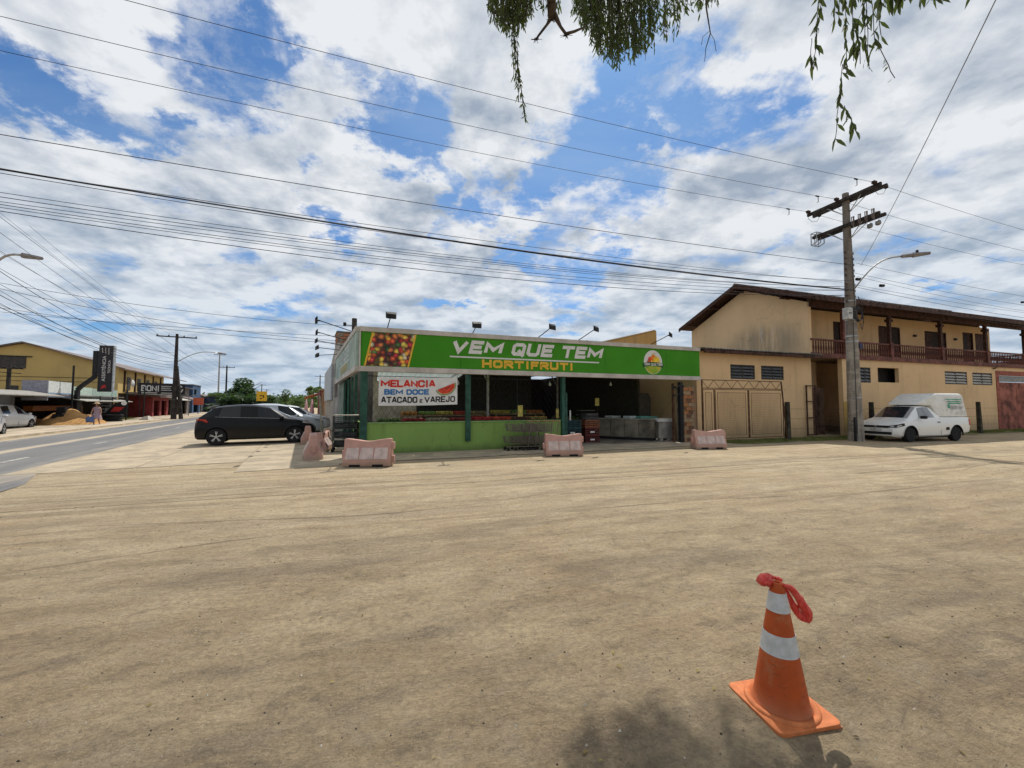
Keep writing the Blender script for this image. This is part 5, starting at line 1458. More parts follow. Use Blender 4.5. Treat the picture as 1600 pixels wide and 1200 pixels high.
# ================================================================== UTILITY POLE
PB = gp(1338, 689)
pole = thing('utility_pole', 'tall weathered concrete utility pole with twin crossarms beside the white pickup', 'utility pole', (PB.x, PB.y, 0), YB.a)
PW = F(PB.x, PB.y, 18.5)
PH = 11.15
def pole_mat():
    m = bpy.data.materials.new('streaked_pole_concrete'); m.use_nodes = True
    t = NT(m.node_tree); b = m.node_tree.nodes['Principled BSDF']
    v = t.n('ShaderNodeTexCoord').outputs['Object']
    n = t.noise(t.mapping(v, scale=(4, 4, .8)), 1, 7, .65); n2 = t.noise(t.mapping(v, scale=(2, 2, 6)), 1, 5, .6); f = t.noise(v, 30, 5, .6)
    sp = t.n('ShaderNodeSeparateXYZ'); t.l(v, sp.inputs[0])
    c = t.mix(t.ss(n, .35, .65), (.15, .13, .11), (.31, .275, .23))
    c = t.mix(t.ss(n2, .48, .62, 0, .55), c, (.40, .36, .29))
    c = t.mix(t.m('MULTIPLY', t.ss(sp.outputs[2], 3.9, 5.8), .55), c, (.085, .065, .055))
    c = t.mix(t.m('MULTIPLY', t.ss(f, .5, .75), .5), c, (.06, .055, .045))
    t.l(c, b.inputs['Base Color']); b.inputs['Roughness'].default_value = .92
    bn = t.n('ShaderNodeBump'); bn.inputs['Strength'].default_value = .5; bn.inputs['Distance'].default_value = 0.02
    t.l(n2, bn.inputs['Height']); t.l(bn.outputs[0], b.inputs['Normal'])
    return m
M_pole = pole_mat()
mb = MB(); mb.lathe([(.29, -.1), (.285, .3), (.255, 1.5), (.225, 4), (.165, 8), (.125, PH)], 20)
part('shaft', mb, M_pole, pole, smooth=False, angle=40)
M_arm = mat('dark_crossarm_timber', (.045, .038, .034), .85, var=.3, nscale=4)
# twin crossarms at the top and below: local y across the street (perpendicular)
for z, y0, y1 in ((10.75, -1.45, 1.55), (9.55, -1.35, 1.35)):
    for x in (-.19, .19):
        mb = MB(); mb.box(x - .055, x + .055, y0, y1, z, z + .13); part('crossarm', mb, M_arm, pole)
    for s_ in (-1, 1):
        mb = MB(); mb.bar((0, s_ * .1, z - .55), (-.17, s_ * .7, z), .018); mb.bar((0, s_ * .1, z - .55), (.17, s_ * .7, z), .018); part('arm_brace', mb, M_galv, pole)
    mb = MB()
    for yy in (-.16, .16): mb.bar((-.28, yy, z + .06), (.28, yy, z + .06), .02)
    part('arm_bolt', mb, M_dark, pole)
M_ins = mat('dark_glazed_porcelain', (.05, .03, .025), .3)
def insul(p, d, n=3, r=.085, name='insulator'):
    """string of discs from p along d"""
    d = Vector(d).normalized(); mb = MB()
    for k in range(n):
        c = Vector(p) + d * (.05 + .11 * k); mb.bar(c, c + d * .03, r, r * .75, n=10); mb.bar(c + d * .03, c + d * .09, r * .4, r * .4, n=8)
    part(name, mb, M_ins, pole)
    return Vector(p) + d * (.08 + .11 * n)
ends_left = [insul((-.25, y, 10.9), (-1, 0, .0), 2) for y in (-1.3, .15, 1.4)]
ends_right = [insul((.25, y, 10.85), (1, 0, -.05), 2) for y in (-1.3, .15, 1.4)]
mb = MB()
for y in (-1.3, .15, 1.4):
    mb = MB(); mb.tube([(-.45, y, 10.9), (-.3, y + .05, 10.6), (0, y + .08, 10.5), (.3, y + .05, 10.55), (.45, y, 10.85)], .009, 4)
    part('jumper_wire', mb, M_cable, pole)
# fuse cut-outs clustered on the lower arm
for y in (-1.2, -.95, -.7, -.45): 
    mb = MB(); mb.bar((-.32, y, 9.35), (-.28, y, 9.85), .028, n=8); mb.bar((-.42, y, 9.42), (-.42, y, 9.80), .02, n=6); mb.bar((-.30, y, 9.42), (-.42, y, 9.42), .016); mb.bar((-.30, y, 9.80), (-.42, y, 9.80), .016)
    part('fuse_cutout', mb, mat('grey_brown_porcelain', (.15, .11, .1), .4), pole)
for y in (-1.15, -.85): 
    mb = MB(); mb.lathe([(.06, 0), (.1, .04), (.1, .16), (.04, .22)], 10, (.05, y, 9.20)); part('surge_arrester', mb, M_grey_metal, pole, smooth=True)
# open metal brackets on the far end of the lower arm
mb = MB()
for x in (-.30, -.05, .2):
    for (a, b_) in (((x, 1.10, 9.32), (x, 1.10, 9.80)), ((x, 1.36, 9.24), (x, 1.36, 9.80)), ((x, 1.10, 9.80), (x, 1.36, 9.80)), ((x, 1.10, 9.32), (x, 1.36, 9.24))): mb.bar(a, b_, .022)
for (y, z) in ((1.36, 9.8), (1.10, 9.8), (1.36, 9.24)): mb.bar((-.30, y, z), (.2, y, z), .018)
part('bracket_frame', mb, M_galv, pole)
# low-voltage racks
M_lv = mat('brown_rack_insulator', (.08, .05, .04), .5)
for k in range(9):
    z = 8.4 - k * .26 - (.15 if k > 4 else 0)
    mb = MB(); r_ = .16 + .004 * k
    for s_ in (-1, 1): mb.bar((s_ * r_, -.03, z), (s_ * (r_ + .13), -.03, z), .018); mb.lathe([(.05, -.04), (.03, 0), (.05, .04)], 8, (s_ * (r_ + .1), -.03, z))
    part('rack_insulator', mb, M_lv, pole)
for z in (6.2, 5.75, 5.35, 4.62, 4.38, 1.9):
    mb = MB(); r_ = .225 + (4 - z) * -.015 + .006 if z > 4 else .225 + (4 - z) * .0125 + .008
    r_ = (.225 - (z - 4) * .015 if z > 4 else .225 + (4 - z) * .012) + .012
    mb.lathe([(r_, z - .03), (r_, z + .03)], 20, cap=False); part('steel_band', mb, M_galv, pole)
mb = MB(); mb.box(-.52, -.22, -.22, .02, 5.35, 5.85); part('terminal_box', mb, mat('grey_white_box', (.45, .45, .43), .5), pole, bevel=.01)
mb = MB(); mb.box(-.46, -.40, -.226, -.222, 5.58, 5.64); mb.box(-.36, -.30, -.226, -.222, 5.58, 5.64); part('box_catch', mb, M_dark, pole)
rg = random.Random(9)
mb = MB()
for k in range(5):
    c = Vector((.12, -.26, 5.55)); r_ = .26 + .03 * k
    pts = [c + Vector((math.cos(a) * r_ * (.7 + .06 * k), .03 * k - .02, math.sin(a) * r_ + .02 * k)) for a in [i * math.pi / 8 for i in range(17)]]
    mb.tube(pts, .018, 5)
part('cable_coil', mb, M_cable, pole)
mb = MB(); mb.tube([(.2, -.2, 6.4), (.36, -.25, 5.9), (.42, -.24, 5.2), (.3, -.24, 4.9), (.22, -.22, 5.2)], .014, 5); mb.tube([(-.1, -.22, 8.2), (-.14, -.24, 6.5), (-.1, -.24, 5.9)], .014, 5); mb.tube([(-.19, -.2, 5.4), (-.21, -.2, 3), (-.24, -.2, .3)], .014, 5)
part('down_cable', mb, M_cable, pole)
mb = MB(); mb.box(.06, .26, -.26, -.22, 4.05, 4.3); part('number_plate', mb, mat('dark_blue_plate', (.03, .035, .08), .6), pole)
mb = MB(); mb.bar((-.34, -.18, 0), (-.34, -.18, 1.05), .05); part('ground_pipe', mb, M_dark, pole)
# street lamp arm reaching over the street
s1 = dp(1390, 402, PW.w(.9, -1.9).y)
p0 = Vector((.15, -.1, 6.75))
loc_end = Vector((1.30, -1.30, 7.95))
lamp = MB(); pts = [p0 + (loc_end - p0) * t + Vector((0, 0, 1)) * (math.sin(t * math.pi) * .42) for t in [i / 10 for i in range(11)]]
lamp.tube(pts, .032, 6); part('lamp_arm', lamp, M_galv, pole, smooth=True)
d = (pts[-1] - pts[-3]).normalized(); e0 = pts[-1]
m2 = MB(); m2.add([], [])
m2.bar(e0 - d * .05, e0 + d * .35, .07, .085, n=8); m2.bar(e0 + d * .30, e0 + d * .85, .11, .06, n=6)
part('lamp_head', m2, mat('grey_lamp_head', (.22, .20, .19), .5), pole)
m2 = MB(); c = e0 + d * .45 + Vector((0, 0, .1)); m2.lathe([(.05, 0), (.05, .08), (.03, .1)], 8, tuple(c)); part('photocell', m2, M_dark, pole)

# ================================================================== OVERHEAD WIRES
NW = [0]
def wire(a, b_, r=.011, sag=.4, lab='thin overhead wire crossing the sky above the shop', grp='overhead wires across the street', seg=28, m=None):
    a, b_ = Vector(a), Vector(b_)
    pts = [a.lerp(b_, i / seg) - Vector((0, 0, 1)) * sag * 4 * (i / seg) * (1 - i / seg) for i in range(seg + 1)]
    mb = MB(); mb.tube(pts, r * .78, 4)
    o = part('overhead_wire', mb, m or M_cable, None); tag(o, lab, 'overhead wire', grp)
    return o
# high voltage, three conductors left and right of the pole
for k, y in enumerate((-1.3, .15, 1.4)):
    lab = ('nearest', 'middle', 'farthest')[k]
    wire(PW.w(-.5, y, 10.9), PW.w(-36, y + .2, 10.9), .011, .38, '%s of the three high wires crossing the sky left of the tall pole' % ('uppermost', 'middle', 'lowest')[k])
    wire(PW.w(.5, y, 10.85), PW.w(34, y, 11.0), .011, .45, '%s of the three high wires right of the tall pole' % ('uppermost', 'middle', 'lowest')[k])
    # bird-diverter style clamps hanging on the line
    q = PW.w(-1.5 - .1 * k, y, 10.9 - .38 * 4 * .03)
    mb = MB(); mb.bar((-.1, 0, 0), (.1, 0, 0), .03); mb.bar((.05, 0, 0), (.05, 0, -.25), .014); mb.bar((.05, 0, -.25), (-.05, 0, -.3), .014)
    single('wire_clamp', mb, M_dark, 'small dark clamp on the %s high wire left of the pole' % ('uppermost', 'middle', 'lowest')[k], 'wire clamp', tuple(q - Vector((0, 0, .02))), YB.a, group='clamps on the high wires')
# low voltage and telecom bundle
LV = [(8.35, -.25, .30, .011), (7.55, .15, .75, .010), (7.3, -.2, .95, .010), (7.15, .25, .9, .009), (6.95, 0, 1.05, .010), (6.85, .1, .8, .009), (6.7, -.05, 1.0, .012), (6.6, .2, 1.1, .009), (6.4, -.1, .85, .010), (6.55, .05, .6, .009)]
LV = [(7.75, -.25, .25, .013), (7.1, .15, .35, .010), (7.05, -.2, .62, .010), (6.9, .25, .66, .009), (6.85, 0, .72, .011), (6.72, .1, .60, .009), (6.66, -.05, .80, .010), (6.5, .2, .70, .009), (6.45, -.1, .95, .012)]
words = ['highest', 'second', 'third', 'fourth', 'fifth', 'sixth', 'seventh', 'eighth', 'lowest']
for k, (z, y, sag, r) in enumerate(LV):
    wire(PW.w(-.2, y, z), PW.w(-36, y + .1, z + .15 * math.sin(k)), r, sag, 'thin wire, %s in the bundle sweeping left from the tall pole' % words[k])
wire(PW.w(-.2, -.3, 6.62), PW.w(-36, -.3, 7.15), .026, .42, 'thick black cable crossing the sky in the wire bundle', m=M_cable)
wire(PW.w(-.2, -.3, 6.60), PW.w(-36, -.35, 7.20), .016, .47, 'cable lashed just under the thick black cable')
for k, z in enumerate((7.9, 7.6, 7.3, 7.05, 6.8, 6.5, 6.3)):
    wire(PW.w(.2, (-.2, .1)[k % 2], z), PW.w(34, 0, z + .2), (.010, .010, .009, .009, .012, .009, .010)[k], .35 + .12 * (k % 3), 'thin wire, %s in the fan running right from the tall pole' % words[k])
# splice boxes hanging by the wires
for (px, py, dy, lab) in ((1341, 436, .3, 'small dark splice box just right of the tall pole'), (1378, 446, 1.0, 'small dark splice box on the wires right of the pole'), (1598, 472, 8.5, 'small dark splice box near the right edge of the wires')):
    p = dp(px, py, PB.y + dy)
    mb = MB(); mb.bar((-.11, 0, -.02), (.11, 0, .0), .07, n=8); mb.bar((-.16, 0, .03), (.16, 0, .05), .02); single('splice_box', mb, M_dark, lab, 'splice box', p, YB.a, group='splice boxes on the wires')
# service drop going over the camera's right
wire(dp(1345, 415, 17.2), dp(1585, -60, 5.0), .010, .12, 'single grey wire rising steeply to the upper right corner', m=M_grey_metal)
# wires running along / across the main road on the left
RP = F(*gp(271, 655).xy, 118.5)          # road-side pole
def road_pole(label, loc, h, arms, lampdir=None, r=(.17, .11), dark=True, twin=False):
    t = thing('road_pole', label, 'utility pole', loc, R(118.5), 'utility poles along the main road')
    m = mat('dark_pole_concrete', (.05, .043, .038), .9, var=.3, nscale=2) if dark else mat('pale_pole_concrete', (.33, .31, .29), .9, var=.2)
    mb = MB(); mb.bar((0, 0, 0), (0, 0, h), r[0], r[1], n=10); part('shaft', mb, m, t)
    if twin: mb = MB(); mb.bar((.1, -.62, 0), (0, -.12, h * .62), .2, .12, n=8); part('strut', mb, m, t)
    for z, w_ in arms:
        mb = MB(); mb.box(-.06, .06, -w_, w_, z, z + .12); part('crossarm', mb, M_arm, t)
        for y in (-w_ + .08, -w_ * .35, w_ * .4, w_ - .08):
            mb = MB(); mb.lathe([(.06, 0), (.07, .05), (.03, .16)], 6, (0, y, z + .121)); part('insulator', mb, M_ins, t)
    mb = MB()
    for k in range(5): mb.lathe([(.05 + r[1], 0), (.05 + r[1], .04)], 8, (0, 0, h * .62 + k * .2))
    part('rack', mb, M_dark, t)
    if lampdir:
        a = Vector((0, 0, h * .66)); b_ = Vector(lampdir); mb = MB()
        pts = [a + (b_ - a) * t_ + Vector((0, 0, 1)) * math.sin(t_ * math.pi) * .55 for t_ in [i / 10 for i in range(11)]]
        mb.tube(pts, .045, 6); part('lamp_arm', mb, M_galv, t, smooth=True)
        dd = (pts[-1] - pts[-2]).normalized(); mb = MB(); mb.bar(pts[-1], pts[-1] + dd * .8, .12, .07, n=6); part('lamp_head', mb, mat('grey_lamp_head', (.22, .20, .19), .5), t)
    return t
road_pole('dark pole with a wide crossarm and strut before the row of shops on the left', RP.o, 9.35, ((8.95, 1.75),), (.8, -3.6, 7.55), twin=True, r=(.26, .13))
# pole just outside the left edge; its lamp arm reaches into view
LPp = RP.w(-31.0, 0.0)
end = dp(62, 393, 16.0)
loc = Vector(((end - LPp).dot(RP.u), (end - LPp).dot(RP.n), end.z))
road_pole('dark pole at the left edge whose lamp arm reaches into view', LPp, 9.6, ((9.2, .25),), tuple(loc + Vector((0, 0, .25)) - (loc - Vector((0, 0, 6.3))).normalized() * .8), r=(.2, .13))
grpL = 'wires along the main road'
lvl = [(9.2, 1.3), (9.2, -.4), (9.2, -1.4), (7.6, 0), (7.2, .1), (6.9, -.1), (6.6, .1), (6.3, 0), (6.1, .15), (5.9, -.1), (5.7, 0)]
for k, (z, y) in enumerate(lvl):
    wire(RP.w(-31, y, z + .1 + .5 * (k % 3 == 1)), RP.w(0, y, z - .35), (.010 if k < 3 else .014 + .008 * (k % 3 == 0)), .35 + .22 * (k % 4), 'dark wire %s of the road bundle on the left' % ('first second third fourth fifth sixth seventh eighth ninth tenth eleventh'.split()[k]), grpL)
    wire(RP.w(0, y, z - .35), RP.w(38, y + .2, z - 1.0), .012, .5 + .15 * (k % 3), 'dark wire %s from the top, running on behind the left pole' % ('first second third fourth fifth sixth seventh eighth ninth tenth eleventh'.split()[k]), grpL)
# wires crossing the road to the pole behind the shop
BPp = dp(551, 640, 24.5); BPp.z = 0
mb = MB(); mb.bar((0, 0, 0), (0, 0, 6.95), .16, .15, n=10)
t = thing('rear_pole', 'short dark pole rising behind the corner of the shop sign', 'utility pole', BPp, 0)
part('shaft', mb, mat('dark_pole_concrete', (.05, .043, .038), .9), t)
mb = MB(); mb.bar((-.55, 0, 6.55), (0, 0, 6.5), .03); mb.lathe([(.1, 0), (.1, .2)], 8, (-.6, 0, 6.5)); part('insulator', mb, M_dark, t)
for k, (za, pe, Ye, zb, sg) in enumerate((((0, 437), 20, 0, 6.55, .35), ((0, 443), 19, 0, 5.6, .5), ((0, 478), 22, 0, 5.45, .3), ((0, 487), 24, 0, 5.9, .2))):
    a = dp(-60, za[1] - 6, pe); wire(a, (BPp.x - .1, BPp.y, zb - .1), .014, sg, '%s long wire crossing from the left edge to behind the shop sign' % ('highest', 'second', 'third', 'lowest')[k], 'wires crossing the main road')
for k, (x0, y0, x1, y1) in enumerate(((18, 352, 300, 560), (0, 365, 300, 575), (0, 400, 280, 560))):
    wire(dp(x0 - 60, y0 - 45, 14), dp(x1, y1, 48), .014, .1, '%s faint wire slanting down from the upper left to the left pole' % ('highest', 'middle', 'lowest')[k], grpL)

# small pole among the yards at the far left
t = thing('yard_pole', 'short dark pole with insulator arms before the ochre warehouse', 'utility pole', dp(9, 660, 33).xy.to_3d(), R(118))
mb = MB(); mb.bar((0, 0, 0), (0, 0, 5.0), .16, .13, n=8); part('shaft', mb, mat('dark_pole_concrete', (.05, .043, .038), .9), t)
mb = MB(); mb.bar((0, -.8, 4.6), (0, .8, 4.6), .05); mb.bar((0, -.7, 4.2), (0, .7, 4.3), .04)
for y in (-.7, -.3, .3, .7): mb.lathe([(.08, 0), (.1, .1), (.03, .2)], 6, (0, y, 4.62))
part('insulator_arm', mb, M_dark, t)

# ================================================================== VEHICLES
def paint(name, col, rough=.25, metal=0.0, dust=.15, spec=.5, coat=.6):
    m = bpy.data.materials.new(name); m.use_nodes = True
    t = NT(m.node_tree); b = m.node_tree.nodes['Principled BSDF']
    v = t.n('ShaderNodeTexCoord').outputs['Object']
    sp = t.n('ShaderNodeSeparateXYZ'); t.l(v, sp.inputs[0])
    n = t.noise(v, 3, 6, .6)
    f = t.m('MULTIPLY', t.ss(t.m('ADD', sp.outputs[2], t.m('MULTIPLY', n, .3)), .75, .3), dust * 1.2)
    c = t.mix(t.m('MULTIPLY', f, 1.0, clamp=True), col, (.30, .25, .19))
    t.l(c, b.inputs['Base Color']); b.inputs['Metallic'].default_value = metal
    t.l(t.m('ADD', t.m('MULTIPLY', f, .6), rough, clamp=True), b.inputs['Roughness'])
    b.inputs['Specular IOR Level'].default_value = spec; b.inputs['Coat Weight'].default_value = coat; b.inputs['Coat Roughness'].default_value = .08
    return m
def wheel_parts(t, x, y, side, r=.31, w_=.2, alloy=True, rimcol=None):
    """side = -1 / +1 : outward direction along y"""
    mb = MB(); yo = y; yi = y - side * w_
    prof = [(r * .66, yi), (r * .93, yi), (r, yi + side * .03), (r, yo - side * .03), (r * .93, yo), (r * .66, yo - side * .008)]
    mb.lathe(prof, 28, (x, 0, r), axis='y', cap=True)
    wh = part('wheel', mb, M_black, t, angle=50)
    mr = rimcol or mat('alloy_rim', (.42, .42, .43), .35, .7)
    mb = MB()
    R_ = r * .66
    mb.lathe([(R_, 0), (R_ * .9, -side * .04), (R_ * .86, -side * .06)], 28, (x, yo - side * .006, r), axis='y', cap=False)
    if alloy:
        for k in range(5):
            for dd in (-.16, .16):
                a = 2 * math.pi * k / 5 + dd * .8 + .3; a2 = 2 * math.pi * k / 5 + dd * .35 + .3
                mb.bar((x + math.cos(a2) * .045, yo - side * .015, r + math.sin(a2) * .045), (x + math.cos(a) * R_ * .95, yo - side * .02, r + math.sin(a) * R_ * .95), .016, .02)
        mb.lathe([(.05, 0), (.045, side * .008)], 12, (x, yo - side * .012, r), axis='y')
    else:
        mb.lathe([(R_ * .88, -side * .05), (R_ * .7, -side * .03), (R_ * .3, -side * .012), (.03, -side * .008)], 20, (x, yo - side * .006, r), axis='y', cap=True)
    part('rim', mb, mr, wh, smooth=False, angle=40)
    mb = MB(); mb.lathe([(R_ * .85, 0), (R_ * .85, side * .004)], 20, (x, yo - side * .07, r), axis='y'); part('brake_disc', mb, M_dark, wh)
    return wh
def car_body(t, st, glass, m_paint, name='body', arches=(), r_arch=.36, W=.85, lower=None, belt_split=(0.06, .90), mg=None):
    mg = mg or M_glass
    """st rows: xl, xt, w, zb, zbelt, ztop, wt. returns body object; glass = {name: [(i, j) ...]} cells of the loft"""
    prof_n = 11
    rows = []
    for (xl, xt, w_, zb, zbelt, zt, wt) in st:
        half = []
        zmid = (zb + zbelt) / 2
        gh = zt - zbelt
        half.append((xl, 0, zb)); half.append((xl, w_ * .86, zb)); half.append((xl, w_ * .965, zb + .07))
        half.append((xl, w_ * 1.0, zb + (zbelt - zb) * .45)); half.append((xl, w_ * .995, zbelt - min(.12, (zbelt - zb) * .25))); half.append((xl, w_ * .955, zbelt))
        a, b_ = belt_split
        for f in (a, b_):
            half.append((xl + (xt - xl) * f, w_ * .955 + (wt - w_ * .955) * f, zbelt + gh * f))
        half.append((xt, wt - .03, zt - min(.02, gh * .2))); half.append((xt, wt * .8, zt + .008)); half.append((xt, 0, zt + .022))
        full = half + [(p[0], -p[1], p[2]) for p in half[-2:0:-1]]
        rows.append(full)
    k = len(rows[0]); vs = [p for r in rows for p in r]; mb = MB()
    mb.v = list(vs)
    gl = {}
    for nm, cells in glass.items():
        for c in cells: gl[c] = nm
    names = ['paint', 'inner'] + sorted(set(glass))
    for i in range(len(rows) - 1):
        for j in range(k):
            mb.f.append((i * k + j, (i + 1) * k + j, (i + 1) * k + (j + 1) % k, i * k + (j + 1) % k))
            mb.mi.append(names.index(gl[(i, j)]) if (i, j) in gl else 0)
    mb.f.append(tuple(range(k))); mb.mi.append(0); mb.f.append(tuple(range((len(rows) - 1) * k + k - 1, (len(rows) - 1) * k - 1, -1))); mb.mi.append(0)
    mats = [m_paint, M_black] + [mg] * (len(names) - 2)
    me = mb.mesh(name, mats)
    # outward normals
    bm = bmesh.new(); bm.from_mesh(me); bmesh.ops.recalc_face_normals(bm, faces=bm.faces); bm.to_mesh(me); bm.free()
    tmp = bpy.data.objects.new('tmp_body', me); COL.objects.link(tmp)
    cuts = []
    for ax in arches:
        for side in (-1, 1):
            c = MB(); c.lathe([(r_arch, side * (W - .26)), (r_arch, side * (W + .2))], 28, (ax, 0, .31), axis='y')
            cme = c.mesh('cut', [m_paint, M_black]); 
            bm = bmesh.new(); bm.from_mesh(cme); bmesh.ops.recalc_face_normals(bm, faces=bm.faces)
            for f in bm.faces: f.material_index = 1
            bm.to_mesh(cme); bm.free()
            co = bpy.data.objects.new('cut', cme); COL.objects.link(co); cuts.append(co)
            md = tmp.modifiers.new('b', 'BOOLEAN'); md.operation = 'DIFFERENCE'; md.object = co; md.solver = 'EXACT'
    bpy.context.view_layer.update()
    dg = bpy.context.evaluated_depsgraph_get()
    res = bpy.data.meshes.new_from_object(tmp.evaluated_get(dg))
    for c in cuts: bpy.data.objects.remove(c)
    bpy.data.objects.remove(tmp)
    # split by material slot
    body = None
    def sub(keep, nm, mlist, parent):
        bm = bmesh.new(); bm.from_mesh(res)
        bmesh.ops.delete(bm, geom=[f for f in bm.faces if f.material_index not in keep], context='FACES')
        if not bm.faces: bm.free(); return None
        for f in bm.faces: f.material_index = keep.index(f.material_index); f.smooth = True
        m3 = bpy.data.meshes.new(nm); bm.to_mesh(m3); bm.free()
        for m_ in mlist: m3.materials.append(m_)
        try: m3.set_sharp_from_angle(angle=R(32))
        except Exception: pass
        return link(nm, m3, parent)
    body = sub([0, 1], name, [m_paint, M_black], t)
    for i, nm in enumerate(names[2:]):
        real = nm.rstrip('0123456789_')
        sub([i + 2], real, [mg], body)
    return body
def lens_mat(name, col, e=0): return mat(name, col, .15, coat=.8)
def seam(mb, a, b_, r=.006): mb.bar(a, b_, r, n=4)

def hatchback(label, col, loc, rz, cat='car', scale=1.0, rimc=None, group=None, plain=False, tall=0.0):
    t = thing('hatchback_car', label, cat, loc, rz, group)
    mp = paint('car_paint_' + ('%02d' % NW[0]), col, .30 if sum(col) < .3 else .3, 0.0, .05 if sum(col) < .3 else .08, *((.16, .16) if sum(col) < .05 else (.5, .6))); NW[0] += 1
    h = tall
    st = [(.00, .02, .60, .36, .62, .66, .52), (.04, .08, .74, .27, .80, .84, .62), (.12, .15, .80, .22, .96, 1.03, .66), (.50, .58, .835, .20, 1.03, 1.385 + h, .55),
          (.72, .82, .845, .18, 1.02, 1.425 + h, .565), (1.28, 1.28, .85, .18, .995, 1.465 + h, .58), (1.38, 1.38, .85, .18, .99, 1.468 + h, .58), (1.86, 1.82, .85, .18, .975, 1.462 + h, .575), (1.96, 1.90, .85, .18, .97, 1.455 + h, .575),
          (2.56, 2.22, .85, .18, .95, 1.40 + h, .555), (2.80, 2.30, .85, .18, .94, 1.37 + h, .54), (2.90, 3.02, .845, .18, .935, .99, .64), (3.30, 3.36, .83, .19, .88, .925, .62), (3.62, 3.64, .78, .20, .79, .82, .57), (3.82, 3.82, .68, .23, .67, .69, .48), (3.90, 3.90, .56, .28, .54, .56, .40)]
    K = 20
    # profile index 6 -> between split points (window band); mirrored counterpart
    L1, L2 = 6, 13
    gl = {'rear_window': [(2, 8), (2, 9), (2, 10), (2, 11)], 'windscreen': [(10, 8), (10, 9), (10, 10), (10, 11)],
          'side_window_1': [(3, 6), (4, 6), (5, 6)], 'side_window_2': [(3, 13), (4, 13), (5, 13)],
          'side_window_3': [(7, 6), (8, 6), (9, 6)], 'side_window_4': [(7, 13), (8, 13), (9, 13)]}
    gl['side_window_1'] = [(4, 6), (5, 6), (6, 6)][:3]; gl['side_window_2'] = [(4, 13), (5, 13), (6, 13)]
    gl['side_window_1'] = [(4, 6), (5, 6)]; gl['side_window_2'] = [(4, 13), (5, 13)]
    gl['side_window_3'] = [(8, 6), (9, 6)]; gl['side_window_4'] = [(8, 13), (9, 13)]
    body = car_body(t, st, gl, mp, arches=(.68, 3.18), r_arch=.345, W=.85)
    for x in (.68, 3.18):
        for s_ in (-1, 1): wheel_parts(t, x, s_ * .835, s_, .31, rimcol=rimc)
    M_red = lens_mat('red_lamp_lens', (.45, .02, .015)); M_clr = lens_mat('clear_lamp_lens', (.45, .46, .47))
    for s_ in (-1, 1):
        mb = MB(); q = [(.02, .58, .80), (.09, .80, .76), (.44, .85, .84), (.36, .85, .95), (.09, .80, .97), (.05, .58, .93)]
        mb.add([(a, s_ * (b_ + .008), c) for a, b_, c in q], [tuple(range(6)) if s_ > 0 else tuple(range(5, -1, -1))]); part('tail_lamp', mb, M_red, t)
        mb = MB(); q = [(3.88, .50, .60), (3.80, .73, .62), (3.42, .835, .78), (3.46, .83, .83), (3.74, .76, .76), (3.86, .56, .68)]
        mb.add([(a + .008, s_ * (b_ + .008), c) for a, b_, c in q], [tuple(range(6)) if s_ > 0 else tuple(range(5, -1, -1))]); part('headlight', mb, M_clr, t)
        mb = MB(); mb.lathe([(.02, -.10), (.07, -.06), (.08, .02), (.05, .09), (.01, .11)], 10, (2.72, s_ * .95, .99), axis='y'); mb.bar((2.78, s_ * .85, .95), (2.74, s_ * .95, .98), .02)
        part('mirror', mb, mp, t, smooth=True)
        mb = MB()
        for x in (1.15, 2.2): mb.bar((x, s_ * .853, .82), (x + .16, s_ * .853, .825), .014)
        part('door_handle', mb, mp, t)
        mb = MB(); seam(mb, (1.98, s_ * .851, .30), (1.98, s_ * .830, .93)); seam(mb, (2.88, s_ * .851, .45), (2.84, s_ * .83, .93)); seam(mb, (1.02, s_ * .846, .62), (1.18, s_ * .825, .93)); seam(mb, (1.0, s_ * .848, .30), (2.9, s_ * .848, .29))
        part('door_seam', mb, M_black, t)
        mb = MB(); mb.tube([(.62, s_ * .80, 1.03), (1.3, s_ * .815, 1.0), (2.8, s_ * .818, .945)], .006, 4); part('window_trim', mb, M_grey_metal, t)
    mb = MB(); mb.box(.02, .06, -.5, .5, .34, .44); mb.box(3.86, 3.905, -.42, .42, .30, .42); part('bumper_insert', mb, M_black, t)
    mb = MB(); mb.box(-.012, .0, -.2, .2, .66, .76); mb.box(3.905, 3.915, -.2, .2, .42, .52); part('number_plate', mb, mat('plate_grey', (.5, .5, .5), .5), t)
    mb = MB(); mb.add([(.52, -.50, 1.43 + h), (.30, -.46, 1.40 + h), (.30, .46, 1.40 + h), (.52, .50, 1.43 + h), (.52, -.50, 1.455 + h), (.30, -.46, 1.415 + h), (.30, .46, 1.415 + h), (.52, .50, 1.455 + h)], [(3,2,1,0),(4,5,6,7),(0,1,5,4),(1,2,6,5),(2,3,7,6),(3,0,4,7)]); part('spoiler', mb, mp, t)
    mb = MB(); mb.bar((.7, 0, 1.48 + h), (.5, 0, 1.62 + h), .006); part('aerial', mb, M_dark, t)
    t.scale = (scale,) * 3
    return t
# black hatchback: rear wheel at (336,698), front wheel at (460,693)
A = gp(337, 697.5); B_ = gp(460, 692.5)
dirv = (B_ - A); angc = math.atan2(dirv.y, dirv.x)
sc = dirv.length / 2.5
u_ = dirv.normalized(); n_ = Vector((-u_.y, u_.x, 0))
o_ = A - u_ * .68 * sc + n_ * .835 * sc
BLK = hatchback('black five-door hatchback parked nose-in towards the shop side', (.004, .004, .005), (o_.x, o_.y, .03), angc, scale=sc)
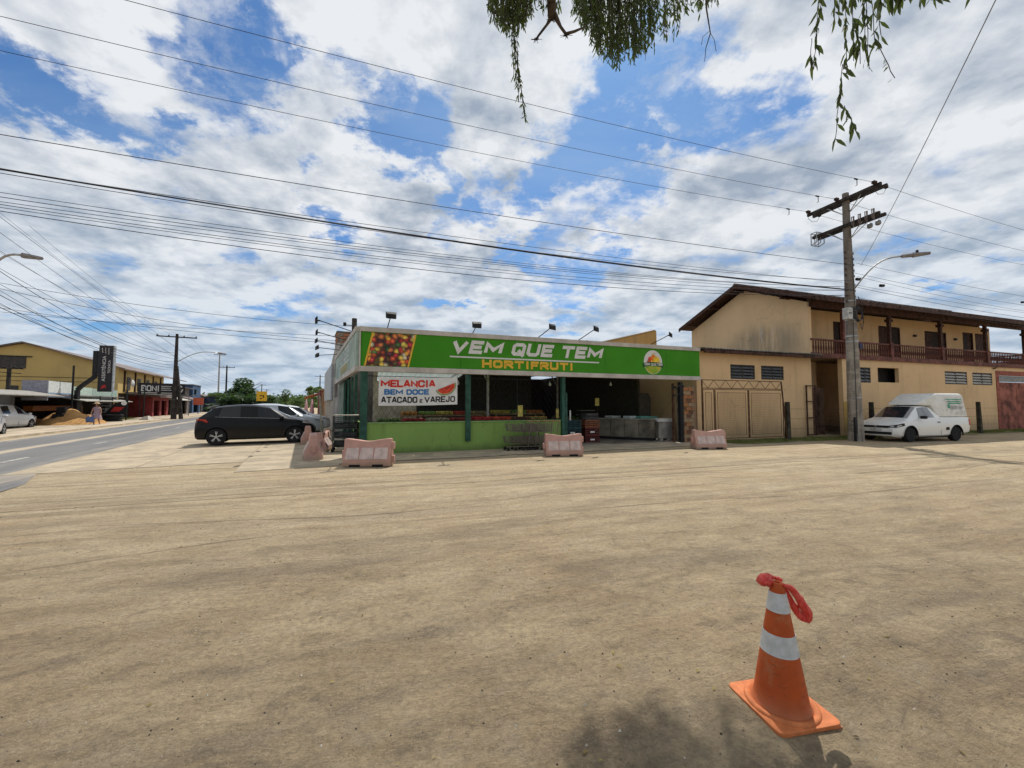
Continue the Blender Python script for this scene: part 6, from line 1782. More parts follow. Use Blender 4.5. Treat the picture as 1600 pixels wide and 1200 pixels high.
# further cars in the same row
def row_car(k, lab, col, dx, sc=1.0, tall=.0):
    p = o_ + Vector((-math.sin(R(28)), math.cos(R(28)), 0)) * k + u_ * dx
    return hatchback(lab, col, (p.x, p.y, .03), R(29), scale=sc, tall=tall)
row_car(3.7, 'silver compact car parked just beyond the black hatchback', (.44, .47, .50), .55, 1.05, .05)
row_car(6.6, 'white car with only its roof and bonnet showing past the silver one', (.62, .63, .63), 1.1, 1.03)

# white pickup with a tall fibreglass cargo shell
A = gp(1425, 691.5); B_ = gp(1496, 689)
dv = (A - B_); angp = math.atan2(dv.y, dv.x); scp = dv.length / 2.75
up_ = dv.normalized(); np_ = Vector((-up_.y, up_.x, 0))     # local y, left side of the car
o2 = B_ - up_ * .95 * scp - np_ * (.82 * scp)
pk = thing('pickup_truck', 'white small pickup with a tall white cargo shell parked behind the utility pole', 'pickup', (o2.x, o2.y, .0), angp)
mp = paint('white_car_paint', (.72, .72, .69), .3, 0, .10)
st = [(.00, .00, .74, .44, .90, .93, .70), (.06, .06, .80, .32, .98, 1.0, .74), (.40, .40, .825, .30, 1.0, 1.02, .76), (1.4, 1.4, .83, .22, 1.0, 1.02, .76), (1.88, 1.88, .83, .20, 1.0, 1.02, .76),
      (1.95, 2.22, .83, .20, .985, 1.46, .57), (2.20, 2.34, .83, .20, .975, 1.485, .585), (2.60, 2.60, .83, .20, .965, 1.49, .59), (2.92, 2.82, .83, .20, .955, 1.475, .585), (3.18, 2.94, .83, .20, .94, 1.45, .57),
      (3.34, 3.56, .83, .20, .925, .985, .64), (3.80, 3.82, .82, .20, .87, .915, .62), (4.12, 4.12, .78, .20, .80, .83, .58), (4.32, 4.32, .70, .22, .70, .72, .50), (4.40, 4.40, .60, .26, .56, .58, .44)]
gl = {'windscreen': [(9, 8), (9, 9), (9, 10), (9, 11)], 'side_window_1': [(6, 6), (7, 6), (8, 6)], 'side_window_2': [(6, 13), (7, 13), (8, 13)]}
pb = car_body(pk, st, gl, mp, arches=(.95, 3.70), r_arch=.35, W=.83, mg=mat('clear_windscreen', (.02, .025, .03), .04, spec=1.0, coat=1.0, var=.02))
M_steelrim = mat('black_steel_rim', (.06, .06, .06), .5, .4)
for x in (.95, 3.70):
    for s_ in (-1, 1):
        wheel_parts(pk, x, s_ * .815, s_, .305, alloy=False, rimcol=M_steelrim)
        mb = MB(); pts = [(x + math.cos(R(a)) * .365, s_ * .828, .31 + math.sin(R(a)) * .365) for a in range(-12, 193, 12)]; mb.tube(pts, .025, 5); part('arch_trim', mb, M_black, pk, smooth=True)
# cargo shell: rises from the bed, rakes forward over the cab
M_shell = mat('white_fibreglass', (.70, .69, .64), .4, var=.05)
sh = MB()
def shp(x, w_, z): return [(x, -w_, z), (x, w_, z)]
vs = [(.04, .74, 1.03), (.18, .66, 1.98), (.25, .58, 2.04), (1.75, .58, 2.04), (1.9, .66, 1.99), (2.88, .52, 1.54), (2.10, .62, 1.50), (1.92, .76, 1.03)]
n8 = len(vs)
sh.v = [(a, -b_, c) for a, b_, c in vs] + [(a, b_, c) for a, b_, c in vs]
for i in range(n8): sh.f.append((i, (i + 1) % n8, n8 + (i + 1) % n8, n8 + i)); sh.mi.append(0)
# sides: fan in convex pieces
for off, flip in ((0, False), (n8, True)):
    for f in ((0, 1, 4, 7), (1, 2, 3, 4), (7, 4, 6), (4, 5, 6)):
        g_ = tuple(off + i for i in f); sh.f.append(g_[::-1] if not flip else g_); sh.mi.append(0)
me = sh.mesh('cargo_shell', M_shell)
bm = bmesh.new(); bm.from_mesh(me); bmesh.ops.recalc_face_normals(bm, faces=bm.faces)
bmesh.ops.bevel(bm, geom=[e for e in bm.edges if e.calc_face_angle(0) > R(22)], offset=.045, segments=3, affect='EDGES', profile=.6); bm.to_mesh(me); bm.free()
me.polygons.foreach_set('use_smooth', [True] * len(me.polygons))
try: me.set_sharp_from_angle(angle=R(45))
except Exception: pass
shell = link('cargo_shell', me, pk)
def shell_side(x, z):   # y of the shell side (z between 1.03 and 1.98)
    f = (z - 1.03) / .95; return .745 + (.665 - .745) * f
def side_plate(name, x0, x1, z0, z1, m, o=.006):
    mb = MB(); mb.add([(x0, shell_side(0, z0) + o, z0), (x1, shell_side(0, z0) + o, z0), (x1, shell_side(0, z1) + o, z1), (x0, shell_side(0, z1) + o, z1)], [(3, 2, 1, 0)]); part(name, mb, m, shell)
M_gr = mat('green_print', (.04, .30, .17), .5); M_gy = mat('grey_print', (.38, .38, .36), .5)
side_plate('side_panel', .16, 1.36, 1.12, 1.86, mat('panel_white', (.64, .63, .58), .5), .004)
side_plate('printed_stripe', .36, 1.26, 1.66, 1.70, M_gr, .008); side_plate('printed_stripe', .30, 1.30, 1.75, 1.79, M_gr, .008); side_plate('printed_stripe', .36, 1.20, 1.58, 1.63, M_gr, .008)
side_plate('printed_logo', 1.10, 1.24, 1.40, 1.56, M_gr, .009); side_plate('printed_block', .62, 1.12, 1.34, 1.50, M_gy, .008); side_plate('printed_block', .34, .56, 1.36, 1.46, M_gy, .008)
# front details
mb = MB(); mb.box(4.335, 4.415, -.46, .46, .585, .675); part('grille', mb, M_black, pk, bevel=.01)
mb = MB(); mb.box(4.33, 4.424, -.56, .56, .31, .42); part('air_intake', mb, M_black, pk, bevel=.015)
mb = MB(); mb.box(4.40, 4.415, -.22, .22, .455, .555); part('number_plate', mb, mat('plate_grey', (.5, .5, .5), .5), pk)
mb = MB(); mb.lathe([(.055, 4.395), (.05, 4.43)], 16, (0, 0, .63), axis='x'); part('badge', mb, mat('chrome', (.6, .6, .6), .15, 1.0), pk)
for s_ in (-1, 1):
    mb = MB(); q = [(4.385, .44, .60), (4.33, .66, .60), (4.02, .80, .69), (4.05, .785, .79), (4.26, .70, .74), (4.37, .46, .68)]
    mb.add([(a + .028, s_ * (b_ + .03), c) for a, b_, c in q], [tuple(range(6)) if s_ > 0 else tuple(range(5, -1, -1))]); part('headlight', mb, M_glass, pk)
    mb = MB(); q = [(4.375, .48, .625), (4.30, .66, .625), (4.12, .745, .68), (4.13, .74, .73), (4.25, .69, .70), (4.36, .50, .66)]
    mb.add([(a + .038, s_ * (b_ + .04), c) for a, b_, c in q], [tuple(range(6)) if s_ > 0 else tuple(range(5, -1, -1))]); part('headlight_reflector', mb, lens_mat('clear_lamp_lens', (.45, .46, .47)), pk)
    mb = MB(); mb.box(3.06, 3.20, min(s_ * .84, s_ * 1.03), max(s_ * .84, s_ * 1.03), .96, 1.09); part('mirror', mb, M_dark, pk, bevel=.03)
    mb = MB(); mb.box(1.98, 2.14, min(s_ * .829, s_ * .85), max(s_ * .829, s_ * .85), .80, .83); part('door_handle', mb, M_black, pk)
    mb = MB(); seam(mb, (1.93, s_ * .831, .30), (1.95, s_ * .80, .975)); seam(mb, (3.25, s_ * .831, .5), (3.22, s_ * .80, .93)); seam(mb, (1.93, s_ * .829, .27), (3.25, s_ * .829, .27)); part('door_seam', mb, M_grey_metal, pk)
    mb = MB(); mb.box(1.42, 1.62, min(s_ * .822, s_ * .836), max(s_ * .822, s_ * .836), .48, .60); part('side_vent', mb, M_black, pk)
    mb = MB(); mb.box(.02, .12, min(s_ * .73, s_ * .81), max(s_ * .73, s_ * .81), .66, .92); part('tail_lamp', mb, lens_mat('red_lamp_lens', (.45, .02, .015)), pk)
mb = MB(); mb.box(1.35, 3.3, -.74, .74, .17, .23); part('sill', mb, M_black, pk)
# wipers
mb = MB(); mb.bar((3.56, .1, .985), (3.40, .55, 1.06), .010); mb.bar((3.56, -.35, .985), (3.42, .05, 1.06), .010); part('wiper', mb, M_dark, pk)
pk.scale = (scp,) * 3

# ================================================================== FAR SIDE OF THE MAIN ROAD
M_och = wall_mat('warehouse_ochre_render', (.52, .38, .15), stain=(.2, .15, .08), amount=.18, base_h=.5, base_amt=.2)
M_roofg = mat('grey_purple_roof', (.20, .165, .155), .85, var=.2, nscale=.8)
WX, WY = 29.9, 5.0
wh = thing('warehouse', 'large ochre gabled warehouse across the main road at the left', 'warehouse', RD.w(WX, WY), RD.a)
# local x along the road (away), local y away from road
mb = MB(); mb.prism([(0, 0), (14, 0), (14, 5.2), (6.8, 7.45), (0, 5.55)], 0, .2, plane='yz'); part('gable_wall', mb, M_och, wh)
mb = MB(); mb.box(.2, 16, .0, .2, 2.8, 5.5); part('road_wall', mb, M_och, wh)
mb = MB(); mb.box(.2, 16, 1.6, 1.8, 0, 2.8); part('road_wall', mb, M_darkroom, wh)
for (a, b_) in (((-.6, 5.35), (6.8, 7.62)), ((6.8, 7.62), (14.3, 5.2))):
    mb = MB(); mb.add([(-.4, a[0], a[1]), (26, a[0], a[1]), (26, b_[0], b_[1]), (-.4, b_[0], b_[1]), (-.4, a[0], a[1] - .12), (26, a[0], a[1] - .12), (26, b_[0], b_[1] - .12), (-.4, b_[0], b_[1] - .12)], [(0,1,2,3),(7,6,5,4),(0,4,5,1),(2,6,7,3),(0,3,7,4),(1,5,6,2)])
    part('roof', mb, M_roofg, wh)
mb = MB(); mb.box(-.06, -.0 - .002, 6.6, 8.6, 5.05, 6.15); part('dark_window', mb, M_frame, wh)
mb = MB(); mb.box(-.10, -.002, 6.2, 9.0, 6.16, 6.24); part('window_ledge', mb, M_dark, wh)
mb = MB(); mb.box(-.06, -.002, 7.0, 7.6, 2.4, 3.4); part('window', mb, M_frame, wh)
mb = MB(); mb.box(-.03, -.002, .2, 12, 4.25, 4.29); mb.box(-.03, -.002, 1, 11, 3.85, 3.88); part('wall_conduit', mb, M_dark, wh)
# balcony stretch beyond the corner
mb = MB(); mb.box(2.0, 16, -1.3, .0, 2.75, 2.95); part('canopy', mb, M_roofg, wh)
for k in range(5):
    mb = MB(); mb.box(1.5 + k * 3.2, 1.7 + k * 3.2, -.12, -.002, 2.96, 5.2); part('wall_post', mb, M_brown, wh)
for k in range(4):
    mb = MB(); mb.box(2.4 + k * 3.2, 3.4 + k * 3.2, -.05, -.002, 3.2, 4.6); part('window', mb, M_frame, wh)
mb = MB(); mb.lathe([(.02, -.1), (.3, -.02), (.42, .06)], 14, (2.6, -.5, 3.9), axis='y', cap=False); mb.bar((2.6, -.5, 3.8), (2.6, -.05, 3.4), .03); part('satellite_dish', mb, mat('pale_dish', (.6, .6, .57), .5), wh, smooth=True)

def box_building(label, x0, x1, y0, depth, h, col, roof='flat', cat='building', openings=(), name='shop_building', rise=1.0, roofm=None, sign=None, wallname=None):
    """x along the road, y0 set-back from far kerb"""
    t = thing(name, label, cat, RD.w(x0, y0), RD.a)
    L = x1 - x0; m = mat('render_%d_%d_%d' % tuple(int(c * 255) for c in col), col, .85, var=.16, nscale=1.2)
    mb = MB(); mb.wall(0, L, 0, h, 0, .2, [(a, b_, c, d) for a, b_, c, d in openings]); part('front_wall', mb, m, t)
    mb = MB(); mb.box(0, .2, .2, depth, 0, h); part('side_wall', mb, m, t); mb = MB(); mb.box(L - .2, L, .2, depth, 0, h); part('side_wall', mb, m, t)
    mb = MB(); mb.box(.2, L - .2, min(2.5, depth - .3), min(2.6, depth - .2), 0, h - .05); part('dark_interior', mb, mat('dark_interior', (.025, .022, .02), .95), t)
    if roof == 'flat': mb = MB(); mb.box(-.1, L + .1, -.1, depth, h + .001, h + .12)
    elif roof == 'shed':
        mb = MB(); mb.add([(-.3, -.8, h), (L + .3, -.8, h), (L + .3, depth, h + rise), (-.3, depth, h + rise), (-.3, -.8, h - .08), (L + .3, -.8, h - .08), (L + .3, depth, h + rise - .08), (-.3, depth, h + rise - .08)], [(0,1,2,3),(7,6,5,4),(0,4,5,1),(2,6,7,3),(0,3,7,4),(1,5,6,2)])
    else:
        mb = MB(); c = depth / 2
        for (a, za, b_, zb) in ((-.5, h, c, h + rise), (c, h + rise, depth + .5, h)):
            mb.add([(-.4, a, za), (L + .4, a, za), (L + .4, b_, zb), (-.4, b_, zb)], [(0, 1, 2, 3)])
        mb.prism([(0, h), (depth, h), (c, h + rise - .05)], 0, .2, plane='yz')
    part('roof', mb, roofm or M_roofg, t)
    for (a, b_, c, d) in openings:
        if c > .5:
            mb = MB(); mb.box(a, b_, .08, .12, c, d); part('window_pane', mb, M_glass, t)
    return t
def awning(t, x0, x1, z, dep=1.4, drop=.25, m=None, y=-.002):
    mb = MB(); mb.add([(x0, y, z), (x1, y, z), (x1, y - dep, z - drop), (x0, y - dep, z - drop), (x0, y, z - .06), (x1, y, z - .06), (x1, y - dep, z - drop - .06), (x0, y - dep, z - drop - .06)], [(0,1,2,3),(7,6,5,4),(0,4,5,1),(2,6,7,3),(0,3,7,4),(1,5,6,2)])
    return part('awning', mb, m or M_roofg, t)
# low workshop with white and pale green fascia panels
ws = box_building('low open workshop with white and pale green fascia panels in front of the ochre warehouse', 12.5, 28.6, 5.0, 6, 2.35, (.12, .11, .10), openings=[(.4, 9.2, -.1, 2.1), (9.8, 15.6, -.1, 2.1)], roof='shed', rise=.4)
for (a, b_, z0, z1, col, y) in ((2.6, 5.9, 2.15, 3.3, (.62, .66, .64), -.55), (5.95, 10.2, 2.2, 3.05, (.44, .55, .46), -.35), (10.25, 15.8, 2.0, 3.0, (.33, .43, .37), -.35)):
    mb = MB(); mb.box(a, b_, y - .12, y, z0, z1); part('fascia_panel', mb, mat('fascia_%d' % int(col[0] * 100), col, .6, var=.1), ws)
mb = MB(); mb.box(2.5, 2.6, -.68, .6, 1.9, 3.32); part('fascia_return', mb, mat('grey_return', (.28, .28, .32), .6), ws)
mb = MB(); mb.box(2.6, 5.9, -.69, -.672, 2.12, 2.45); part('blue_stripe', mb, mat('pale_blue_stripe', (.25, .36, .5), .6), ws)
awning(ws, 5.7, 16, 2.2, 1.6, .3, mat('pale_grey_awning', (.35, .34, .3), .8)); awning(ws, -5.5, 1.85, 2.55, 1.8, .35, mat('grey_awning', (.28, .26, .23), .8))
t = thing('orange_counter', 'long orange counter inside the low workshop', 'counter', RD.w(17.5, 6.0), RD.a)
mb = MB(); mb.box(0, 6.5, 0, .1, .2, .5); mb.box(0, 6.5, 0, .5, 1.1, 1.5); mb.box(6.2, 7.6, -.1, .6, .1, 1.5); part('counter_front', mb, mat('orange_laminate', (.38, .13, .03), .6, var=.15), t)
# plywood hoarding
hd = thing('hoarding', 'plywood hoarding with a white end panel at the far left', 'hoarding', RD.w(1.6, 3.4), RD.a)
for k, (a, b_, col) in enumerate(((-6, -3.2, 0), (-3.2, -.4, 0), (-.4, 2.2, 0), (2.2, 4.6, 0))):
    mb = MB(); mb.box(a + .02, b_, 0, .06, .1, 2.35 - .05 * (k % 2)); part('board', mb, mat('raw_plywood', (.55, .30, .12), .8, var=.12, nscale=1.0), hd)
mb = MB(); mb.box(4.62, 5.6, .0, .06, .1, 1.85); part('white_board', mb, mat('dirty_white_board', (.58, .55, .5), .7), hd)
# white vehicle behind the hoarding
def box_van(label, x, y, col, rz, sc=1.0, suv=True):
    p = RD.w(x, y); t = hatchback(label, col, (p.x, p.y, .02), rz, scale=sc, tall=.12 if suv else 0)
    return t
box_van('white off-roader parked behind the heap of sand, seen from behind', 9.9, 5.3, (.62, .63, .63), RD.a + R(-6), .98)
box_van('silver car nose just entering at the far left by the rubble', 1.2, 2.0, (.45, .46, .48), RD.a + R(10), 1.0)
t = thing('dark_machine', 'dark workshop machine standing beside the white off-roader', 'machine', RD.w(17.0, 4.2), RD.a)
mb = MB(); mb.box(-.8, .9, -.3, .3, .4, .9); mb.box(-.5, .3, -.28, .2, .9, 1.4); part('machine_body', mb, M_dark, t, bevel=.05)
for x in (-.5, .6):
    mb = MB(); mb.lathe([(.36, -.1), (.36, .1)], 16, (x, -.35, .36), axis='y'); part('wheel', mb, M_black, t)
# sand heap: displaced mound
def mound(name, label, cat, loc, rx, ry, h, m, seed=0, n=26):
    mb = MB()
    for j in range(n + 1):
        for i in range(n + 1):
            x = (i / n * 2 - 1); y = (j / n * 2 - 1); r = math.sqrt(x * x + y * y)
            z = max(0, 1 - r ** 1.3) ** .8
            z = z * h * (1 + .5 * mn.noise(Vector((x * 2.2 + seed, y * 2.2, 0)))) + (.05 * mn.noise(Vector((x * 9 + seed, y * 9, 3))) if z > 0 else -.05)
            mb.v.append((x * rx, y * ry, z))
    for j in range(n):
        for i in range(n):
            a = j * (n + 1) + i; mb.f.append((a, a + 1, a + n + 2, a + n + 1)); mb.mi.append(0)
    return single(name, mb, m, label, cat, loc, RD.a, smooth=True)
M_sand = mat('orange_building_sand', (.46, .25, .085), .95, var=.2, nscale=3, bump=.5, bscale=10, col2=(.33, .18, .07))
q = gp(106, 665)
mound('sand_heap', 'large heap of orange building sand at the kerb of the main road', 'sand heap', (q.x - .3, q.y + .6, 0), 2.7, 1.9, 1.15, M_sand, 1)
q = gp(42, 664); mound('sand_heap', 'low spread of orange sand left of the large heap', 'sand heap', (q.x - 1.2, q.y + .8, 0), 2.4, 1.6, .38, M_sand, 5)
rg = random.Random(6); mb = MB()
for k in range(120):
    a, b_ = rg.gauss(0, .9), rg.gauss(0, .5); s_ = rg.uniform(.04, .14); mb.box(a, a + s_, b_, b_ + s_, 0, s_ * .7)
q = gp(22, 668); tag(part('rubble', mb, M_conc, None, loc=(q.x - .4, q.y + .3, 0), kind='stuff'), 'small pile of broken rubble left of the sand heap', 'rubble')
q = gp(186, 657)
rg = random.Random(12)
def g2(rg):
    a, b_ = rg.gauss(0, 1.3), rg.gauss(0, .45); p = Vector((q.x, q.y, 0)) + RD.u * a + RD.n * b_; return p, 1
grass('kerb_grass', 2500, g2, 'small tuft of green grass at the kerb left of the double pole', .1, .35, 4, (.10, .18, .02))
# totem sign with black plate
TP = dp(118, 660, 31.5); TP.z = 0
tot = thing('totem_sign', 'tall black totem sign reading ASSISTENCIA on a cranked post', 'sign', TP, R(12))
mb = MB(); pts = [(0, 0, 0), (0, 0, 2.75), (.25, 0, 3.05), (1.05, 0, 3.75), (1.15, 0, 4.0), (1.15, 0, 5.9)]
for i in range(5): mb.bar(pts[i], pts[i + 1], .17 if i < 4 else .2)
part('cranked_post', mb, M_dark, tot)
mb = MB(); mb.box(1.38, 2.34, -.10, .10, 2.62, 6.35); part('sign_box', mb, mat('gloss_black_panel', (.018, .015, .018), .4), tot)
mb = MB(); mb.box(2.34, 2.42, -.09, .09, 2.62, 6.33); part('sign_edge', mb, mat('pale_edge', (.4, .42, .44), .5), tot)
M_tw = mat('sign_lettering_white', (.6, .58, .55), .5)
for body, x, z, w_, h_ in (('ASSISTÊNCIA', 1.88, 3.45, 2.05, .30), ('TECNICA', 2.2, 4.1, 1.05, .17)):
    me = text_mesh(body, w_, h_, offset=.01)
    for v in me.vertices: v.co = (-v.co.z, v.co.y, v.co.x)
    me.materials.clear(); me.materials.append(M_tw); part('lettering', me, None, tot, loc=(x, -.106, z))
mb = MB()
for k in range(3): mb.bar((1.65 + k * .2, -.11, 5.75 - .05 * k), (1.60 + k * .22, -.11, 6.15), .022)
part('logo_stroke', mb, M_tw, tot)
mb = MB(); mb.add([(1.6, -.107, 2.85), (2.0, -.107, 2.95), (1.9, -.107, 3.2), (1.65, -.107, 3.1)], [(0, 1, 2, 3)]); part('red_mark', mb, mat('sign_red', (.35, .02, .02), .5), tot)
# slatted gate and black display by the pavement
t = thing('slatted_gate', 'dark slatted gate behind the walking person', 'gate', RD.w(21.5, 3.6), RD.a)
for k in range(7):
    mb = MB(); mb.box(0, 2.6, 0, .04, .3 + k * .28, .42 + k * .28); part('slat', mb, M_dark, t)
mb = MB(); mb.box(-.06, 0, -.02, .06, 0, 2.3); mb.box(2.6, 2.68, -.02, .06, 0, 2.3); mb.box(.9, 1.5, -.03, -.005, 1.0, 1.3); part('gate_post', mb, M_dark, t)
t = thing('tyre_stack', 'stack of old tyres topped by a black banner with a red and white motif', 'tyre stack', dp(176, 655, 35.5).xy.to_3d(), R(25))
for k in range(3):
    mb = MB(); mb.lathe([(.35, 0), (.62, .02), (.66, .12), (.62, .22), (.35, .24)], 18, (.02 * k, 0, .25 * k), cap=False); part('tyre', mb, M_black, t, smooth=True)
mb = MB(); mb.add([(-.6, 0, .75), (.7, 0, .75), (1.0, .05, 2.0), (.1, .03, 1.75)], [(0, 1, 2, 3)]); mb.add([(-.6, .03, .75), (.7, .03, .75), (1.0, .08, 2.0), (.1, .06, 1.75)], [(3, 2, 1, 0)]); part('black_banner', mb, M_black, t)
mb = MB(); mb.add([(-.2, -.012, .95), (.4, -.012, .95), (.75, -.0, 1.35), (.1, -.004, 1.4)], [(0, 1, 2, 3)]); part('red_motif', mb, mat('motif_red', (.40, .03, .02), .6), t)
mb = MB(); disc(mb, .72, 1.72, .2, -.006, 14); part('white_disc', mb, M_white, t)

# the shop with the black BONI sign and its neighbours
bo = box_building('shop with grey awnings under the black sign reading BONI', 46.5, 61, 5.0, 8, 4.3, (.22, .19, .17), openings=[(1, 4, -.1, 2.3), (5, 8, -.1, 2.3), (9.5, 13, -.1, 2.3)], roof='shed', rise=.8)
awning(bo, .2, 6.5, 2.75, 1.8, .5, mat('light_awning', (.5, .49, .45), .8)); awning(bo, 6.8, 14.2, 2.95, 1.6, .5)
bs = thing('black_shop_sign', 'black shop sign with white letters BONI and a white ring', 'sign', RD.w(46.0, 4.1), RD.a)
# faces back along the road towards the viewer and the carriageway: angled board
bs.rotation_euler = (0, 0, R(75)); bs.location = dp(214, 640, 42)
bs.location.z = 2.7
bs.rotation_euler = (0, 0, R(50)); bs.scale = (.70, 1, .9)
mb = MB(); mb.box(0, 5.6, 0, .15, 0, 1.35); part('sign_panel', mb, mat('gloss_black_panel', (.018, .015, .018), .4), bs)
painted('lettering', 'BONI', .35, -.012, .36, 2.1, .72, M_tw, bs, th=.19)
for k, (z, x1) in enumerate(((.95, 3.9), (.72, 3.8), (.48, 3.9), (.12, 4.1), (.12, 2.2))):
    mb = MB(); mb.box(2.65 if k < 4 else .4, x1, -.012, -.002, z, z + .09); part('small_print_bar', mb, M_tw, bs)
mb = MB()
for k in range(20):
    a0, a1 = R(18 * k), R(18 * (k + 1))
    if k in (0, 1): continue
    mb.add([(4.85 + .5 * math.cos(a), -.012, .68 + .5 * math.sin(a)) for a in (a0, a1)] + [(4.85 + .33 * math.cos(a), -.012, .68 + .33 * math.sin(a)) for a in (a1, a0)], [(0, 1, 2, 3)])
part('ring_logo', mb, M_tw, bs)
mb = MB(); mb.bar((.3, .2, -2.7), (.3, .2, 0), .06); mb.bar((5.3, .2, -2.7), (5.3, .2, 0), .06); part('sign_leg', mb, M_dark, bs)
t = box_building('narrow building with a blue upper front beyond the BONI shop', 61.6, 68, 4.6, 8, 5.0, (.06, .11, .20), openings=[(1, 5, .2, 2.4), (1, 3, 3.2, 4.3)])
t = box_building('low red-fronted shop between the BONI sign and the double pole', 39.0, 46.0, 4.4, 4, 2.6, (.22, .04, .04), openings=[(.6, 3, -.1, 2.1), (3.8, 6, -.1, 2.1)], roof='shed', rise=.3)
t = box_building('low white shop far along the road with a pale flat roof', 72, 92, 6, 9, 2.9, (.33, .33, .34), openings=[(1, 6, -.1, 2.3), (8, 13, -.1, 2.3), (14, 19, -.1, 2.3)])
t = box_building('grey low building at the far end of the left row', 96, 122, 7, 10, 3.3, (.2, .22, .26), roof='gable', rise=1.2, openings=[(2, 6, .8, 2.2)])
# small things along the left pavement
for (px, Y, h, lab) in ((224, 40, 3.4, 'thin grey sign post on the pavement near the red-fronted shop'), (111, 30.5, 4.6, 'thin dark post rising before the pale green panels'), (197, 38, 3.0, 'thin post with a small yellow box before the shops')):
    p = dp(px, 650, Y); p.z = 0; mb = MB(); mb.bar((0, 0, 0), (0, 0, h), .06); single('thin_post', mb, M_dark, lab, 'post', p)
q = dp(228, 655, 38.5); q.z = .1
mb = MB(); mb.add([(-.5, -.3, 0), (.5, -.3, 0), (.5, .3, 0), (-.5, .3, 0), (-.1, -.1, .35), (.25, -.1, .4), (.25, .15, .4), (-.1, .15, .3)], [(3,2,1,0),(4,5,6,7),(0,1,5,4),(1,2,6,5),(2,3,7,6),(3,0,4,7)])
single('pale_rock', mb, mat('pale_stone', (.55, .5, .42), .85), 'pale rock lying on the pavement in front of the shops', 'rock', q)
q = dp(294, 655, 52); q.z = .1
t = thing('bus_stop_frame', 'thin metal frame standing at the kerb beyond the double pole', 'frame', q, RD.a)
mb = MB(); mb.bar((0, 0, 0), (0, 0, 2.6), .06); mb.bar((-2.2, 0, .2), (0, 0, .2), .05); mb.bar((0, 0, 2.5), (.6, -.8, 2.9), .04); part('frame_tube', mb, M_grey_metal, t)

# ================================================================== PERSON
def skin_body(name, joints, edges, m, parent, levels=2):
    me = bpy.data.meshes.new(name); me.from_pydata([j[:3] for j in joints], edges, [])
    o = bpy.data.objects.new(name, me); COL.objects.link(o)
    o.modifiers.new('s', 'SKIN'); sd2 = o.modifiers.new('ss', 'SUBSURF'); sd2.levels = levels; sd2.render_levels = levels
    for i, j in enumerate(joints):
        r = j[3]; me.skin_vertices[0].data[i].radius = (r, j[4] if len(j) > 4 else r)
    me.skin_vertices[0].data[0].use_root = True
    bpy.context.view_layer.update()
    r = bpy.data.meshes.new_from_object(o.evaluated_get(bpy.context.evaluated_depsgraph_get()))
    bpy.data.objects.remove(o)
    r.materials.clear(); r.materials.append(m); r.polygons.foreach_set('use_smooth', [True] * len(r.polygons))
    return link(name, r, parent)
M_skin = mat('skin', (.42, .24, .17), .6, var=.05)
q = gp(150, 665.5)
per = thing('person', 'person in patterned dress and light sun hat carrying a blue bag beside the sand heap', 'person', (q.x, q.y, 0), R(200))
J = [(0, 0, .92, .13, .10), (0, 0, 1.12, .115, .09), (0, 0, 1.33, .15, .09), (0, 0, 1.46, .05), (0, .01, 1.56, .085), (0, .015, 1.66, .08),
     (.17, 0, 1.39, .05), (.23, .06, 1.14, .04), (.22, .18, .95, .032), (.21, .22, .88, .03), (-.17, 0, 1.39, .05), (-.24, -.02, 1.14, .04), (-.26, .04, .92, .032), (-.26, .06, .85, .03),
     (.09, 0, .84, .085), (.10, .10, .48, .058), (.10, .06, .10, .04), (.10, .17, .05, .035), (-.09, 0, .84, .085), (-.10, -.06, .48, .058), (-.10, -.22, .12, .04), (-.10, -.12, .05, .035)]
E_ = [(0, 1), (1, 2), (2, 3), (3, 4), (4, 5), (2, 6), (6, 7), (7, 8), (8, 9), (2, 10), (10, 11), (11, 12), (12, 13), (0, 14), (14, 15), (15, 16), (16, 17), (0, 18), (18, 19), (19, 20), (20, 21)]
skin_body('body', J, E_, M_skin, per)
M_dress = mat('patterned_dress', (.20, .12, .17), .85, nscale=22, col2=(.42, .33, .36))
mb = MB(); mb.lathe([(.12, 1.42), (.175, 1.36), (.155, 1.12), (.15, 1.05), (.22, .85), (.30, .52)], 16, cap=False)
for i, v in enumerate(mb.v): mb.v[i] = (v[0] * 1.1, v[1] * .8, v[2])
part('dress', mb, M_dress, per, smooth=True)
mb = MB(); mb.lathe([(.24, 1.66), (.13, 1.68), (.12, 1.76), (.07, 1.80), (.01, 1.80)], 18, (0, .015, 0), cap=False); part('sun_hat', mb, mat('straw', (.50, .36, .22), .9), per, smooth=True)
mb = MB(); mb.lathe([(.02, 1.74), (.095, 1.70), (.108, 1.58), (.09, 1.46), (.02, 1.44)], 12, (0, -.03, 0), cap=False); part('hair', mb, mat('brown_hair', (.12, .07, .04), .8), per, smooth=True)
mb = MB()
for x in (-.1, .1): mb.box(x - .045, x + .045, -.1 + (.14 if x > 0 else -.1), .14 + (.08 if x > 0 else -.12), .0, .04)
part('shoes', mb, M_dark, per)
h_ = per.matrix_basis
bgp = Vector((q.x, q.y, 0)) + Vector((math.cos(R(200)) * .24 - math.sin(R(200)) * .24, math.sin(R(200)) * .24 + math.cos(R(200)) * .24, 0))
t = thing('carrier_bag', 'blue carrier bag held by the person beside the sand heap', 'bag', (bgp.x, bgp.y, .28), R(200))
mb = MB(); mb.prism([(-.2, 0), (.2, 0), (.23, .32), (.12, .42), (-.12, .42), (-.23, .32)], -.1, .1); part('bag_body', mb, mat('blue_bag', (.10, .15, .32), .6), t, bevel=.03)
mb = MB(); mb.tube([(-.1, 0, .41), (-.05, 0, .58), (.05, 0, .58), (.1, 0, .41)], .012, 5); part('handle', mb, mat('blue_bag', (.10, .15, .32), .6), t)

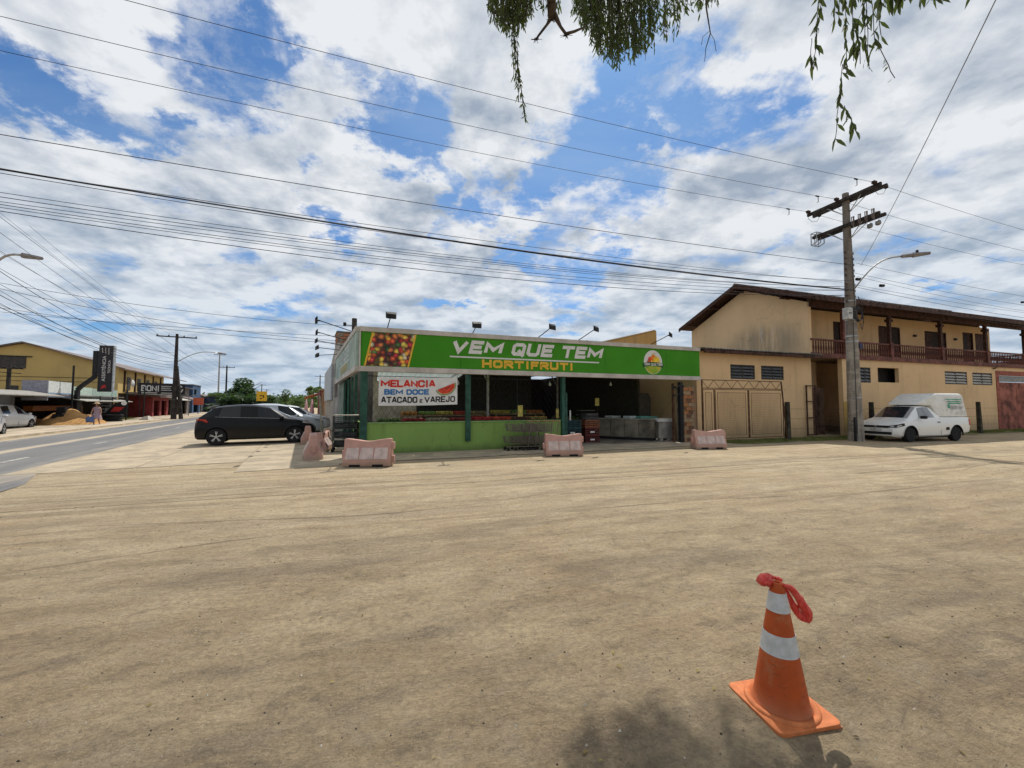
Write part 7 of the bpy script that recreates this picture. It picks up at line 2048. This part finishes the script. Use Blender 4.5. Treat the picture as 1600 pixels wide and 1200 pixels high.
# ================================================================== DISTANT END OF THE ROAD
def crown_mesh(rg, blobs, n, size, mb=None):
    """leaf clumps as small random quads over a set of ellipsoids"""
    mb = mb or MB()
    tot = sum(b[3] * b[4] * b[5] for b in blobs) or 1
    for (cx, cy, cz, rx, ry, rz) in blobs:
        k = int(n * rx * ry * rz / tot)
        for _ in range(k):
            while True:
                x, y, z = rg.uniform(-1, 1), rg.uniform(-1, 1), rg.uniform(-1, 1); d = x * x + y * y + z * z
                if d < 1 and d > .18: break
            s_ = size * rg.uniform(.5, 1.3)
            a, b_ = rg.uniform(0, 6.28), rg.uniform(-1, 1)
            ux, uy, uz = math.cos(a) * s_, math.sin(a) * s_, b_ * s_ * .5
            vx, vy, vz = -math.sin(a) * s_ * .4, math.cos(a) * s_ * .4, rg.uniform(-.8, .8) * s_
            c = (cx + x * rx, cy + y * ry, cz + z * rz)
            mb.add([(c[0] - ux, c[1] - uy, c[2] - uz), (c[0] + vx, c[1] + vy, c[2] + vz), (c[0] + ux, c[1] + uy, c[2] + uz), (c[0] - vx, c[1] - vy, c[2] - vz)], [(0, 1, 2, 3)])
    return mb
def leafmat(name, c1, c2):
    m = mat(name, c1, .6, col2=c2, nscale=3.5, spec=.3)
    t = NT(m.node_tree); b = m.node_tree.nodes['Principled BSDF']; out = m.node_tree.nodes['Material Output']
    tr = t.n('ShaderNodeBsdfTranslucent'); tr.inputs[0].default_value = (c2[0] * 2.0, c2[1] * 2.3, c2[2] * .9, 1)
    mx = t.n('ShaderNodeMixShader'); mx.inputs[0].default_value = .22
    t.l(b.outputs[0], mx.inputs[1]); t.l(tr.outputs[0], mx.inputs[2]); t.l(mx.outputs[0], out.inputs[0])
    return m
M_l1 = leafmat('dark_conifer_foliage', (.022, .045, .022), (.04, .07, .03)); M_l2 = leafmat('mid_green_foliage', (.04, .075, .025), (.07, .11, .035)); M_l3 = leafmat('light_green_foliage', (.07, .11, .04), (.11, .15, .06))
M_bark = mat('brown_bark', (.09, .07, .055), .9, var=.3, nscale=3)
def tree(label, px, Y, top_py, width_px, m, seed, n=2200, kind='round', cat='tree', name='distant_tree'):
    rg = random.Random(seed); p = dp(px, 640, Y); p.z = 0
    top = dp(px, top_py, Y).z; Wm = width_px / 620 * Y / 2
    t = thing(name, label, cat, p)
    mb = MB(); mb.tube([(0, 0, 0), (.1, 0, top * .35), (0, .1, top * .8)], 1, 7, rs=[top * .035 + .08, top * .025 + .06, .05])
    for k in range(4):
        a = rg.uniform(0, 6.28); mb.tube([(0, 0, top * (.3 + .1 * k)), (math.cos(a) * Wm * .4, math.sin(a) * Wm * .4, top * (.45 + .1 * k)), (math.cos(a) * Wm * .7, math.sin(a) * Wm * .7, top * (.55 + .1 * k))], 1, 5, rs=[.1, .07, .03])
    part('trunk', mb, M_bark, t)
    bl = []
    if kind == 'round':
        for k in range(9):
            a = rg.uniform(0, 6.28); r = rg.uniform(0, .65) * Wm; z = rg.uniform(.35, .85) * top
            bl.append((math.cos(a) * r, math.sin(a) * r, z, Wm * rg.uniform(.3, .5), Wm * rg.uniform(.3, .5), top * rg.uniform(.10, .17)))
    elif kind == 'conifer':
        for k in range(14):
            f = k / 13; z = top * (.12 + .84 * f); w_ = Wm * (1 - f) ** .75 * rg.uniform(.55, 1.1) + .5
            a = rg.uniform(0, 6.28); bl.append((math.cos(a) * w_ * .3, math.sin(a) * w_ * .3, z, w_, w_, top * .055))
    elif kind == 'wispy':
        for k in range(12):
            a = rg.uniform(0, 6.28); r = rg.uniform(.2, .8) * Wm; z = rg.uniform(.45, .95) * top
            bl.append((math.cos(a) * r, math.sin(a) * r, z, Wm * .22, Wm * .22, top * .06))
    part('crown', crown_mesh(rg, bl, n, Wm * (.06 if kind != 'wispy' else .08)), m, t)
    return t
tree('broad dark evergreen tree behind the black hatchback, left half of the clump', 385, 85, 606, 100, M_l1, 1, 4500, 'conifer')
tree('tall dark evergreen with the highest top in the clump beyond the cars', 383, 92, 588, 60, M_l1, 2, 3500, 'round')
tree('dark evergreen spreading right of the tall one towards the yellow sign', 395, 82, 615, 95, M_l1, 3, 3500, 'round')
tree('low dark bushy tree at the left foot of the evergreen clump', 345, 88, 612, 50, M_l2, 4, 2000)
tree('pale wispy tree between the yellow sign and the orange awnings', 445, 130, 608, 32, M_l2, 5, 1500, 'round')
tree('feathery pale green tree beside the far poles, left of the sheet wall', 488, 90, 600, 44, M_l3, 6, 1600, 'wispy')
tree('small round tree left of the feathery one, above the orange awnings', 466, 150, 622, 34, M_l2, 7, 1200)
tree('dark green tree beyond the orange square sign', 300, 120, 625, 60, M_l2, 8, 1800)
tree('low green tree at the right of the orange square sign', 330, 140, 628, 40, M_l2, 9, 1200)
tree('small tree just right of the yellow traffic sign', 424, 160, 625, 30, M_l2, 10, 1200)
rg = random.Random(20); bl = []
for k in range(60):
    px = 280 + k * 4.2; p = dp(px, 640, 210 + 25 * math.sin(k)); bl.append((p.x, p.y, 2.4, 7, 7, 3.2 + 2 * rg.random()))
o = part('far_tree_line', crown_mesh(rg, bl, 9000, .8), M_l2, None, kind='stuff'); tag(o, 'low far-off line of trees closing the end of the main road', 'trees')
# right of road, far shops
t = thing('awning_shop', 'row of low shops with orange awnings beyond the parked cars', 'shop', SD.w(34, -.2), R(117.6))
mb = MB(); mb.box(0, 22, -6, -.2, 0, 3.1); part('wall', mb, mat('far_shop_wall', (.40, .26, .16), .85, var=.2, nscale=.5), t)
mb = MB(); mb.box(-.2, 22, -6.2, .0, 3.11, 3.3); part('roof', mb, mat('brown_tile_roof', (.33, .17, .09), .9), t)
for k in range(4):
    awning_ = MB(); a = 1 + k * 5.2; awning_.add([(a, 0, 3.0), (a + 4.4, 0, 3.0), (a + 4.4, 1.7, 2.4), (a, 1.7, 2.4), (a, 0, 2.92), (a + 4.4, 0, 2.92), (a + 4.4, 1.7, 2.32), (a, 1.7, 2.32)], [(0,1,2,3),(7,6,5,4),(0,4,5,1),(2,6,7,3),(0,3,7,4),(1,5,6,2)])
    part('awning', awning_, mat('orange_awning', (.52, .17, .05), .7, var=.2), t)
t = thing('maroon_hoarding', 'maroon sheet hoarding between the orange awnings and the grey side building', 'hoarding', SD.w(25.5, .2), R(117.6))
for k in range(5):
    mb = MB(); mb.box(k * 1.4 + .01, k * 1.4 + 1.38, .0, .08, 0, 2.9); part('sheet', mb, mat('maroon_sheet', (.13, .02, .025), .7, var=.15), t)
for (px, Y, h, lab) in ((487, 36, 1.75, 'folded pink parasol nearest the maroon hoarding'), (478, 42, 1.8, 'second folded pink parasol beside the parked cars')):
    p = dp(px, 650, Y); p.z = 0; t = thing('parasol', lab, 'parasol', p)
    mb = MB(); mb.lathe([(.22, .55), (.2, 1.0), (.05, h + .35)], 8); part('folded_canopy', mb, mat('pale_pink_cloth', (.5, .28, .28), .8), t, smooth=True); mb = MB(); mb.bar((0, 0, 0), (0, 0, .56), .03); part('parasol_pole', mb, M_dark, t)
# grey neighbour building beside the shop
nbd = thing('side_building', 'weathered grey rendered building adjoining the far end of the shop side', 'building', SD.w(9.6, -.1), R(117.6))
mb = MB(); mb.wall(0, 15, 0, 4.0, -.2, 0, [(1.0, 3.4, 2.0, 2.9)]); part('front_wall', mb, mat('grey_weathered_render', (.36, .33, .29), .9, var=.2, nscale=1), nbd)
mb = MB(); mb.prism([(0, 4.001), (8, 4.001), (8, 4.35), (3.0, 5.25), (0, 4.9)], -.2, -.0); part('parapet', mb, mat('grey_weathered_render', (.36, .33, .29), .9), nbd)
mb = MB(); mb.box(0, 15, -8, -.2, 0, 3.9); part('rear_block', mb, mat('grey_weathered_render', (.36, .33, .29), .9), nbd)
mb = MB(); mb.box(.3, 2.6, .01, .06, 3.2, 4.0); part('black_board', mb, M_black, nbd)
mb = MB(); mb.box(5.0, 14.5, .02, .12, 1.9, 4.2); part('white_sign_board', mb, mat('bleached_board', (.42, .45, .48), .6), nbd)
br = thing('brick_tower', 'small unrendered brick tank tower rising behind the side sign', 'tower', SD.w(15.6, -1.25), R(117.6))
mb = MB(); mb.box(-.95, .95, -.95, .95, 0, 6.3); part('mortar_core', mb, M_mortar, br)
b2 = MB(); b2.box(-.18, .18, -.03, .03, 0, .165); bm2 = b2.mesh('brick', mat('orange_hollow_brick', (.36, .15, .07), .9, var=.25, nscale=5))
rg = random.Random(8)
for f_, (ax, sgn) in enumerate((('y', 1), ('x', -1))):
    for r in range(11):
        for c in range(5):
            off = -.78 + c * .40 + (.2 if r % 2 else 0) - (.0)
            if off > .80: continue
            z = 4.15 + r * .195
            if ax == 'y': link('brick', bm2, br, (off, sgn * .945, z))
            else:
                o = link('brick', bm2, br, (sgn * .945, off, z)); o.rotation_euler = (0, 0, R(90))
mb = MB(); mb.box(-1.0, 1.0, -1.0, 1.0, 6.31, 6.39); part('capping', mb, M_concd, br)
# more poles along the main road further away
for (px, base_py, top_py, dark, lamp_, lab) in ((340, 641, 552, False, None, 'pale pole with cross-piece beyond the left pole'), (352, 643, 571, True, (-.5, -3.2, 4.6), 'dark pole with crossarm in front of the evergreen clump'),
                                               (408, 638, 600, True, None, 'dark distant pole behind the yellow sign'), (499, 640, 586, True, None, 'distant pole just left of the side building'), (416, 637, 608, True, None, 'thin far pole right of the yellow sign'), (441, 637, 611, True, None, 'farthest thin pole over the road end')):
    g_ = gp(px, base_py); top = dp(px, top_py, g_.y).z
    if g_.y > 260 or g_.y < 0: g_ = dp(px, 632, 200); g_.z = 0; top = dp(px, top_py, 200).z
    road_pole(lab, g_, top, ((top - .5, 1.5 if dark else 1.3),), lamp_, r=(.22, .14), dark=dark)
def panel_sign(label, px, py, Y, w_, h_, col, rz=R(28), post=True, marks=None):
    p = dp(px, py, Y); t = thing('road_sign', label, 'sign', (p.x, p.y, 0), rz)
    mb = MB(); mb.box(-w_/2, w_/2, -.04, .04, p.z - h_/2, p.z + h_/2); part('sign_plate', mb, mat('plate_%d_%d' % (int(col[0] * 100), int(col[1] * 100)), col, .6), t)
    mb = MB(); mb.bar((0, .06, 0), (0, .06, p.z + h_/2), .06); part('post', mb, M_dark, t)
    if marks:
        for (a, b_, c, d) in marks: mb = MB(); mb.box(a, b_, -.05, -.042, p.z + c, p.z + d); part('black_mark', mb, M_black, t)
    return t
panel_sign('square yellow road sign above the parked cars at the end of the road', 409, 619, 70, 1.55, 1.7, (.70, .42, .03), marks=[(-.3, .35, .0, .15), (-.3, .1, -.45, -.3), (.2, .35, -.3, .0)])
panel_sign('square orange sign beyond the double pole on the left pavement', 310, 627, 62, 1.3, 1.1, (.50, .11, .06), marks=None)
t = box_building('dark blue kiosk roof behind the orange square sign', 80, 92, 2.0, 5, 3.2, (.05, .06, .10), openings=[(1, 5, -.1, 2.2), (6, 11, -.1, 2.2)])
for i, (x, y, col, lab) in enumerate(((70, 2.6, (.03, .035, .045), 'dark car parked far along the left pavement'), (96, -3.8, (.35, .02, .02), 'small red car far away on the main road'))):
    p = RD.w(x, y); hatchback(lab, col, (p.x, p.y, .02), RD.a + (0 if i == 0 else math.pi))

# ================================================================== OVERHANGING TREE
rg = random.Random(31)
tr = thing('overhanging_tree', 'leafy tree whose hanging branches dip into the top of the view', 'tree', (1.6, -3.2, 0))
mb = MB(); T = Vector((1.6, -3.2, 0))
def loc_(p): return Vector(p) - T
limb1 = [Vector((0, 0, 0)), Vector((.1, .1, 2.5)), Vector((-.1, .6, 4.8)), loc_(dp(930, -420, 2.2)), loc_(dp(885, -190, 3.4)), loc_(dp(863, -30, 4.3)), loc_(dp(861, 28, 4.5))]
mb.tube(limb1, 1, 10, rs=[.28, .24, .20, .14, .09, .065, .04])
part('trunk', mb, M_bark, tr, smooth=True)
mb = MB()
mb.tube([loc_(dp(862, 5, 4.42)), loc_(dp(863, 25, 4.5)), loc_(dp(855, 38, 4.5)), loc_(dp(842, 55, 4.5)), loc_(dp(838, 60, 4.5))], 1, 6, rs=[.063, .038, .017, .014, .009])
mb.tube([loc_(dp(866, 22, 4.5)), loc_(dp(876, 42, 4.5)), loc_(dp(884, 53, 4.5)), loc_(dp(898, 49, 4.5)), loc_(dp(916, 41, 4.55))], 1, 6, rs=[.034, .017, .02, .015, .009])
for (x, y) in ((884, 53), (838, 60), (863, 30)):
    for k in range(16):
        a = rg.uniform(0, 6.28); l = rg.uniform(3, 11); mb.bar(loc_(dp(x + rg.uniform(-4, 4), y + rg.uniform(-3, 3), 4.5)), loc_(dp(x + math.cos(a) * l, y + abs(math.sin(a)) * l * .9, 4.5 + rg.uniform(-.1, .1))), .0045, .0025, n=3)
mb.tube([loc_(dp(1100, -60, 6)), loc_(dp(1104, 15, 6)), loc_(dp(1110, 52, 6)), loc_(dp(1103, 75, 6)), loc_(dp(1101, 96, 6))], 1, 4, rs=[.02, .014, .009, .006, .004])
mb.tube([loc_(dp(1109, 50, 6)), loc_(dp(1116, 62, 6)), loc_(dp(1119, 80, 6))], .005, 4); mb.tube([loc_(dp(1109, 48, 6)), loc_(dp(1098, 58, 6)), loc_(dp(1096, 70, 6))], .004, 4)
part('broken_branch', mb, M_bark, tr, smooth=True, kind='stuff')
# hanging strands: (px, py0, py1, depth, leaf length m, leaves per strand)
def leaf(mb, p, d, L, rg):
    """pointed leaf hanging along d"""
    d = d.normalized(); h = Vector((rg.uniform(-1, 1), rg.uniform(-1, 1), rg.uniform(-.3, .3))); s_ = d.cross(h).normalized(); w_ = L * rg.uniform(.085, .125); c = d.cross(s_) * L * .06
    a = p; b_ = p + d * L * .35 + s_ * w_ + c; e = p + d * L * .35 - s_ * w_ + c; f = p + d * L * .72 + s_ * w_ * .7 + c; g_ = p + d * L * .72 - s_ * w_ * .7 + c; tip = p + d * L
    mid1 = p + d * L * .35; 
    mb.add([a, b_, f, tip, g_, e], [(0, 5, 4, 3, 2, 1)])
def strand(lm, tm, px, y0, y1, Y, L, n, rg, drift=0, spread=.5, rt=.004):
    pts = []
    k = 6; x = px
    for i in range(k + 1):
        f = i / k; pts.append(dp(px + drift * f + rg.uniform(-1.5, 1.5), y0 + (y1 - y0) * f, Y) - T)
    tm.tube(pts, rt, 3)
    for i in range(n):
        f = rg.uniform(0.0, 1.0) * k; j = min(int(f), k - 1); p = pts[j].lerp(pts[j + 1], f - j)
        d = Vector((rg.uniform(-1, 1) * spread, rg.uniform(-1, 1) * spread, -1 + rg.uniform(-.1, .5)))
        leaf(lm, p, d, L * rg.uniform(.7, 1.2), rg)
lm, tm = MB(), MB()
def bottom(px):
    """lower outline of the near-left foliage mass (py)"""
    pts = [(765, 8), (772, 35), (785, 52), (800, 60), (815, 40), (840, 14), (900, 15), (912, 40), (925, 70), (940, 95), (952, 112), (965, 108), (980, 100), (995, 98), (1010, 95), (1022, 45), (1040, 60), (1050, 30), (1065, 22), (1090, 10), (1130, 0)]
    for (a, b_), (c, d) in zip(pts, pts[1:]):
        if a <= px <= c: return b_ + (d - b_) * (px - a) / (c - a)
    return 0
for k in range(330):
    px = rg.choice((rg.uniform(768, 830), rg.uniform(900, 1065), rg.uniform(905, 1020), rg.uniform(768, 1125)))
    b_ = bottom(px) * rg.uniform(.55, 1.0)
    Y = rg.uniform(4.2, 4.9) if px < 870 else rg.uniform(6.2, 7.2)
    strand(lm, tm, px + rg.uniform(-4, 4), -90, b_, Y, .115 * Y / 6, 30, rg, rg.uniform(-4, 6), .55)
for k in range(4): strand(lm, tm, 797 + k * 3, 20, 120 + k * 12, 4.5, .08, 26, rg, 6, .5)
strand(lm, tm, 803, 60, 188, 4.5, .08, 38, rg, 18, .45, .005); strand(lm, tm, 806, 90, 178, 4.5, .075, 22, rg, 14, .45)
for (px, y1) in ((1052, 58), (1058, 50), (1061, 40), (1040, 62), (1020, 85)): strand(lm, tm, px, -40, y1, 5.9, .12, 14, rg, 2, .3)
strand(lm, tm, 1095, -40, 22, 6, .12, 12, rg, 0, .4); strand(lm, tm, 1121, -40, 8, 6, .12, 8, rg, 0, .4)
M_leafN = leafmat('willowy_leaf', (.04, .062, .018), (.085, .11, .03))
nt = M_leafN.node_tree
part('foliage', lm, M_leafN, tr, kind='stuff'); part('twigs', tm, M_bark, tr)
# closer branch on the right with larger leaves
lm, tm = MB(), MB(); RY = 3.0
for (px, y0, y1, dr, n) in ((1290, -60, 105, -20, 20), (1283, -60, 60, -8, 14), (1322, -60, 120, 0, 26), (1330, -60, 95, 4, 22), (1345, -60, 90, 8, 20), (1352, -60, 108, 6, 18), (1358, -60, 70, 10, 14), (1368, -60, 55, 8, 14), (1318, 100, 222, -14, 18), (1320, 165, 205, 18, 13), (1305, -60, 30, 0, 10), (1312, -60, 40, 0, 10), (1380, -60, 8, 2, 8), (1268, 60, 100, 0, 4), (1340, 30, 100, 4, 12)):
    strand(lm, tm, px, y0, y1, RY, .115, n, rg, dr, .38, .003)
strand(lm, tm, 1368, 60, 122, RY, .06, 12, rg, 30, .9, .003)
for (px, y0, y1, n) in ((1375, -60, 5, 6), (1392, -60, -8, 7), (1405, -60, 0, 7), (1425, -60, -14, 7), (1445, -60, -10, 7), (1460, -60, -14, 6), (1475, -60, -30, 4), (1530, -60, -30, 2)):
    strand(lm, tm, px, y0, y1, 2.2, .13, n * 2, rg, 0, .35, .003)
part('near_foliage', lm, leafmat('dark_hanging_leaf', (.05, .07, .03), (.08, .10, .04)), tr, kind='stuff'); 
tm.tube([Vector((-.1, .6, 4.8)), loc_(dp(1300, -420, 2.6)), loc_(dp(1330, -140, 3.0)), loc_(dp(1335, -60, 3.0))], 1, 6, rs=[.1, .06, .03, .015])
part('near_twigs', tm, M_bark, tr)
# the crown overhead, outside the frame
bl = [(rg.uniform(-3.5, 3.5), rg.uniform(1.0, 6.5), rg.uniform(6.6, 8.2), 1.3, 1.3, .8) for k in range(16)]
part('crown', crown_mesh(rg, bl, 7000, .10), M_leafN, tr, kind='stuff')
